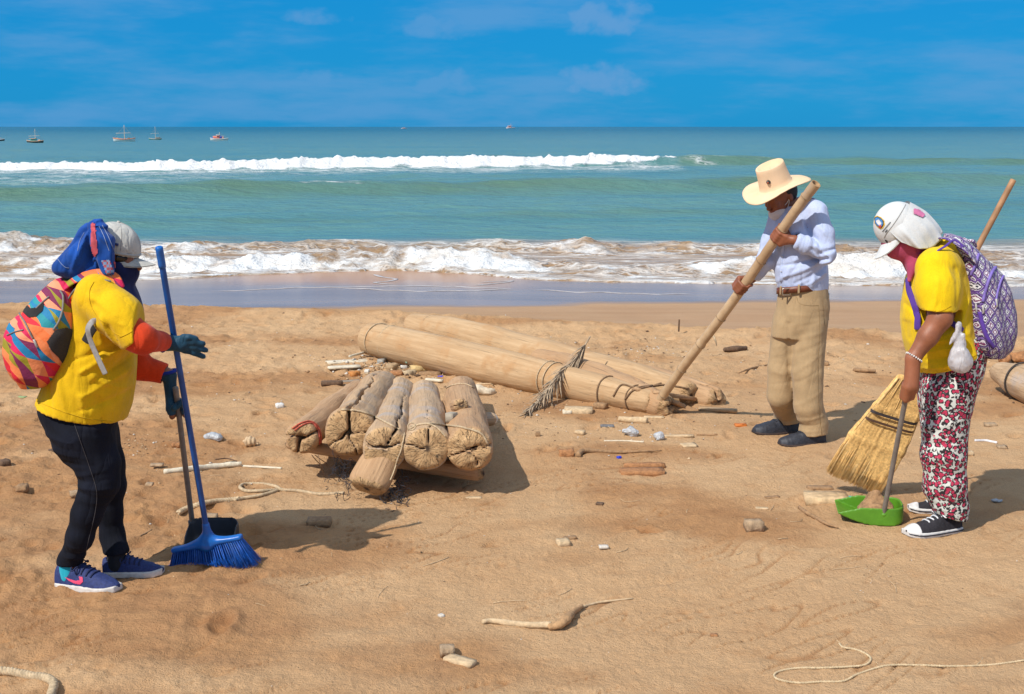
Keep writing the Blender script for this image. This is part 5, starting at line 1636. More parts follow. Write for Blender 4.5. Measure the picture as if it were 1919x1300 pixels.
    hl_, hr_ = at(326, 1030, bb[1] + .01), at(450, 1006, bb[1] - .01)
    hcx = (hl_ + hr_) / 2; hx = nrmz(hr_ - hl_); hy = nrmz(np.cross([0, 0, 1], hx)); hz = np.cross(hx, hy)
    wh = np.linalg.norm(hr_ - hl_) / 2 * 1.06
    v = Vol(hcx - [wh + .05, .09, .07], hcx + [wh + .05, .09, .13], .005)
    v.add(rbox(hcx, (wh, .022, .011), [hx, hy, hz], .008), 0)
    chain(v, [hcx + hz * .0, hcx * .6 + broom_foot * .4, broom_foot, broom_foot - dr * .055], [.038, .026, .020, .0165], .02)
    chain(v, [hcx - hx * wh * .6, hcx + hz * .018, hcx + hx * wh * .6], [.010, .024, .010], .015)
    obj('head', *v.mesh(1), pb, br)
    rs = np.random.RandomState(3); parts = []; partsd = []
    for i in range(1500):
        s_ = (rs.rand() * 2 - 1); q = (rs.rand() * 2 - 1)
        tuft = round(s_ * 17) / 17
        s2 = tuft + .35 * (s_ - tuft)
        a = hcx + hx * s2 * wh * .96 + hy * q * .017 - hz * .006
        Lb = .128 + .012 * rs.rand()
        fl = hx * (s2 * .42 + rs.normal() * .022) + hy * (q * .28 + rs.normal() * .03) - hz
        P = a + nrmz(fl) * Lb * np.array([0, .5, 1.0])[:, None] + hx * (np.array([0, 0, .008])[:, None]) * rs.normal()
        P[:, 2] = np.maximum(P[:, 2], gz(a[0], a[1]) + .003)
        (parts if rs.rand() < .8 else partsd).append(tube(P, np.array([.0015, .0014, .0008]), 3))
    o = obj('bristles', *merge(parts), basic('bristle_blue', (.004, .095, .46), .45, .3, 60), br, kind='stuff')
    o = obj('bristles', *merge(partsd), basic('bristle_tip', (.05, .15, .45), .6, .3, 60), br, kind='stuff')
    # --- black dustpan on a grey pole
    dp = empty('dustpan', tuple(pan_b), 'black upright dustpan with grey pole behind the blue broom', 'dustpan')
    d2 = nrmz(pan_foot - pan_top)
    obj('handle', *tube(np.linspace(pan_top, pan_foot + d2 * .03, 24), .0125, 12), basic('pole_grey', (.20, .175, .155), .45, .2, 20), dp)
    c = G(396, 1030); blk = basic('plastic_black', (.045, .046, .052), .45, .2, 20)
    wx, hy2 = .125, .14
    v = Vol(c + [-.2, -.16, -.02], c + [.2, .2, .22], .0055)
    v.add(rbox(c + [0, .02, .06], (.112, .10, .075), None, .05), 0)
    v.sub(rbox(c + [0, .0, .075], (.105, .105, .075), None, .045))
    X, Y, Z = v.xyz((slice(None),) * 3)
    v.d = np.maximum(v.d, (Z - (c[2] + .035 + (Y - (c[1] - .09)) * .55)))
    V, F = v.mesh(1); F0 = F
    obj('pan', V, F, blk, dp)
    pf = pan_foot
    obj('socket', *tube(np.linspace(pf - d2 * .05, pf + d2 * .03, 6), .019, 10), blk, dp)
left_person()
# ------------------------------------------------------------------ person in the middle: straw hat, pale blue shirt, bamboo pole
def middle_person():
    Y0 = 7.65
    W = lambda px, py, dy=0.0: at(px, py, Y0 + dy)
    base = G(1500, 822); zf = gz(base[0], base[1])
    root = empty('person', tuple(base), 'person in straw hat, pale blue shirt and khaki trousers pushing a bamboo pole', 'person')
    shirt_m = cloth('shirt_pale_blue', (.48, .55, .76), .08, 800, .3)
    khaki = cloth('trousers_khaki', (.44, .305, .165), .14, 800, .25)
    straw = NB('hat_straw')
    sc = straw.mix(straw.mr(straw.noise(6, 4, .6), .3, .7), (.76, .52, .31), (.84, .61, .395))
    wv = straw.n('ShaderNodeTexWave'); wv.inputs['Scale'].default_value = 110; wv.inputs['Distortion'].default_value = 1.5
    straw.l(straw.tc.outputs['Object'], wv.inputs['Vector'])
    straw = straw.fin(sc, .8, straw.bump(wv.outputs['Fac'], .25, .002))
    # bamboo pole
    foot = G(1222, 774) + [0, 0, .01]; top = at(1530, 344, Y0 - .33)
    ax = nrmz(top - foot); Lp = np.linalg.norm(top - foot)
    def onpole(py):
        ts = np.linspace(0, 1, 800); Q = foot + (top - foot) * ts[:, None]
        pys = np.array([topx(q)[1] for q in Q]); return Q[np.argmin(np.abs(pys - py))]
    hn, hf = onpole(440), onpole(537)
    H1, T1, H2, T2 = G(1494, 806), G(1413, 812), G(1544, 826), G(1461, 834)
    A1 = H1 + .06 * nrmz(T1 - H1) + [0, 0, .08]; A2 = H2 + .06 * nrmz(T2 - H2) + [0, 0, .08]
    # --- body
    v = Vol((W(1350, 600)[0], Y0 - .55, zf + .02), (W(1590, 600)[0], Y0 + .35, W(1470, 285)[2]), .0066)
    hc = W(1463, 367, -.02)
    f, sd, u = head(v, hc, (-.80, -.45, -.42), (-.3, -.15, 1), 1.0)
    v.add(rc(hc - u * .06 - f * .025, W(1502, 398), .056, .065), .03)
    v.add(loftpx([(385, 1478, 1535, .11), (420, 1450, 1545, .14), (470, 1455, 1542, .13), (540, 1462, 1542, .12), (580, 1460, 1545, .12)], Y0), .03)
    sh_n, el_n = W(1532, 402, -.12), W(1548, 474, -.20)
    wr_n = hn + np.array([.075, -.055, -.025])
    chain(v, [sh_n, el_n, wr_n], [.055, .040, .028])
    sh_f, el_f = W(1462, 410, .06), W(1436, 486, .04)
    wr_f = hf + np.array([.06, .02, .045])
    chain(v, [sh_f, el_f, wr_f], [.055, .040, .027])
    for (hp, kn, an, ft) in ((W(1478, 590, .04), W(1462, 690, .03), A1, A1 + .05 * nrmz(T1 - H1) - [0, 0, .05]), (W(1520, 590, -.04), W(1514, 700, -.08), A2, A2 + .05 * nrmz(T2 - H2) - [0, 0, .05])):
        chain(v, [hp, kn, an, ft], [.08, .05, .033, .025])
    grip(v, hn, ax, nrmz((.75, -.65, .1)), .030, wr_n, wrap=-1, rf=.0098)
    grip(v, hf, ax, nrmz((-.15, .6, .85)), .030, wr_f, wrap=1, rf=.0098)
    obj('body', *v.mesh(1), SKIN_D, root)
    v = Vol(hc - .16, hc + .16, .006)
    v.add(ell(hc - f * .022 + u * .022, (.094, .083, .098), [f, sd, u]), 0)
    v.plane(hc - f * .0 + u * .0, f * .9 - u * .3)
    obj('hair', *v.mesh(1), basic('hair_black', (.012, .010, .009), .6, .3, 200, .6, 400), root)
    # --- trousers
    v = Vol((W(1420, 600)[0], Y0 - .30, zf + .01), (W(1572, 600)[0], Y0 + .26, W(1500, 520)[2]), .0065)
    v.add(loftpx([(522, 1460, 1549, .125), (545, 1459, 1552, .135), (575, 1455, 1555, .14), (605, 1449, 1551, .14), (630, 1446, 1548, .12)], Y0), .02)
    chain(v, [W(1482, 600, .03), W(1466, 690, .03), W(1463, 740, .05), A1 + [-.012, 0, .04], A1 + [-.015, 0, -.045]], [.108, .086, .084, .086, .090], .012)
    chain(v, [W(1517, 605, -.03), W(1513, 700, -.07), W(1515, 760, -.08), A2 + [-.012, 0, .04], A2 + [-.015, 0, -.045]], [.108, .093, .088, .084, .087], .012)
    def tf(P):
        d = .006 * folds(P, (.25, .1, 1), 1.6, 8, 101) + .002 * folds(P, (1, .2, .8), 4, 12, 102)
        return d + .6 * creases(P, Y0, [(1480, 640, 1540, 622, 5, .006), (1482, 668, 1542, 640, 5, -.006), (1484, 700, 1540, 660, 5, .007), (1486, 720, 1535, 690, 4, -.006), (1490, 760, 1540, 730, 4, .005),
            (1496, 612, 1540, 602, 4, -.005), (1480, 590, 1546, 590, 4, .004), (1442, 660, 1476, 650, 5, .006), (1440, 680, 1474, 672, 4, -.006), (1440, 700, 1472, 705, 5, .006), (1444, 730, 1478, 720, 4, -.005),
            (1444, 768, 1492, 776, 4, .009), (1444, 780, 1494, 788, 3, -.009), (1448, 790, 1490, 798, 3, .007), (1494, 790, 1542, 778, 4, .008), (1494, 800, 1543, 792, 3, -.009), (1494, 810, 1543, 806, 4, .008),
            (1478, 608, 1482, 690, 4, -.014), (1482, 690, 1492, 800, 4, -.010), (1536, 560, 1540, 800, 3, .003), (1468, 560, 1474, 606, 4, -.006), (1462, 575, 1450, 625, 4, -.006)])
    v.disp(tf)
    v.cut_local(A1 - [0, 0, .022], (.12, 0, -1), .12, .04)
    v.cut_local(A2 - [0, 0, .03], (.1, 0, -1), .12, .04)
    v.plane(W(1500, 534), (-.06, 0, 1), .02)
    V, F = v.mesh(1)
    tr = obj('trousers', V, F, khaki, root)
    t = bvh(V, F)
    for pth in ([(1493, 556), (1497, 567), (1512, 572), (1534, 572)], [(1534, 572), (1536, 620), (1533, 680), (1534, 760), (1540, 815)]):
        P = on(t, pth, .001, 40)
        if len(P) > 4: obj('seam', *tube(P, .0010, 4), basic('seam_khaki', (.36, .24, .11), .9), tr)
    V_, F_ = patch(t, [(1542, 560), (1553, 558), (1553, 604), (1545, 610)], .004, 1.5)
    if len(F_): obj('back_pocket', V_, F_, khaki, tr)
    ph = W(1553, 556, .02)
    obj('phone', *slab(ph + [-.004, 0, -.01], (.3, 1, 0), (0, 0, 1), (1, -.3, 0), .07, .06, .012, .01, 3), basic('phone_dark', (.02, .03, .03), .3), label='dark phone sticking out of the khaki back pocket', cat='phone')
    # --- shirt
    v = Vol((W(1370, 600)[0], Y0 - .50, W(0, 556)[2]), (W(1585, 600)[0], Y0 + .32, W(0, 350)[2]), .0065)
    v.add(loftpx([(362, 1494, 1514, .06), (374, 1482, 1530, .09), (388, 1464, 1541, .13), (404, 1450, 1548, .145), (430, 1445, 1548, .15), (470, 1449, 1548, .145), (505, 1451, 1551, .15), (530, 1456, 1551, .14), (545, 1459, 1549, .132)], Y0), .03)
    cn = wr_n + nrmz(el_n - wr_n) * .020; cf = wr_f + nrmz(el_f - wr_f) * .030
    chain(v, [W(1528, 398, -.10), W(1543, 440, -.17), el_n, el_n * .35 + wr_n * .65, cn - nrmz(el_n - wr_n) * .01], [.072, .062, .055, .047, .040], .022)
    chain(v, [W(1462, 408, .05), W(1448, 450, .06), el_f, el_f * .4 + wr_f * .6, cf - nrmz(el_f - wr_f) * .01], [.074, .066, .057, .047, .041], .025)
    def shf(P):
        d = .006 * folds(P, (.3, .2, 1), 2.5, 9, 111) + .004 * folds(P, (.8, .2, .5), 4, 17, 112)
        return d + creases(P, Y0, [(1545, 486, 1470, 520, 5, .010), (1540, 480, 1462, 500, 4, -.010), (1548, 500, 1490, 530, 5, -.009), (1549, 512, 1510, 534, 4, .008), (1500, 470, 1466, 530, 4, .006), (1475, 430, 1466, 520, 4, -.006),
            (1530, 470, 1556, 462, 4, -.012), (1520, 458, 1545, 480, 3, .009), (1512, 462, 1530, 480, 3, -.008), (1526, 420, 1556, 455, 4, .005), (1510, 420, 1528, 456, 4, -.009), (1500, 410, 1512, 450, 4, .006),
            (1462, 530, 1480, 500, 4, .007), (1520, 535, 1528, 500, 4, .007), (1505, 537, 1500, 505, 3, -.007), (1430, 470, 1450, 480, 3, -.009), (1424, 484, 1448, 494, 3, .009), (1412, 500, 1436, 508, 3, -.008), (1404, 512, 1424, 518, 3, .007)])
    v.disp(lambda P: shf(P) * 1.35)
    v.cut_local(cn, wr_n - el_n, .066, .02, .010); v.cut_local(cf, wr_f - el_f, .066, .02, .010)
    v.plane(W(1503, 541), (-.06, 0, -1), .02)
    v.cut_local(W(1497, 380, 0) , nrmz((-.35, -.3, 1)), .10, .06)
    V, F = v.mesh(1)
    so = obj('shirt', V, F, shirt_m, root)
    t = bvh(V, F)
    for (c_, a_, r_) in ((cn, wr_n - el_n, .047), (cf, wr_f - el_f, .046)):
        a_ = nrmz(a_); fb = nrmz(np.cross(a_, [0, 1, .1])); sb = np.cross(a_, fb); th = np.linspace(0, 2 * np.pi, 30)
        c_ = c_ - a_ * .022
        obj('cuff', *tube(np.array([c_ + fb * r_ * math.cos(q) + sb * r_ * math.sin(q) for q in th]), .024, 8, flat=.22, up=None) if False else tube(np.array([c_ - a_ * .022, c_ - a_ * .01, c_ + a_ * .01, c_ + a_ * .024]), r_ + .002, 20), shirt_m, so)
    for pth in ([(1476, 405), (1470, 440), (1466, 480), (1464, 528)],):
        P = on(t, pth, .002, 40)
        if len(P) > 4: obj('placket', *tube(P, .009, 8, flat=.2, up=(-.4, -1, 0)), shirt_m, so)
        for py in (425, 452, 480, 508):
            q = hit(t, 1472 - (py - 405) * .07, py, .004)
            if q is not None: obj('button', *tube(np.array([q, q + [-.001, -.002, 0]]), .005, 8), basic('button_pale', (.6, .62, .7), .4), so)
    # collar: a band standing round the neck with two points
    cc = W(1488, 392, -.02); cu = nrmz((-.35, -.15, 1)); cfw = nrmz((-.85, -.4, -.3)); cs = np.cross(cu, cfw)
    th = np.linspace(.5, 2 * np.pi - .5, 36)
    ring = np.array([cc + cfw * .072 * math.cos(q) + cs * .068 * math.sin(q) + cu * (.022 - .012 * math.cos(q)) for q in th])
    obj('collar', *tube(ring, .028, 10, flat=.28, up=None), shirt_m, so)
    for q in (-1, 1):
        a = cc + cfw * .066 + cs * q * .03 + cu * .012
        obj('collar_point', *slab(a - cu * .030 + cfw * .012, cs * q * .5 - cu, cs, cfw, .07, .045, .006, .03, 5), shirt_m, so)
    # --- belt
    leather = basic('belt_leather', (.17, .045, .020), .45, .3, 40, .3, 120)
    P = []
    for q in np.linspace(0, 2 * np.pi, 60):
        px = 1504 + 47.5 * math.cos(q)
        P.append(W(px, 541 - (px - 1504) * .085, .138 * math.sin(q)))
    P = np.array(P)
    bl = obj('belt', *tube(P, .019, 10, flat=.22, up=None) if False else tube(P, .0185, 12, flat=.24, up=None), leather, root)
    # flat band: build it as an upright strip
    up3 = np.array([0, 0, 1.0]); nn = len(P); cen = P.mean(0)
    out = np.array([nrmz((p - cen) * [1, 1, 0]) for p in P])
    V = np.vstack([P - up3 * .019 + out * .001, P + up3 * .019 + out * .001, P + up3 * .019 + out * .005, P - up3 * .019 + out * .005]); F = []
    for i in range(nn - 1):
        for a, b in ((0, 1), (1, 2), (2, 3), (3, 0)):
            F.append((a * nn + i, a * nn + i + 1, b * nn + i + 1, b * nn + i)[::-1])
    bl.data = raw_mesh('belt', V - WLOC[root.name], np.array(F)); bl.data.materials.append(leather)
    bk = W(1473, 546, -.112)
    for sg in (-1, 1):
        obj('buckle', *slab(bk + np.array([.024 * sg, .006 * sg - .012, 0]), (0, 0, 1), (1, 0, 0), (0, 1, 0), .042, .006, .008, .0, 2), basic('buckle_steel', (.55, .48, .38), .3, Metallic=.8), bl)
        obj('buckle', *slab(bk + np.array([0, -.012, .019 * sg]), (1, .25, 0), (0, 0, 1), (0, 1, 0), .05, .006, .008, .0, 2), basic('buckle_steel', (.55, .48, .38), .3, Metallic=.8), bl)
    for px in (1497, 1540, 1463):
        b_ = W(px, 541 - (px - 1504) * .085, -.138 * math.sqrt(max(0, 1 - ((px - 1504) / 47.5) ** 2)) - .008)
        obj('belt_loop', *slab(b_, (0, 0, 1), (1, 0, 0), (0, 1, 0), .055, .012, .008, .02, 2), khaki, tr)
    # --- shoes
    rows = [(0, .028, .070), (.04, .036, .080), (.09, .038, .080), (.13, .042, .074), (.17, .046, .064), (.21, .046, .056), (.24, .040, .048), (.262, .022, .036)]
    um = basic('shoe_black', (.030, .033, .045), .6, .3, 60, .4, 160); sm = basic('sole_brown', (.06, .04, .035), .8)
    for (h, t_) in ((H1, T1), (H2, T2)):
        shoe(root, np.array(h), np.array(t_), rows, um, sm, .016, um, lace_n=3)
    # --- mask
    v = Vol(hc - .16, hc + .16, .005)
    v.add(ell(hc + f * .052 - u * .078, (.060, .058, .046), [f, sd, u]), 0)
    v.add(rc(hc + f * .06 - u * .09, hc + f * .05 - u * .15, .038, .014), .02)
    v.add(rc(hc + f * .04 - u * .06 - sd * .05, hc + f * .02 - u * .05 - sd * .066, .016, .008), .012)
    v.disp(lambda P: .004 * folds(P, (1, .3, 0), 5, 22, 121))
    v.plane(hc + f * .02 - u * .055, u - f * .1)
    mk = obj('face_mask', *v.mesh(1), cloth('mask_white', (.72, .66, .64), .1), root)
    for q in (-1, 1):
        for e in (-.05, -.085):
            P = resample(np.array([hc + f * .05 + sd * q * .044 + u * e, hc + f * .02 + sd * q * .066 + u * (e * .6), hc - f * .004 + sd * q * .078 + u * .0]), 12)
            obj('ear_loop', *tube(P, .0022, 5), basic('elastic_white', (.7, .66, .62), .8), mk)
    # --- hat
    hb = W(1454, 347, -.03); hu = nrmz((-.40, -.24, 1)); hf_ = nrmz((-.80, -.45, -.42)); hs = nrmz(np.cross(hu, hf_)); hf_ = np.cross(hs, hu)
    K = mpp(hb)
    n = 96; rings_ = []
    def ring(rx, ry, z, wav=0.0, sh=0.0):
        out = []
        for i in range(n):
            a = 2 * np.pi * i / n
            zz = z + wav * (math.cos(2 * a) * .55 - .35 * math.cos(a)) + wav * .25 * math.sin(3 * a + 1)
            out.append(hb + hf_ * (rx * math.cos(a) + sh) + hs * ry * math.sin(a) + hu * zz)
        return np.array(out)
    # brim top from edge to crown, crown side, pinched top
    for (t_, w) in ((1.0, 1), (.9, .85), (.75, .62), (.6, .38), (.45, .18), (.3, .06)):
        rings_.append(ring(.108 + .132 * (t_ - .28), .092 + .150 * (t_ - .28), -.012 * (t_ - .3) - .0 * t_, -.036 * w))
    rings_.append(ring(.104, .088, .006, 0)); rings_.append(ring(.101, .086, .03, 0)); rings_.append(ring(.096, .082, .07)); rings_.append(ring(.092, .079, .105)); rings_.append(ring(.090, .078, .128)); rings_.append(ring(.086, .074, .134))
    rings_.append(ring(.076, .064, .130)); rings_.append(ring(.066, .054, .118)); rings_.append(ring(.05, .038, .112)); rings_.append(ring(.02, .015, .112)); rings_.append(ring(.001, .001, .112))
    und = [ring(.001, .001, .104), ring(.05, .04, .104), ring(.082, .07, .100), ring(.092, .078, .03), ring(.098, .083, -.002)]
    for (t_, w) in ((.3, .06), (.45, .18), (.6, .38), (.75, .62), (.9, .85), (1.0, 1)):
        und.append(ring(.108 + .132 * (t_ - .28), .092 + .150 * (t_ - .28), -.005 - .012 * (t_ - .3), -.036 * w))
    A = np.vstack(rings_ + und); m = len(rings_) + len(und)
    i = np.arange(m)[:, None] * n; j = np.arange(n)[None]; k = (j + 1) % n
    i2 = (np.arange(m)[:, None] + 1) % m * n
    F = np.stack([i + j, i + k, i2 + k, i2 + j], -1).reshape(-1, 4)
    A = A + .0016 * np.stack([perlin(A * 22, q) for q in (1, 2, 3)], 1)
    ht = obj('straw_hat', A, F, straw, root)
    pn = hit(bvh(A, F), 1440, 341, .002)
    if pn is not None:
        obj('pin', *tube(np.array([pn, pn + [0, -.004, .001]]), .013, 10), basic('pin_dark', (.03, .025, .02), .4), ht)
        obj('pin', *tube(np.array([pn + [-.004, -.005, -.004], pn + [-.004, -.008, -.004]]), .005, 8), basic('pin_red', (.4, .08, .03), .4), ht)
    # --- the bamboo pole
    bm = NB('bamboo')
    bc = bm.mix(bm.mr(bm.noise(5, 5, .6), .35, .65), (.42, .27, .145), (.58, .41, .24))
    bc = bm.mix(bm.math('MULTIPLY', bm.mr(bm.noise(3, 5, .7), .52, .7), .6), bc, (.36, .31, .27))
    bm = bm.fin(bc, .55, bm.bump(bm.noise(120, 4, .6), .3, .003))
    pr = empty('bamboo_pole', tuple(foot), 'long bamboo pole held slanting by the person in the straw hat', 'pole')
    n_ = 120; ts = np.linspace(0, 1, n_); P = foot + (top - foot) * ts[:, None]
    nodes = np.linspace(.09, .95, 8)
    r = .0300 + .0025 * np.exp(-((ts[:, None] - nodes) / .004) ** 2).sum(1) - .0018 * np.exp(-((ts[:, None] - nodes - .008) / .004) ** 2).sum(1)
    side = nrmz(np.cross(ax, [0, 1, 0]))
    P = P + side * (.006 * np.sin(ts * 9))[:, None]
    Vt, Ft = tube(P, r, 20)
    m_ = len(P) + 4
    keep = np.arange(len(Ft)) < (m_ - 3) * 20            # leave the upper end open
    V2, F2 = tube(P[-14:], r[-14:] * .72, 20)
    q0 = (m_ - 3) * 20
    Vr = np.vstack([Vt[(len(P) + 1) * 20:(len(P) + 2) * 20], P[-1] + (Vt[(len(P) + 1) * 20:(len(P) + 2) * 20] - P[-1]) * .70, P[-8] + (Vt[(len(P) + 1) * 20:(len(P) + 2) * 20] - P[-1]) * .66])
    Fr = []
    for a in range(2):
        for b in range(20): Fr.append((a * 20 + b, a * 20 + (b + 1) % 20, (a + 1) * 20 + (b + 1) % 20, (a + 1) * 20 + b))
    Fr.append(tuple(range(40, 60))[:4])
    cap_c = P[-8]
    obj('culm', Vt[:(len(P) + 2) * 20], Ft[:(len(P) + 1) * 20], bm, pr)
    for q in nodes:
        i_ = int(q * (n_ - 1)); th = np.linspace(0, 2 * np.pi, 25); e1_, e2_ = side, np.cross(ax, side)
        obj('node_ring', *tube(np.array([P[i_] + (e1_ * math.cos(a) + e2_ * math.sin(a)) * .0318 for a in th]), .0032, 5), basic('bamboo_node', (.36, .235, .13), .7, .3, 40), pr)
    obj('cut_end', Vr, np.array(Fr[:-1]), basic('bamboo_inside', (.42, .25, .12), .8, .3, 60), pr)
    obj('inner_wall', cap_c + (Vt[(len(P) + 1) * 20:(len(P) + 2) * 20] - P[-1]) * .66, [list(range(20))], basic('bamboo_pith', (.60, .48, .34), .9), pr)
    sk = P[int(n_ * .385)] + [.02, -.03, -.02]
    obj('sheath', *tube(np.array([sk, sk + [.012, -.012, -.03], sk + [.02, -.012, -.06]]), np.array([.008, .006, .002]), 5), basic('sheath_dry', (.5, .38, .24), .9), pr)
middle_person()
# ------------------------------------------------------------------ person on the right: yellow shirt, printed trousers, white neck-flap cap
def right_person():
    Y0 = 5.93
    W = lambda px, py, dy=0.0: at(px, py, Y0 + dy)
    base = G(1752, 990); zf = gz(base[0], base[1])
    root = empty('person', tuple(base), 'person in a yellow shirt, white neck-flap cap and pink leopard-print trousers', 'person')
    yellow = cloth('shirt_yellow_bright', (.80, .53, .003), .10, 900, .28, .88, (.45, .27, .02))
    white = cloth('cap_flap_white', (.64, .65, .64), .06, 700, .14)
    pink = cloth('bandana_pink', (.46, .07, .15), .25)
    leo = leopard('leopard_print')
    H1, T1, H2, T2 = G(1797, 991), G(1697, 1003), G(1792, 958), G(1702, 955)
    A1 = H1 + .055 * nrmz(T1 - H1) + [0, 0, .085]; A2 = H2 + .055 * nrmz(T2 - H2) + [0, 0, .085]
    pan_foot = at(1656, 962, G(1650, 985)[1]); pan_top = at(1703, 716, Y0 - .27)
    hand = pan_top + nrmz(pan_foot - pan_top) * .045
    # --- body
    v = Vol((W(1600, 700)[0], Y0 - .42, zf + .02), (W(1870, 700)[0], Y0 + .45, W(1700, 350)[2]), .0066)
    hc = W(1687, 429)
    f, sd, u = head(v, hc, (-.80, -.1, -.62), (-.62, 0, .80))
    v.add(rc(hc - u * .06 - f * .03, W(1748, 492), .055, .065), .03)
    v.add(loftpx([(490, 1725, 1790, .13), (560, 1712, 1805, .16), (640, 1712, 1815, .16), (700, 1735, 1828, .16), (740, 1740, 1818, .15)], Y0), .03)
    sh_n, el_n = W(1755, 515, -.17), W(1762, 596, -.25)
    wr_n = W(1711, 672, -.27)
    chain(v, [sh_n, W(1760, 555, -.21), el_n, el_n * .55 + wr_n * .45, wr_n], [.056, .056, .052, .045, .031], .02)
    grip(v, hand, pan_top - pan_foot, nrmz((.15, -.9, .2)), .0125, wr_n - [0, 0, .012], wrap=-1, rf=.0095)
    v.add(rc(wr_n, hand + [.01, -.03, .03], .032, .030), .02)
    # the other arm reaches to the broom handle behind her
    b_top, b_foot = at(1899, 337, Y0 + .30), at(1706, 703, Y0 + .36)
    bh = b_top + (b_foot - b_top) * .66
    el_f = W(1745, 600, .26); wr_f = bh + np.array([-.03, -.035, .05])
    chain(v, [W(1742, 515, .16), el_f, wr_f], [.058, .05, .032], .02)
    grip(v, bh, b_top - b_foot, nrmz((-.6, -.7, .2)), .014, wr_f, wrap=1, rf=.0095)
    chain(v, [W(1775, 720, -.08), W(1768, 850, -.09), A1, A1 + .05 * nrmz(T1 - H1) - [0, 0, .055]], [.08, .05, .030, .022])
    chain(v, [W(1768, 720, .09), W(1765, 850, .10), A2, A2 + .05 * nrmz(T2 - H2) - [0, 0, .055]], [.08, .05, .030, .022])
    obj('body', *v.mesh(1), SKIN, root)
    # bracelet of small beads
    ax = nrmz(wr_n - el_n); fb = nrmz(np.cross(ax, [0, 1, 0])); sb = np.cross(ax, fb); br_ = obj('bracelet', *tube(np.array([wr_n - ax * .008 + (fb * math.cos(a) + sb * math.sin(a)) * .0375 for a in np.linspace(0, 2 * np.pi, 30)]), .0022, 6), basic('silver', (.6, .58, .55), .3, Metallic=.9), root)
    for a in np.linspace(0, 2 * np.pi, 22, endpoint=False):
        c = wr_n - ax * .008 + (fb * math.cos(a) + sb * math.sin(a)) * .0385
        obj('bead', *tube(np.array([c - fb * .001, c + fb * .001]), .0052, 6), basic('bead_pale', (.75, .70, .66), .35), br_)
    # --- trousers
    v = Vol((W(1700, 700)[0], Y0 - .30, zf + .02), (W(1865, 700)[0], Y0 + .30, W(1780, 625)[2]), .0065)
    v.add(loftpx([(625, 1738, 1842, .17), (660, 1732, 1846, .185), (695, 1727, 1840, .19), (730, 1726, 1824, .185), (765, 1727, 1815, .16)], Y0), .03)
    chain(v, [W(1776, 735, -.075), W(1768, 850, -.09), W(1772, 910, -.09), A1 + [0, 0, .03], A1 - [0, 0, .05]], [.118, .100, .094, .078, .080], .03)
    chain(v, [W(1766, 735, .085), W(1764, 850, .10), W(1762, 910, .10), A2 + [0, 0, .03], A2 - [0, 0, .04]], [.110, .088, .080, .064, .066], .03)
    v.disp(lambda P: .006 * folds(P, (.25, .1, 1), 1.8, 8, 201) + .0025 * folds(P, (1, .2, .4), 4, 14, 202) + creases(P, Y0, [(1735, 800, 1800, 780, 6, .006), (1740, 830, 1806, 815, 5, -.006), (1742, 850, 1806, 860, 6, .007), (1745, 870, 1800, 890, 5, -.006),
        (1748, 905, 1804, 900, 6, .006), (1750, 930, 1800, 940, 5, -.006), (1752, 950, 1804, 955, 5, .007), (1756, 965, 1804, 970, 4, -.006), (1728, 740, 1790, 725, 6, -.005), (1840, 690, 1790, 720, 6, .006), (1752, 760, 1756, 930, 5, -.007)]))
    v.cut_local(A1 - [0, 0, .015], (-.25, 0, -1), .12, .04); v.cut_local(A2 - [0, 0, .005], (-.25, 0, -1), .11, .04)
    obj('trousers', *v.mesh(1), leo, root)
    # --- t-shirt
    v = Vol((W(1670, 700)[0], Y0 - .42, W(0, 735)[2]), (W(1860, 700)[0], Y0 + .40, W(0, 440)[2]), .0065)
    v.add(loftpx([(448, 1758, 1788, .07), (465, 1738, 1796, .11), (490, 1715, 1806, .165), (525, 1700, 1814, .195), (560, 1694, 1818, .205), (600, 1691, 1822, .21), (635, 1694, 1828, .21), (665, 1702, 1836, .21), (700, 1716, 1840, .205), (740, 1722, 1838, .20)], Y0), .03)
    cuff_n, cuff_f = W(1757, 581, -.225), W(1750, 585, .24)
    chain(v, [W(1757, 503, -.14), W(1757, 545, -.19), W(1757, 592, -.235)], [.098, .092, .080], .045)
    chain(v, [W(1748, 505, .14), cuff_f, W(1750, 600, .25)], [.095, .085, .08], .045)
    v.disp(lambda P: .010 * folds(P, (.5, .25, .85), 2.2, 7.5, 211) + 1.4 * .0022 * folds(P, (.9, .1, .5), 4, 15, 212) + 1.5 * creases(P, Y0, [(1726, 596, 1700, 560, 5, -.008), (1735, 520, 1725, 575, 6, .006), (1775, 500, 1770, 565, 6, -.006), (1742, 480, 1770, 520, 6, .005),
        (1790, 600, 1810, 560, 6, .007), (1790, 640, 1735, 655, 6, .009), (1795, 655, 1735, 672, 5, -.008), (1800, 668, 1735, 690, 6, .009), (1730, 620, 1790, 615, 6, -.008), (1728, 635, 1786, 630, 5, .008), (1735, 700, 1800, 685, 5, -.006), (1708, 610, 1712, 640, 5, -.007), (1696, 570, 1705, 610, 6, .006), (1805, 620, 1822, 665, 6, .006)]))
    v.cut_local(cuff_n, (-.05, 0, -1), .13, .05); v.cut_local(cuff_f, (0, .2, -1), .13, .05)
    hl, hr = W(1722, 694), W(1838, 648)
    hn = np.array([hr[2] - hl[2], 0, -(hr[0] - hl[0])]); hn = hn if hn[2] < 0 else -hn
    v.plane((hl + hr) / 2, hn, .05)
    V, F = v.mesh(1)
    st = obj('t_shirt', V, F, yellow, root); tt = bvh(V, F)
    for pth in ([(1728, 579), (1745, 584), (1765, 582), (1782, 573)], [(1726, 703), (1760, 698), (1800, 682), (1830, 664)]):
        P = on(tt, pth, .0012, 30)
        if len(P) > 4: obj('hem_stitch', *tube(P, .0013, 4), basic('stitch_yellow', (.66, .40, .0), .9), st)
    q = hit(tt, 1701, 524, .003)
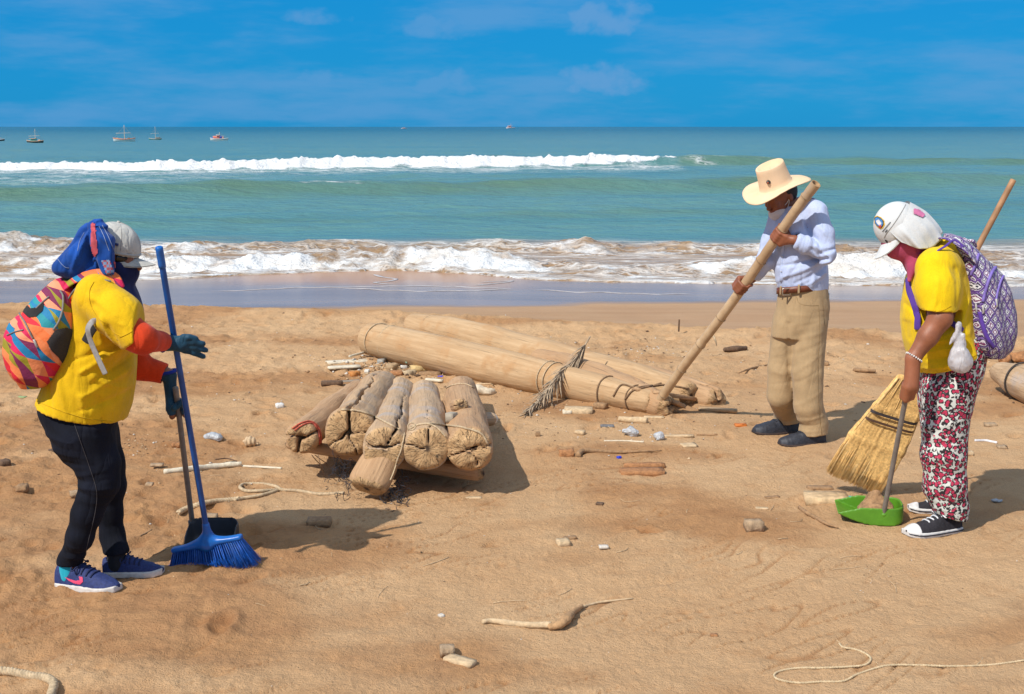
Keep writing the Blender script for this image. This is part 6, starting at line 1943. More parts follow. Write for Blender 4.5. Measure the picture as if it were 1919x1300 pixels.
    if q is not None: obj('print', *slab(q, (0.2, 0, 1), (1, -.8, 0), (.8, 1, 0), .025, .016, .003, .0, 3), basic('print_dark', (.12, .14, .14), .6), st)
    # --- cap with neck flap
    c0 = hc + u * .026
    v = Vol(c0 - .15, c0 + .15, .0055)
    v.add(ell(c0, (.108, .092, .106), [f, sd, u]), 0)
    v.disp(lambda P: .002 * folds(P, (.3, .2, 1), 4, 14, 222))
    v.plane(c0 - u * .030 + f * .02, -u - f * .12, .08, .012)
    Vc, Fc = v.mesh(1)
    cap = obj('cap', Vc, Fc, white, root)
    # the flap: a sheet sewn round the back of the crown that falls over neck and shoulders
    nph, nt = 90, 26
    hem_c = W(1712, 440)
    back = nrmz((1, 0, -.05)); sx = np.array([0, 1.0, 0])
    S = []
    for i in range(nph):
        ph = R(-128) + R(256) * i / (nph - 1)
        d3 = -f * math.cos(ph) + sd * math.sin(ph)
        top_ = c0 + (-f * .106 * math.cos(ph) + sd * .0915 * math.sin(ph)) * .985 + u * (.020 + .035 * max(0, math.cos(ph)))
        q = abs(ph) / R(128)
        drop = W(0, 440)[2] - W(0, 470)[2]
        hem = hem_c + back * (.128 * math.cos(ph)) + sx * (-.128 * math.sin(ph)) * (1 if sd[1] < 0 else -1) * -1
        hem = hem_c + back * (.128 * math.cos(ph)) + sx * (np.sign(sd[1]) * .118 * math.sin(ph)) + np.array([0, 0, -drop * (1.05 * math.sin(ph) ** 2 - .15)]) * (1 - .25 * q)
        for j in range(nt):
            t = j / (nt - 1)
            p = top_ + (hem - top_) * t
            bulge = .020 * math.sin(math.pi * t) * (.6 + .4 * math.cos(ph))
            fold = .0085 * t ** 1.3 * math.sin(ph * 8.5 + 1.2 * math.sin(ph * 3) + t * 1.5) + .004 * t * math.sin(ph * 19 + 2 * t)
            S.append(p + d3 * (bulge + fold))
    S = np.array(S); S += .004 * np.stack([perlin(S * 14, q) for q in (1, 2, 3)], 1)
    N = len(S); inn = np.repeat((S.reshape(nph, nt, 3).mean(0))[None], nph, 0).reshape(-1, 3)
    S2 = S + .004 * (inn - S) / (np.linalg.norm(inn - S, axis=1)[:, None] + 1e-9)
    Ff = []
    for i in range(nph - 1):
        for j in range(nt - 1):
            q = [i * nt + j, (i + 1) * nt + j, (i + 1) * nt + j + 1, i * nt + j + 1]
            Ff.append(q); Ff.append([k + N for k in q[::-1]])
    for i in range(nph - 1):
        a_, b_ = i * nt + nt - 1, (i + 1) * nt + nt - 1; Ff.append([a_, b_, b_ + N, a_ + N])
    for j in range(nt - 1):
        for i in (0, nph - 1):
            a_, b_ = i * nt + j, i * nt + j + 1; Ff.append([a_, b_, b_ + N, a_ + N])
    flap = np.vstack([S, S2]); Ff = np.array(Ff)
    obj('neck_flap', flap, Ff, white, cap)
    ct = bvh(*merge([(Vc, Fc), (flap, Ff)]))
    ff = nrmz((-.62, -.05, -.95)); uu = nrmz((-.95, 0, .62)); ss = np.cross(uu, ff)
    pk = c0 + f * .090 - u * .022
    obj('peak', *cap_brim(pk + uu * .0, ff, ss, uu, .078, .090, .030), white, cap)
    P = on(ct, [(1697, 383), (1690, 396), (1678, 415), (1662, 436), (1657, 445)], .0012, 30)
    if len(P) > 4: obj('cap_seam', *tube(P, .0016, 4), basic('seam_grey', (.36, .35, .33), .9), cap)
    def pt(nm, poly, m, off=.002, st_=.8, par=cap):
        V_, F_ = patch(ct, poly, off, st_)
        if len(F_): return obj(nm, V_, F_, m, par)
    blk = basic('badge_black', (.03, .03, .03), .6); yel = basic('badge_yellow', (.75, .45, .03), .6); blu = basic('badge_blue', (.06, .22, .50), .6); wht = basic('badge_white', (.7, .7, .7), .6); redm = basic('badge_red', (.45, .05, .03), .6)
    def sh_(k, cx=1647.5, cy=416):
        pts = [(-9, -9), (-3, -12), (4, -9), (10, -3), (11, 5), (7, 12), (2, 13), (-4, 8), (-8, 2)]
        return [(cx + a * k, cy + b * k) for a, b in pts]
    pt('badge', sh_(1.0), yel, .002); pt('badge', sh_(.86), blk, .0030); pt('badge', sh_(.72), blu, .0040); pt('badge', [(1643, 414), (1648, 411), (1653, 418), (1650, 423), (1645, 419)], wht, .0050, .6); pt('badge', [(1648, 421), (1653, 421), (1652, 427), (1648, 426)], redm, .0050, .6)
    # two short lines of small lettering, too small to read
    for (a, b, n_) in (((1654, 434), (1669, 416), 9), ((1659, 435), (1663, 430), 3)):
        for i in range(n_):
            t_ = (i + .5) / n_; x, y = a[0] + (b[0] - a[0]) * t_, a[1] + (b[1] - a[1]) * t_
            pt('lettering', [(x - 1.2, y - .6), (x + .3, y - 1.4), (x + 1.5, y + .5), (x - .2, y + 1.3)], blk, .002, .5)
    pt('hair_tie', [(1711, 392), (1720, 393), (1733, 403), (1728, 408), (1718, 404), (1711, 401)], basic('tie_pink', (.65, .18, .35), .7), .006, 1.2)
    # --- bandana over face and neck
    v = Vol(hc - [.2, .16, .28], hc + [.2, .16, .12], .005)
    v.add(ell(hc + f * .032 - u * .045, (.086, .068, .088), [f, sd, u]), 0)
    v.add(rc(hc - u * .06, W(1722, 492, 0), .070, .068), .03)
    v.add(rc(W(1712, 490, -.03), W(1704, 525, -.06), .035, .010), .02)
    v.disp(lambda P: .006 * folds(P, (.6, .2, -1), 4, 14, 231) + .003 * folds(P, (1, .2, .4), 5, 22, 232))
    v.plane(hc + u * .008 + f * .05, u + f * .12, .02)
    obj('bandana', *v.mesh(1), pink, root)
    for q in (-1, 1):
        e_ = hc + f * .088 + u * .006 + sd * q * .034
        obj('eye', *tube(np.array([e_, e_ + f * .008]), .011, 8), basic('eye_dark', (.015, .012, .012), .3), root)
    tf_ = hc + f * .06 + u * .018 - sd * .072
    obj('hair', *tube(np.array([tf_ + u * .012, tf_ - u * .006 - f * .004, tf_ - u * .022 - f * .012]), np.array([.012, .010, .003]), 8), basic('hair_black', (.012, .010, .009), .6, .3, 200, .6, 400), root)
    # --- shoes
    rows = [(0, .026, .072), (.03, .034, .084), (.075, .036, .086), (.11, .040, .080), (.15, .045, .066), (.19, .047, .054), (.23, .043, .046), (.262, .024, .034)]
    um = basic('canvas_black', (.020, .018, .024), .85, .3, 120, .4, 700, .0015); sm = basic('sole_white', (.66, .64, .62), .6, .12, 30)
    lc = basic('lace_white', (.75, .76, .78), .8)
    for (h, t_) in ((H1, T1), (H2, T2)):
        shoe(root, h, t_, rows, um, sm, .027, lc, cap_m=basic('toe_white', (.70, .68, .67), .5), foxing=basic('foxing_black', (.03, .03, .04), .6))
    for A in (A1, A2):
        so = Vol(A + [-.07, -.07, -.07], A + [.07, .07, .05], .005)
        so.add(rc(A - [0, 0, .04], A + [0, 0, .03], .034, .038), 0)
        obj('sock', *so.mesh(1), basic('sock_grey', (.3, .3, .3), .9), root)
    # --- backpack
    bp = empty('backpack', tuple(W(1860, 664)), 'backpack with white and purple diamond print on the right person', 'backpack')
    dia = diamond_pattern('diamond_print', 17.0)
    pur = cloth('strap_purple', (.10, .045, .30), .2, 500, .2)
    lil = basic('piping_lilac', (.20, .14, .46), .55, .2, 60, .3, 300)
    v = Vol((W(1750, 700)[0], Y0 - .26, W(0, 680)[2]), (W(1919, 700)[0], Y0 + .26, W(0, 425)[2]), .0065)
    v.add(loftpx([(440, 1776, 1792, .08), (458, 1776, 1818, .12), (485, 1786, 1842, .155), (515, 1792, 1852, .175), (560, 1796, 1860, .19), (605, 1798, 1866, .20), (640, 1806, 1868, .195), (662, 1826, 1862, .16)], Y0, 3.0), .03)
    v.add(loftpx([(490, 1825, 1850, .10), (508, 1822, 1868, .13), (540, 1822, 1884, .15), (580, 1824, 1895, .16), (620, 1826, 1898, .16), (648, 1832, 1890, .14), (664, 1842, 1876, .10)], Y0, 2.6), .014)
    v.disp(lambda P: .006 * folds(P, (.3, .3, -1), 3, 9, 241) + .003 * folds(P, (1, .2, .4), 5, 18, 242))
    V, F = v.mesh(1)
    obj('bag', V, F, dia, bp); bt = bvh(V, F)
    def zp(path, r=.006, m=lil, nm='piping'):
        P = on(bt, path, .001, 40)
        if len(P) > 4: obj(nm, *tube(P, r, 6), m, bp)
    zp([(1834, 476), (1828, 496), (1820, 515)], .007); zp([(1868, 498), (1858, 512), (1848, 540), (1842, 565)], .008); zp([(1885, 510), (1876, 525), (1869, 548), (1866, 572)], .006)
    zp([(1836, 585), (1842, 610), (1850, 632), (1862, 650)], .011, pur, 'side_band')
    zp([(1799, 500), (1803, 540), (1806, 590), (1812, 630)], .004, pur)
    for (x, y) in ((1842, 572), (1866, 560), (1830, 570)):
        q = hit(bt, x, y, .004)
        if q is not None: obj('zip_puller', *tube(np.array([q, q + [.004, -.004, -.035]]), .005, 6), basic('puller_steel', (.45, .43, .4), .35), bp)
    obj('carry_loop', *tube(resample(np.array([W(1806, 448, -.03), W(1814, 452, -.06), W(1824, 452, -.07), W(1828, 462, -.05)]), 20), .009, 8), dia, bp)
    stp = [W(1812, 470, -.17), W(1796, 456, -.185), W(1778, 452, -.19), W(1755, 460, -.195), W(1730, 485, -.205)]
    P = on(tt, [(1790, 456), (1775, 455), (1758, 463), (1742, 474)], .008, 24)
    obj('shoulder_strap', *ribbon([W(1830, 490, -.16), W(1812, 468, -.165), W(1796, 455, -.15), W(1780, 447, -.12), W(1766, 446, -.08)], .055, .012, (.3, -.6, 1)), dia, bp)
    P = on(tt, [(1704, 522), (1706, 545), (1712, 562), (1718, 580), (1720, 600), (1721, 616)], .006, 26)
    if len(P) > 4:
        P = np.vstack([P]); obj('shoulder_strap', *tube(P, .016, 10, flat=.2, up=(-.7, -.7, 0)), pur, bp)
    obj('shoulder_strap', *ribbon([W(1806, 462, -.175), W(1788, 450, -.15), W(1770, 462, -.19), W(1742, 478, -.16)], .012, .006, (0, -.6, 1)), pur, bp)
    P = on(tt, [(1776, 601), (1784, 606), (1794, 612), (1802, 618)], .007, 16)
    if len(P) > 4: obj('side_strap', *tube(P, .014, 10, flat=.25, up=(0, -1, .2)), pur, bp)
    # --- knotted plastic bag
    pb = NB('plastic_film')
    pb.p.inputs['Transmission Weight'].default_value = .35
    pbm = pb.fin(pb.mix(pb.mr(pb.noise(30, 4, .6), .3, .7), (.62, .58, .60), (.82, .80, .82)), .3, pb.bump(pb.noise(40, 5, .6, pb.mapv((1, 1, .25)), 1.5), .7, .012))
    kb = W(1797, 612, -.27)
    v = Vol(kb - [.10, .10, .26], kb + [.10, .10, .05], .005)
    v.add(rc(W(1797, 632, -.27), W(1797, 655, -.27), .016, .030), 0); v.add(ell(W(1800, 678, -.27), (.055, .045, .052)), .04)
    v.add(rc(W(1797, 606, -.265), W(1797, 632, -.27), .011, .014), .006)
    for (a, b) in (((1790, 628), (1780, 645)), ((1804, 628), (1810, 648)), ((1795, 610), (1793, 628))):
        v.add(rc(W(*a, -.275), W(*b, -.28), .011, .005), .006)
    v.disp(lambda P: .004 * folds(P, (.1, .1, 1), 3, 30, 251) + .003 * perlin(P * 40, 252))
    obj('plastic_bag', *v.mesh(1), pbm, label='knotted white plastic bag hanging from the diamond-print backpack strap', cat='plastic bag')
    # --- straw broom
    br = empty('broom', tuple(at(1610, 912, Y0 + .50)), 'straw broom with fanned golden bristles and wooden handle held behind the right person', 'broom')
    hw = basic('handle_wood', (.42, .22, .105), .6, .25, 14, .2, 60)
    dr = nrmz(b_foot - b_top)
    obj('handle', *tube(np.linspace(b_top, b_foot + dr * .06, 40), .0145, 14), hw, br)
    # fan of straw: root line to tip line, both read off the photograph at their depths
    rl, rr_ = at(1682, 706, Y0 + .355), at(1724, 716, Y0 + .35)
    tl, trr = at(1553, 880, Y0 + .52), at(1648, 920, Y0 + .46)
    rs = np.random.RandomState(12); nrm = nrmz(np.cross(trr - tl, rl - tl)); nrm = nrm if nrm[1] < 0 else -nrm
    parts = {0: [], 1: [], 2: []}
    for i in range(3900):
        s_ = rs.rand(); q = rs.normal() * .55; q = max(-1, min(1, q))
        a = rl + (rr_ - rl) * s_ + nrm * q * .014
        b = tl + (trr - tl) * (s_ + rs.normal() * .02) + nrm * q * .025 + dr * (rs.rand() - .6) * .05
        # right edge bows out before it falls
        mid1 = a + (b - a) * .3 + (rr_ - rl) * (.55 * (s_ - .15)) ; mid2 = a + (b - a) * .65 + (rr_ - rl) * (.55 * (s_ - .3))
        P = resample(np.array([a, mid1, mid2, b + nrm * rs.normal() * .006]), 5)
        P += nrm * (rs.normal() * .002)
        parts[0 if rs.rand() < .6 else (1 if rs.rand() < .6 else 2)].append(tube(P, np.array([.0023, .0024, .0023, .0020, .0008]), 3))
    for k_, c in ((0, (.84, .53, .20)), (1, (.90, .64, .30)), (2, (.74, .44, .15))):
        obj('bristles', *merge(parts[k_]), basic('straw_%d' % k_, c, .75, .25, 40), br, kind='stuff')
    v = Vol(np.minimum(rl, tl) - .12, np.maximum(rr_, trr) + .12, .0055)
    # dark core so the fan is not see-through
    for s_ in np.linspace(.06, .94, 9):
        a = rl + (rr_ - rl) * s_; b = tl + (trr - tl) * s_
        m_ = a + (b - a) * .3 + (rr_ - rl) * (.55 * (s_ - .15)); m2 = a + (b - a) * .62 + (rr_ - rl) * (.55 * (s_ - .3)); e_ = a + (b - a) * .90
        chain(v, [a, m_, m2, e_], [.014, .022, .030, .026], .012)
    ax_ = nrmz((tl + trr) / 2 - (rl + rr_) / 2)
    v.disp(lambda P: .004 * perlin(np.stack([(P @ ax_) * 3, (P @ nrmz(trr - tl)) * 130, (P @ nrm) * 60], 1), 271))
    obj('straw_core', *v.mesh(0), basic('straw_core_mat', (.78, .48, .17), .9, .3, 80, .6, 200), br)
    band = basic('band_dark', (.045, .035, .035), .7, .3, 40); band2 = basic('band_brown', (.10, .05, .03), .7, .3, 40)
    for k_, (tl_, m_, hwid) in enumerate(((.34, band, .013), (.415, band2, .011))):
        P = []
        for s_ in np.linspace(-.02, 1.02, 24):
            a = rl + (rr_ - rl) * s_; b = tl + (trr - tl) * s_
            P.append(a + (b - a) * tl_ + (rr_ - rl) * (.55 * (s_ - .18)))
        P = np.array(P); thick = .040
        along = nrmz(tl - rl) * .7 + nrmz(trr - rr_) * .3
        loop = np.vstack([P + nrm * thick * np.sqrt(np.clip(1 - ((np.arange(24) - 11.5) / 11.9) ** 6, 0, 1))[:, None], (P - nrm * thick * np.sqrt(np.clip(1 - ((np.arange(24) - 11.5) / 11.9) ** 6, 0, 1))[:, None])[::-1]])
        loop = np.vstack([loop, loop[:1]])
        n_ = len(loop)
        V = np.vstack([loop - along * hwid * .6, loop + along * hwid * .6]); F = np.array([(i, i + 1, n_ + i + 1, n_ + i) for i in range(n_ - 1)])
        obj('band', V, F, m_, br)
    # --- green dustpan
    gp = G(1640, 985)
    dp = empty('dustpan', tuple(gp), 'bright green plastic dustpan with grey handle full of sand', 'dustpan')
    gr = basic('plastic_green', (.095, .27, .016), .45, .12, 20)
    d2 = nrmz(pan_foot - pan_top)
    obj('handle', *tube(np.linspace(pan_top - d2 * .01, pan_foot + d2 * .055, 24), .0118, 12), basic('pole_grey', (.20, .175, .155), .45, .2, 20), dp)
    # scoop: open tray, high rounded back on the handle side, thin lip to the left
    lip, back = G(1566, 966), G(1690, 975)
    lx = nrmz((back - lip) * [1, 1, 0]); ly = np.array([-lx[1], lx[0], 0]); c = (lip + back) / 2; c[2] = min(lip[2], back[2])
    Ld = np.linalg.norm((back - lip)[:2])
    v = Vol(c - [Ld * .62, .17, .02], c + [Ld * .62, .17, .16], .0055)
    X, Y, Z = v.xyz((slice(None),) * 3)
    s_ = (X - c[0]) * lx[0] + (Y - c[1]) * lx[1]; w_ = (X - c[0]) * ly[0] + (Y - c[1]) * ly[1]; z_ = Z - c[2]
    t_ = np.clip(s_ / Ld + .5, 0, 1)
    hw_ = .112 + 0 * t_
    rr4 = (np.abs(w_ / hw_) ** 4 + (np.maximum(s_, 0) / (Ld / 2)) ** 4) ** .25
    foot = np.maximum((rr4 - 1) * .1, np.abs(s_) - Ld / 2)
    botz = .052 * np.clip((.55 - t_) / .55, 0, 1) ** 1.6 + .012 * np.clip((t_ - .8) / .2, 0, 1) ** 2
    topz = .058 + .028 * np.clip(t_ / .35, 0, 1) + .004 * t_
    outer = np.maximum(foot, np.maximum(z_ - topz, botz - z_))
    inner = np.maximum((rr4 - .93) * .1, botz + .008 - z_)
    v.d = np.maximum(outer, -inner).astype(np.float32) + 0 * X
    obj('pan', *v.mesh(1), gr, dp)
    obj('socket', *tube(np.linspace(pan_foot - d2 * .005, pan_foot + d2 * .06, 8), .018, 12), gr, dp)
    # the scooped sand and rubbish
    sc = c + lx * .035 + ly * .02
    v = Vol(sc - [.14, .14, .04], sc + [.14, .14, .2], .006)
    v.add(ell(sc + [0, 0, .045], (.085, .085, .05)), 0); v.add(ell(sc + [.0, .02, .08], (.038, .04, .055)), .02); v.add(ell(sc + [.035, -.01, .07], (.03, .03, .035)), .02)
    v.disp(lambda P: .012 * perlin(P * 22, 261) + .006 * perlin(P * 60, 262))
    obj('sand_heap', *v.mesh(1), basic('sand_heap_mat', (.36, .205, .10), .95, .35, 40, .8, 160, .008), label='clod of wet sand heaped in the green dustpan', cat='sand', kind='thing')
right_person()
# ------------------------------------------------------------------ driftwood, ropes and litter on the sand
def chunk(name, label, cat, px, py, wpx, dep, hgt, yaw, mat, seed, jit=.06, tilt=0.0, group=None, sink=.25):
    p = G(px, py); L = wpx * mpp(p); a = R(yaw)
    ax = np.array([math.cos(a), math.sin(a), tilt]); ay = np.array([-math.sin(a), math.cos(a), 0]); az = np.cross(ax, ay)
    return obj(name, *slab(p + [0, 0, hgt * (.5 - sink)], ax, ay, az, L, dep, hgt, jit, seed, 3), mat, label=label, cat=cat, group=group, smooth=False)
def lie(pts, r, lift=.7):
    P = np.array([G(*q[:2]) for q in pts])
    for k, q in enumerate(pts): P[k, 2] += r * lift + (q[2] if len(q) > 2 else 0)
    return P
def stick(name, label, cat, pts, r, mat, n=24, rough=.10, group=None, taper=None, nn=8, lift=.7):
    P = resample(lie(pts, r, lift), n)
    rr = r * (np.interp(np.linspace(0, 1, n), np.linspace(0, 1, len(taper)), taper) if taper else 1)
    return obj(name, *tube(P, rr, nn, rough=rough, seed=int(pts[0][0]) % 40), mat, label=label, cat=cat, group=group)
def strand_rope(P, r, turns, nstr=3):
    T, U, Wv = frames(P); n = len(P); t = np.linspace(0, 1, n) * turns * 2 * np.pi; parts = []
    for k in range(nstr):
        a = t + 2 * np.pi * k / nstr
        parts.append(tube(P + r * .55 * (np.cos(a)[:, None] * U + np.sin(a)[:, None] * Wv), r * .55, 6))
    return merge(parts)
WD = basic('wood_dark', (.14, .08, .045), .9, .35, 40, .7, 90, .006)
WM = basic('wood_mid', (.34, .20, .10), .9, .3, 40, .7, 90, .006)
WP = basic('wood_pale', (.58, .42, .25), .9, .25, 40, .6, 90, .006)
WW = basic('wood_bleached', (.66, .58, .44), .9, .2, 40, .6, 90, .006)
SH = basic('shell_white', (.62, .56, .48), .6, .2, 60)
STN = basic('stone_tan', (.42, .29, .175), .9, .3, 30, .8, 80, .008)
RED = basic('bark_red', (.40, .185, .075), .9, .3, 40, .8, 90, .008)
GRY = basic('grey_scrap', (.17, .165, .165), .8, .3, 40)
FILM = MATS.get('film') or basic('film_clear', (.45, .46, .47), .25, .2, 30, .8, 60, .01)
# foreground branches
stick('branch', 'pale forked branch lying alone in the foreground sand', 'branch', [(905, 1169), (925, 1168), (985, 1175), (1032, 1178, .006)], .013, WP, taper=(.7, 1, .9, 1.1))
stick('branch', 'knotted brown elbow of the foreground forked branch', 'branch', [(1030, 1180), (1048, 1180, .012), (1060, 1172, .014), (1072, 1158, .012), (1090, 1142, .004)], .014, basic('branch_knot', (.46, .27, .13), .9, .3, 40, .7, 90, .006), taper=(1.0, 1.5, 1.2, .8, .6), rough=.2)
stick('twig', 'thin pale twig reaching away from the foreground forked branch', 'twig', [(1088, 1140), (1120, 1131), (1150, 1127), (1186, 1123)], .006, WP, taper=(1, .9, .8, .5))
chunk('wood_strip', 'short pale strip of wood, lowest piece near the bottom of the beach', 'wood', 862, 1242, 62, .05, .022, -32, WP, 61)
chunk('stone', 'rounded pale stone touching the lowest wood strip', 'stone', 838, 1223, 28, .045, .035, 10, STN, 62, .12)
chunk('wood_block', 'small greyish wood block on open sand, alone below the raft shadow', 'wood', 1055, 1020, 24, .055, .03, 12, WP, 63, .04)
chunk('bark_flake', 'thin flake lying against the small greyish block', 'bark', 1068, 1009, 26, .03, .012, 20, WM, 64)
chunk('shell', 'oval white shell on open sand beside the small block', 'shell', 1131, 1026, 18, .03, .014, 5, SH, 65, .12)
chunk('wood_chunk', 'chunky brown driftwood lump between the raft and the green dustpan', 'wood', 1412, 990, 34, .06, .055, 8, STN, 66, .12)
chunk('plank', 'thick cut plank with pale top beside the green dustpan', 'plank', 1548, 940, 82, .15, .050, -6, basic('plank_cut', (.60, .42, .235), .85, .3, 25, .7, 70, .008), 67, .05)
chunk('plank', 'thin brown plank lying behind the thick cut one', 'plank', 1537, 916, 48, .05, .018, -2, WM, 68)
stick('stick', 'crooked bare stick in front of the green dustpan', 'stick', [(1497, 952), (1510, 962), (1528, 972), (1545, 982), (1570, 991)], .010, WM, taper=(.8, 1.1, 1, .9, .5), rough=.2)
stick('straw', 'teal plastic straw pointing at the heap in the dustpan', 'straw', [(1590, 931), (1626, 934)], .004, basic('straw_teal', (.03, .34, .30), .4))
chunk('bark_flake', 'tan leaf-like flake left of the thick cut plank', 'bark', 1447, 932, 28, .03, .008, 14, WM, 69, .1)
chunk('bark_flake', 'lower tan flake beside the leaf-like one', 'bark', 1428, 953, 24, .03, .008, -8, WP, 70, .1)
# middle ground
chunk('bark_piece', 'reddish split slab of bark on open sand right of the raft', 'bark', 1203, 887, 84, .10, .030, 2, RED, 71, .08)
chunk('bark_piece', 'upper ridge piece stuck on the reddish bark slab', 'bark', 1208, 879, 78, .035, .045, 1, RED, 72, .1)
stick('root', 'dark wavy root with a knobby head near the blue cap', 'root', [(1082, 856), (1092, 850, .01), (1110, 847), (1150, 849), (1200, 848), (1240, 846)], .010, WM, taper=(2.0, 1.4, 1, .9, .6, .3), rough=.2)
chunk('wood_chunk', 'brown egg-shaped lump at the head of the wavy root', 'wood', 1062, 853, 28, .06, .045, 0, RED, 73, .14)
chunk('bottle_cap', 'small bright blue plastic cap on the sand', 'cap', 1160, 859, 8, .02, .018, 30, basic('cap_blue', (.01, .04, .55), .4), 74, .1)
stick('driftwood', 'pale round driftwood stick by the foot of the bamboo pole', 'wood', [(1160, 789), (1180, 791), (1212, 792)], .021, WP, taper=(.9, 1, 1.1))
chunk('wood_block', 'flat brown beam end in front of the long pale log', 'wood', 1084, 773, 54, .12, .045, -6, WP, 75, .04)
chunk('shell', 'cream shell lying against the flat beam end', 'shell', 1063, 774, 18, .05, .03, 0, WW, 76, .12)
chunk('wood_block', 'small crumbly lump under the long pale log', 'wood', 1126, 763, 24, .06, .04, -30, WM, 77, .12)
chunk('wood_strip', 'flat chip lying at the tip of the long pale log', 'wood', 1226, 783, 38, .04, .015, -3, WP, 78)
chunk('scrap', 'flat dark grey scrap near the bamboo pole foot', 'scrap', 1138, 799, 26, .05, .012, 0, GRY, 79)
chunk('wood_block', 'little cube of pale wood on the littered sand', 'wood', 1087, 812, 18, .04, .025, -25, WP, 80)
chunk('wood_block', 'tiny brown upright block left of the pale cube', 'wood', 1008, 817, 9, .03, .035, 5, WM, 81)
chunk('plank', 'long thin strip of lath among the plastic scraps', 'wood', 1262, 818, 78, .03, .014, 2, WP, 82)
stick('stick', 'straight white sliver of wood below the crumpled plastic', 'stick', [(1132, 827), (1170, 827), (1206, 829)], .005, WW)
chunk('bark_flake', 'broad pale flake of bark right of the plastic scraps', 'bark', 1291, 835, 30, .08, .012, 14, WP, 83, .12)
stick('stick', 'short brown stick pointing at the boots in front of the plastic', 'stick', [(1306, 815), (1330, 816), (1344, 815)], .006, WM)
chunk('scrap', 'bright orange scrap left of the black shoes', 'scrap', 1388, 798, 22, .05, .02, 0, basic('scrap_orange', (.62, .18, .03), .7), 84, .12)
def crumple(label, px, py, w, seed, mat, name='plastic_scrap', h=.05):
    p = G(px, py); r = w * mpp(p) / 2
    v = Vol(p - [r * 1.6, r * 1.6, .03], p + [r * 1.6, r * 1.6, h * 2 + .03], max(.005, r / 9))
    v.add(ell(p + [0, 0, h * .4], (r, r * .7, h * .6)), 0)
    v.disp(lambda P: .45 * r * perlin(P * .9 / r, seed) + .25 * r * (np.abs(perlin(P * 2.2 / r, seed + 1)) - .2), .2)
    obj(name, *v.mesh(1), mat, label=label, cat='plastic')
SILV = basic('film_silver', (.48, .49, .51), .3, .25, 40, .9, 80, .01)
crumple('crumpled silvery plastic on the littered sand, upper of two', 1180, 815, 30, 1, SILV)
crumple('crumpled silvery plastic nearest the pole shadow, lower of two', 1235, 824, 22, 2, SILV)
crumple('clear crumpled plastic sheet near the grey pole of the black dustpan', 403, 822, 36, 3, FILM, h=.03)
crumple('pale lump of torn foam between the two rafts', 906, 737, 40, 4, basic('foam_cream', (.62, .52, .38), .9, .2, 30), 'foam_scrap', .06)
crumple('scrap of clear plastic on the shadow at the far right', 1868, 941, 18, 6, FILM, h=.02)
# conch-like shell, left
v = None
p = G(468, 834)
v = Vol(p - [.09, .07, .03], p + [.09, .07, .09], .005)
v.add(ell(p + [0, 0, .022], (.038, .032, .032)), 0); v.add(rc(p + [.01, 0, .022], p + [.045, -.01, .012], .022, .008), .01)
v.disp(lambda P: .004 * np.sin((P[:, 0] - p[0]) * 260) + .003 * perlin(P * 60, 3))
obj('shell', *v.mesh(1), basic('shell_tan', (.55, .39, .23), .7, .3, 50, .4, 90), label='ribbed tan shell alone on the sand left of the raft', cat='shell')
chunk('driftwood', 'flat dark driftwood piece on the shadow left of the leaning stump', 'wood', 598, 980, 46, .09, .03, 4, WM, 85, .08)
stick('driftwood', 'pale driftwood pole lying behind the broom handles', 'wood', [(308, 888), (345, 884), (400, 878), (452, 873)], .018, WW, taper=(.8, 1, 1.05, .8), rough=.14)
stick('stick', 'thin pale stick continuing from the driftwood pole', 'stick', [(440, 874), (480, 876), (528, 879)], .007, WW)
stick('twig', 'dark twig lying on the pale driftwood pole', 'twig', [(404, 868, .02), (425, 866, .02), (444, 868, .01)], .004, WD)
chunk('wood_chunk', 'dark reddish stone left of the grey pole', 'stone', 331, 836, 16, .04, .03, 0, RED, 86, .15)
# ropes
P = resample(lie([(642, 926), (600, 926), (560, 922), (520, 920), (480, 912), (455, 912), (452, 917), (470, 921), (505, 921), (525, 916), (512, 911), (488, 909)], .010), 150)
P = resample(lie([(645, 926), (600, 928), (560, 922), (530, 920), (515, 913), (490, 909), (460, 909), (450, 915), (462, 922), (490, 922), (520, 921), (490, 930), (455, 936), (440, 940)], .010), 220)
obj('rope', *strand_rope(P, .0095, 46), ROPE, label='looped pale rope running from the raft towards the blue broom', cat='rope')
P = resample(lie([(448, 938), (425, 941), (400, 943), (375, 948), (350, 956), (335, 964)], .013), 90)
obj('rope', *strand_rope(P, .014, 9), ROPE, label='frayed end of the looped rope behind the broom handle', cat='rope')
P = resample(lie([(-60, 1268), (-20, 1262), (20, 1264), (60, 1272), (88, 1276), (101, 1286), (98, 1302), (88, 1330)], .016), 110)
obj('rope', *strand_rope(P, .0155, 13), ROPE, label='thick twisted rope curling in from the lower left corner', cat='rope')
TW = basic('twine_pale', (.60, .46, .28), .9, .25, 60, .6, 200, .003)
P = resample(lie([(1573, 1207), (1580, 1214), (1602, 1218), (1622, 1226), (1632, 1236), (1622, 1247), (1590, 1251), (1540, 1253), (1500, 1253), (1466, 1258), (1451, 1266), (1460, 1275), (1495, 1281), (1540, 1279), (1580, 1278), (1605, 1266), (1640, 1254), (1670, 1248), (1720, 1248), (1790, 1250), (1850, 1248), (1900, 1242), (1960, 1232)], .0045), 320)
obj('twine', *strand_rope(P, .0048, 95, 2), TW, label='long thin twine looping across the lower right sand', cat='twine')
FIB = ('loose fibre at the tip of the long thin twine', 'second loose fibre near the tip of the long thin twine', 'loose fibre sticking up from the long thin twine near the right edge', 'loose fibre where the two runs of the long twine meet')
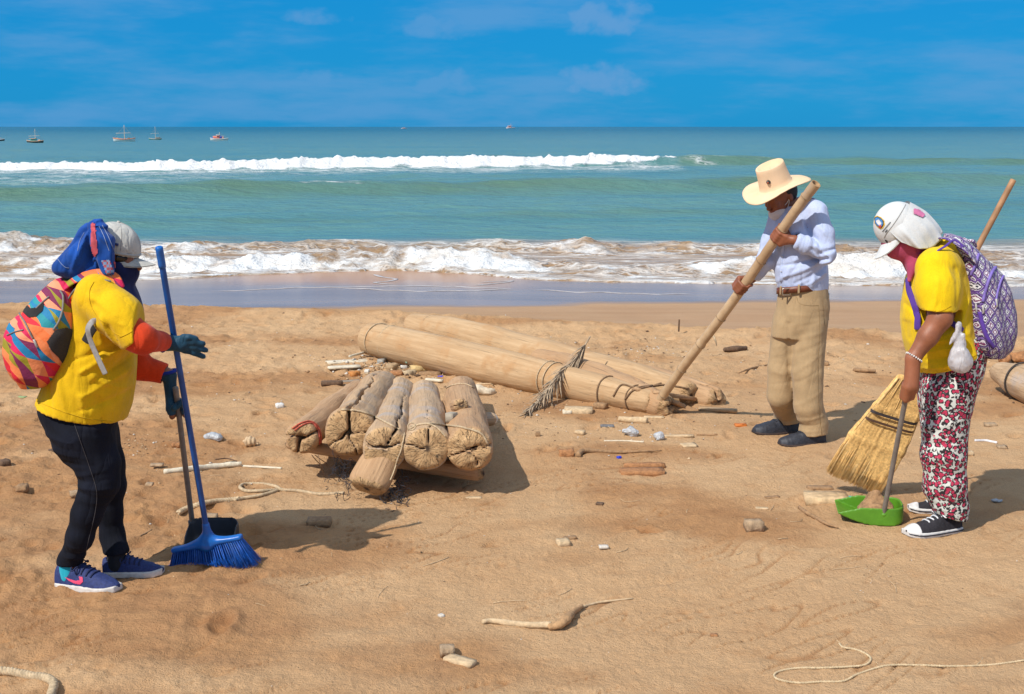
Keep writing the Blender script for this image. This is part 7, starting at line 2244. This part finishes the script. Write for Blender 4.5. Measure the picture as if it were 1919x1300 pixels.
for i, (a, b) in enumerate((((1573, 1207), (1568, 1200)), ((1578, 1212), (1588, 1207)), ((1830, 1246), (1842, 1232)), ((1648, 1250), (1640, 1240)))):
    stick('twine_fibre', FIB[i], 'twine', [a, ((a[0] + b[0]) / 2 + 2, (a[1] + b[1]) / 2), b], .0014, TW, 8, 0, 'fibres of the long twine', nn=4)
# heap of litter between the two rafts
chunk('plank', 'white broken plank with two fingers of split end, upper piece', 'plank', 652, 681, 84, .10, .018, 16, WW, 90, .04, sink=-.4)
chunk('plank', 'white broken plank under the upper one beside the litter heap', 'plank', 645, 690, 62, .08, .016, 18, WW, 91, .04, sink=-.2)
stick('sliver', 'long pale sliver leaning on the white broken planks', 'wood', [(655, 676, .03), (690, 668, .04), (708, 660, .05)], .010, WW)
chunk('driftwood', 'dark cigar-shaped driftwood beside the thin raft log', 'wood', 622, 720, 40, .06, .035, 6, WD, 92, .1)
chunk('bark_flake', 'grey bark flake behind the dark cigar-shaped driftwood', 'bark', 655, 715, 40, .05, .014, 18, basic('bark_grey', (.30, .24, .18), .9), 93, .1)
chunk('foam_block', 'yellow crumbling foam block in the litter heap', 'foam', 785, 694, 30, .09, .055, 20, basic('foam_yellow', (.62, .44, .20), .9, .25, 40, .8, 120), 94, .14)
chunk('foam_block', 'brown flat foam slab beside the yellow block', 'foam', 806, 704, 42, .07, .04, 4, WM, 95, .12)
chunk('stone_block', 'grey rectangular block in the litter heap under the long log', 'block', 836, 695, 36, .09, .05, -2, basic('block_concrete', (.36, .34, .30), .9, .15, 40), 96, .03)
chunk('wood_block', 'pale leaning board behind the grey rectangular block', 'wood', 818, 684, 34, .05, .05, -28, WP, 97, .08)
chunk('bottle_cap', 'blue bottle cap in the litter heap behind the rotten raft log', 'cap', 827, 708, 13, .04, .022, 0, basic('cap_blue', (.01, .04, .55), .4), 98, .08)
chunk('plank', 'white painted strip behind the greyish raft log', 'plank', 814, 716, 36, .04, .02, -22, WW, 99, .04, sink=-.3)
chunk('wood_block', 'orange-brown brick fragment in the litter heap', 'brick', 743, 702, 24, .07, .04, 0, RED, 100, .12)
chunk('wood_block', 'upright broken stick end under the long log', 'wood', 790, 676, 22, .05, .07, -40, WM, 101, .14)
stick('stick', 'thin pale stick lying beside the torn foam', 'stick', [(893, 720), (915, 720), (930, 719)], .006, WP)
rs = np.random.RandomState(5)
P = [(737, 680), (742, 674), (752, 676), (758, 684), (762, 690)]
stick('cord', 'curled pale green cord in the litter heap', 'rope', [(a, b, .04) for a, b in P], .006, basic('cord_green', (.30, .44, .32), .8), 24)
for (px, py, w, lab, c) in ((722, 672, 14, 'teal plastic scrap under the end of the long log', (.10, .35, .33)), (715, 680, 16, 'grey bottle shard in the litter heap by the white planks', (.34, .32, .28)), (757, 690, 12, 'white foam ball in the litter heap', (.62, .58, .52)),
                            (688, 697, 10, 'small white shell near the top of the broad raft log', (.72, .68, .6)), (664, 704, 18, 'orange peel coloured scrap by the thin raft log', (.50, .20, .05)), (735, 690, 20, 'tan wood lump beside the white foam ball', (.40, .27, .15)),
                            (775, 668, 12, 'pale chip against the underside of the long log', (.6, .5, .36)), (767, 704, 22, 'thin upright tan chip behind the round cracked log', (.48, .36, .22)), (524, 763, 14, 'white stone alone on the sand left of the raft', (.72, .70, .66))):
    chunk('litter_piece', lab, 'litter', px, py, w, w * .0035, w * .0026, rs.rand() * 90, basic('litter_%d_%d' % (px, py), c, .8, .25, 40), int(px), .14)
parts = {0: [], 1: [], 2: [], 3: []}
def bits(n, cx, cy, sx, sy, smin, smax):
    for i in range(n):
        px, py = cx + rs.normal() * sx, cy + rs.normal() * sy
        p = atz(px, py, 0)
        if not (3.5 < p[1] < float(crest_y(p[0])) + .1): continue
        p[2] = gz(p[0], p[1]); s = smin + (smax - smin) * rs.rand() ** 2.2
        V = np.array([(1, 0, 0), (-1, 0, 0), (0, 1, 0), (0, -1, 0), (0, 0, 1), (0, 0, -1.)]) * (1 + .35 * rs.normal(size=(6, 1))) * [s, s * (.4 + .5 * rs.rand()), s * (.25 + .3 * rs.rand())]
        a = rs.rand() * 6.3; V = V @ np.array([[math.cos(a), math.sin(a), 0], [-math.sin(a), math.cos(a), 0], [0, 0, 1]])
        F = np.array([(0, 2, 4), (2, 1, 4), (1, 3, 4), (3, 0, 4), (2, 0, 5), (1, 2, 5), (3, 1, 5), (0, 3, 5)])
        parts[int(rs.choice(4, p=[.20, .28, .32, .20]))].append((V + p + [0, 0, s * .12], F))
bits(420, 740, 690, 55, 11, .006, .030)
bits(150, 690, 690, 30, 8, .005, .02)
bits(150, 250, 840, 45, 14, .003, .012)
bits(220, 1180, 665, 40, 10, .004, .018)
bits(90, 1650, 1075, 40, 18, .002, .006)
bits(260, 1180, 810, 120, 28, .003, .012)
bits(260, 1680, 700, 140, 28, .003, .014)
bits(200, 960, 760, 60, 30, .003, .012)
bits(700, 960, 900, 560, 170, .0015, .006)
bits(500, 500, 900, 420, 180, .0015, .007)
bits(1500, 1000, 690, 640, 60, .003, .017)
bits(600, 200, 780, 200, 90, .002, .012)
for k, (nm, m) in enumerate((('shell_fragments', SH), ('wood_chips', WP), ('dark_chips', WM), ('bark_crumbs', WD))):
    obj(nm, *merge(parts[k]), m, smooth=False, label=('white shell fragments', 'pale wood chips', 'brown wood chips', 'dark bark crumbs')[k] + ' strewn across the beach', cat='litter', kind='stuff')
# dry stalks strewn about
parts = []
for i in range(170):
    px, py = (rs.rand() * 1919, 640 + rs.rand() ** 1.8 * 500) if i > 70 else (745 + rs.normal() * 60, 690 + rs.normal() * 12)
    p = G(px, py); a = rs.rand() * 6.3; L = .02 + .06 * rs.rand() ** 2
    d = np.array([math.cos(a), math.sin(a), 0]); n_ = np.array([-d[1], d[0], 0])
    P = p + d * np.linspace(-L, L, 5)[:, None] + n_ * (rs.normal() * .15 * L) * (np.linspace(-1, 1, 5)[:, None] ** 2)
    P[:, 2] = [gz(q[0], q[1]) + .003 for q in P]
    parts.append(tube(P, .0009 + .0012 * rs.rand(), 4))
obj('dry_stalks', *merge(parts), WP, label='thin dry stalks strewn across the beach', cat='litter', kind='stuff')
# far and right-hand pieces
stick('driftwood', 'dark driftwood log on the far sand between pole and trousers', 'wood', [(1357, 659), (1378, 658), (1398, 656)], .028, WD, taper=(.6, 1, .7), rough=.2)
stick('branch', 'bent dark branch on the sand left of the khaki trousers', 'branch', [(1385, 700), (1400, 694), (1418, 689), (1438, 685)], .010, WM, taper=(.5, .9, 1, .8), rough=.2)
stick('driftwood', 'brown driftwood stub right of the khaki trousers', 'wood', [(1602, 696), (1620, 697), (1640, 698)], .018, WM, taper=(1.2, 1, .7), rough=.2)
chunk('wood_block', 'small brown block touching the khaki trousers knee', 'wood', 1546, 684, 12, .06, .04, 0, WM, 110)
stick('stake', 'thin dark stake standing upright on the far sand edge', 'stake', [(1272, 622), (1272, 622, .05), (1272.5, 622, .11)], .008, WD, 8, 0)
stick('stick', 'curved white plastic strip right of the printed trousers', 'strip', [(1827, 827), (1845, 827), (1858, 829), (1868, 831)], .008, basic('strip_white', (.72, .70, .70), .6))
chunk('stone', 'tan crumbly stone above the shadow at the far right', 'stone', 1856, 798, 22, .05, .025, 0, STN, 111, .15)
chunk('stone', 'small brown stone right of the curved white strip', 'stone', 1877, 839, 18, .05, .02, 0, STN, 112, .15)
chunk('wood_strip', 'flat orange-brown chip beside the printed trousers', 'wood', 1826, 726, 20, .05, .012, 0, WP, 113)
chunk('wood_strip', 'tan chip beside the printed trousers at knee height', 'wood', 1816, 852, 14, .04, .03, 0, WP, 114, .1)
rlog, _ = log('grey raft log entering at the right edge with a dark band', atz(1862, 694, .14), atz(1990, 742, .12), (.06, .115, .125, .125), W_LOGG, 35, h=.011, endrough=.02)
rings(rlog, .128, (-.06,), .007, basic('dark_band', (.05, .04, .035), .8), 6)
chunk('plank', 'brown plank jammed under the raft log at the right edge', 'plank', 1912, 737, 40, .12, .03, -30, WD, 115, .08)
chunk('plank', 'orange splinter under the tip of the raft log at the right edge', 'plank', 1876, 716, 26, .06, .02, -30, RED, 116, .08)
for i, (a, b, lab) in enumerate((((1870, 672), (1896, 668), 'cracked mud clod behind the purple backpack, nearer one'), ((1892, 668), (1925, 674), 'dark cracked mud clod at the right edge behind the backpack'))):
    p = G((a[0] + b[0]) / 2, 678); w = abs(b[0] - a[0]) * mpp(p) / 2
    v = Vol(p - [w * 1.5, .12, .05], p + [w * 1.5, .12, .16], .009)
    v.add(ell(p + [0, 0, .035], (w, .08, .05)), 0); v.disp(lambda P: .03 * perlin(P * 14, 5 + i) + .012 * perlin(P * 40, 6), .1)
    obj('mud_clod', *v.mesh(1), RED, label=lab, cat='clod')
chunk('leaf', 'green leaf scrap on the sand under the triangle-patched backpack', 'leaf', 38, 744, 24, .04, .008, -10, basic('leaf_green', (.28, .36, .16), .8), 117, .12)
chunk('leaf', 'teal net scrap on the sand behind the jeans', 'net', 118, 876, 14, .03, .012, 0, basic('net_teal', (.06, .28, .24), .8), 118, .15)
chunk('wood_chunk', 'dark broken twig stump at the left edge behind the jeans', 'wood', 8, 872, 20, .06, .04, 40, WD, 119, .12)
chunk('stone', 'brown stone at the left edge behind the jeans', 'stone', 42, 918, 20, .05, .035, 0, WM, 120, .15)
chunk('driftwood', 'dark bark stick behind the knee of the jeans', 'wood', 102, 848, 22, .03, .025, 0, WD, 121, .1)
chunk('stone', 'tan stone lying behind the calf of the jeans', 'stone', 142, 928, 20, .05, .03, 30, STN, 122, .15)
chunk('bark_flake', 'curled tan bark piece behind the grey pole', 'bark', 294, 872, 24, .04, .014, 5, STN, 123, .12)
chunk('stone', 'small brown stone between the pale pole and the looped rope', 'stone', 280, 910, 14, .04, .02, 0, STN, 124, .15)
chunk('stone', 'tan stone beside the rim of the black dustpan', 'stone', 397, 972, 20, .05, .03, 0, STN, 125, .15)
stick('twig', 'short twig on the sand between jeans and black dustpan', 'twig', [(262, 1006), (272, 1001), (284, 994)], .005, WM)
chunk('wood_strip', 'flat pale chip in front of the leaning stump shadow', 'wood', 886, 934, 34, .03, .012, 0, WP, 126)
chunk('scrap', 'short black scrap on open sand right of the raft shadow', 'scrap', 1124, 945, 14, .03, .012, -20, WD, 127)
chunk('shell', 'white shell fragment on open sand below the raft', 'shell', 827, 1155, 9, .025, .012, 40, SH, 128, .15)
chunk('bark_flake', 'orange-brown sliver alone on the lower right sand', 'bark', 1338, 1191, 14, .02, .008, 0, RED, 129)

# thin lines of foam left on the wet sand by the last wash
parts = []
for pth in ([(395, 548), (470, 545), (560, 541), (640, 540), (740, 538), (830, 537), (905, 538), (962, 541)], [(640, 541), (720, 548), (800, 549), (880, 546), (960, 541)], [(700, 508), (716, 516), (742, 520), (728, 526), (702, 530), (740, 534)], [(900, 525), (960, 520), (930, 527), (890, 533)], [(1000, 541), (1090, 545), (1200, 548), (1300, 549)]):
    P = np.array([atz(a, b, -.82) for a, b in pth])
    P = resample(P, 60); P[:, 2] = sand_h(P[:, 0], P[:, 1]) + .004
    P[:, 1] += .10 * perlin2(P[:, 0] * 2.3, P[:, 0] * 0 + len(parts), 19)
    w = .035 + .03 * np.abs(perlin2(P[:, 0] * 3, P[:, 0] * 0 + 2, 18))
    parts.append(tube(P, w * np.minimum(1, np.minimum(np.arange(60), np.arange(60)[::-1]) / 6 + .1), 6, flat=.06, up=(0, 0, 1)))
obj('foam_lines', *merge(parts), basic('foam_thin', (.50, .46, .45), .6, .2, 8, .4, 30), label='thin curved lines of foam on the wet sand', cat='foam', kind='stuff')
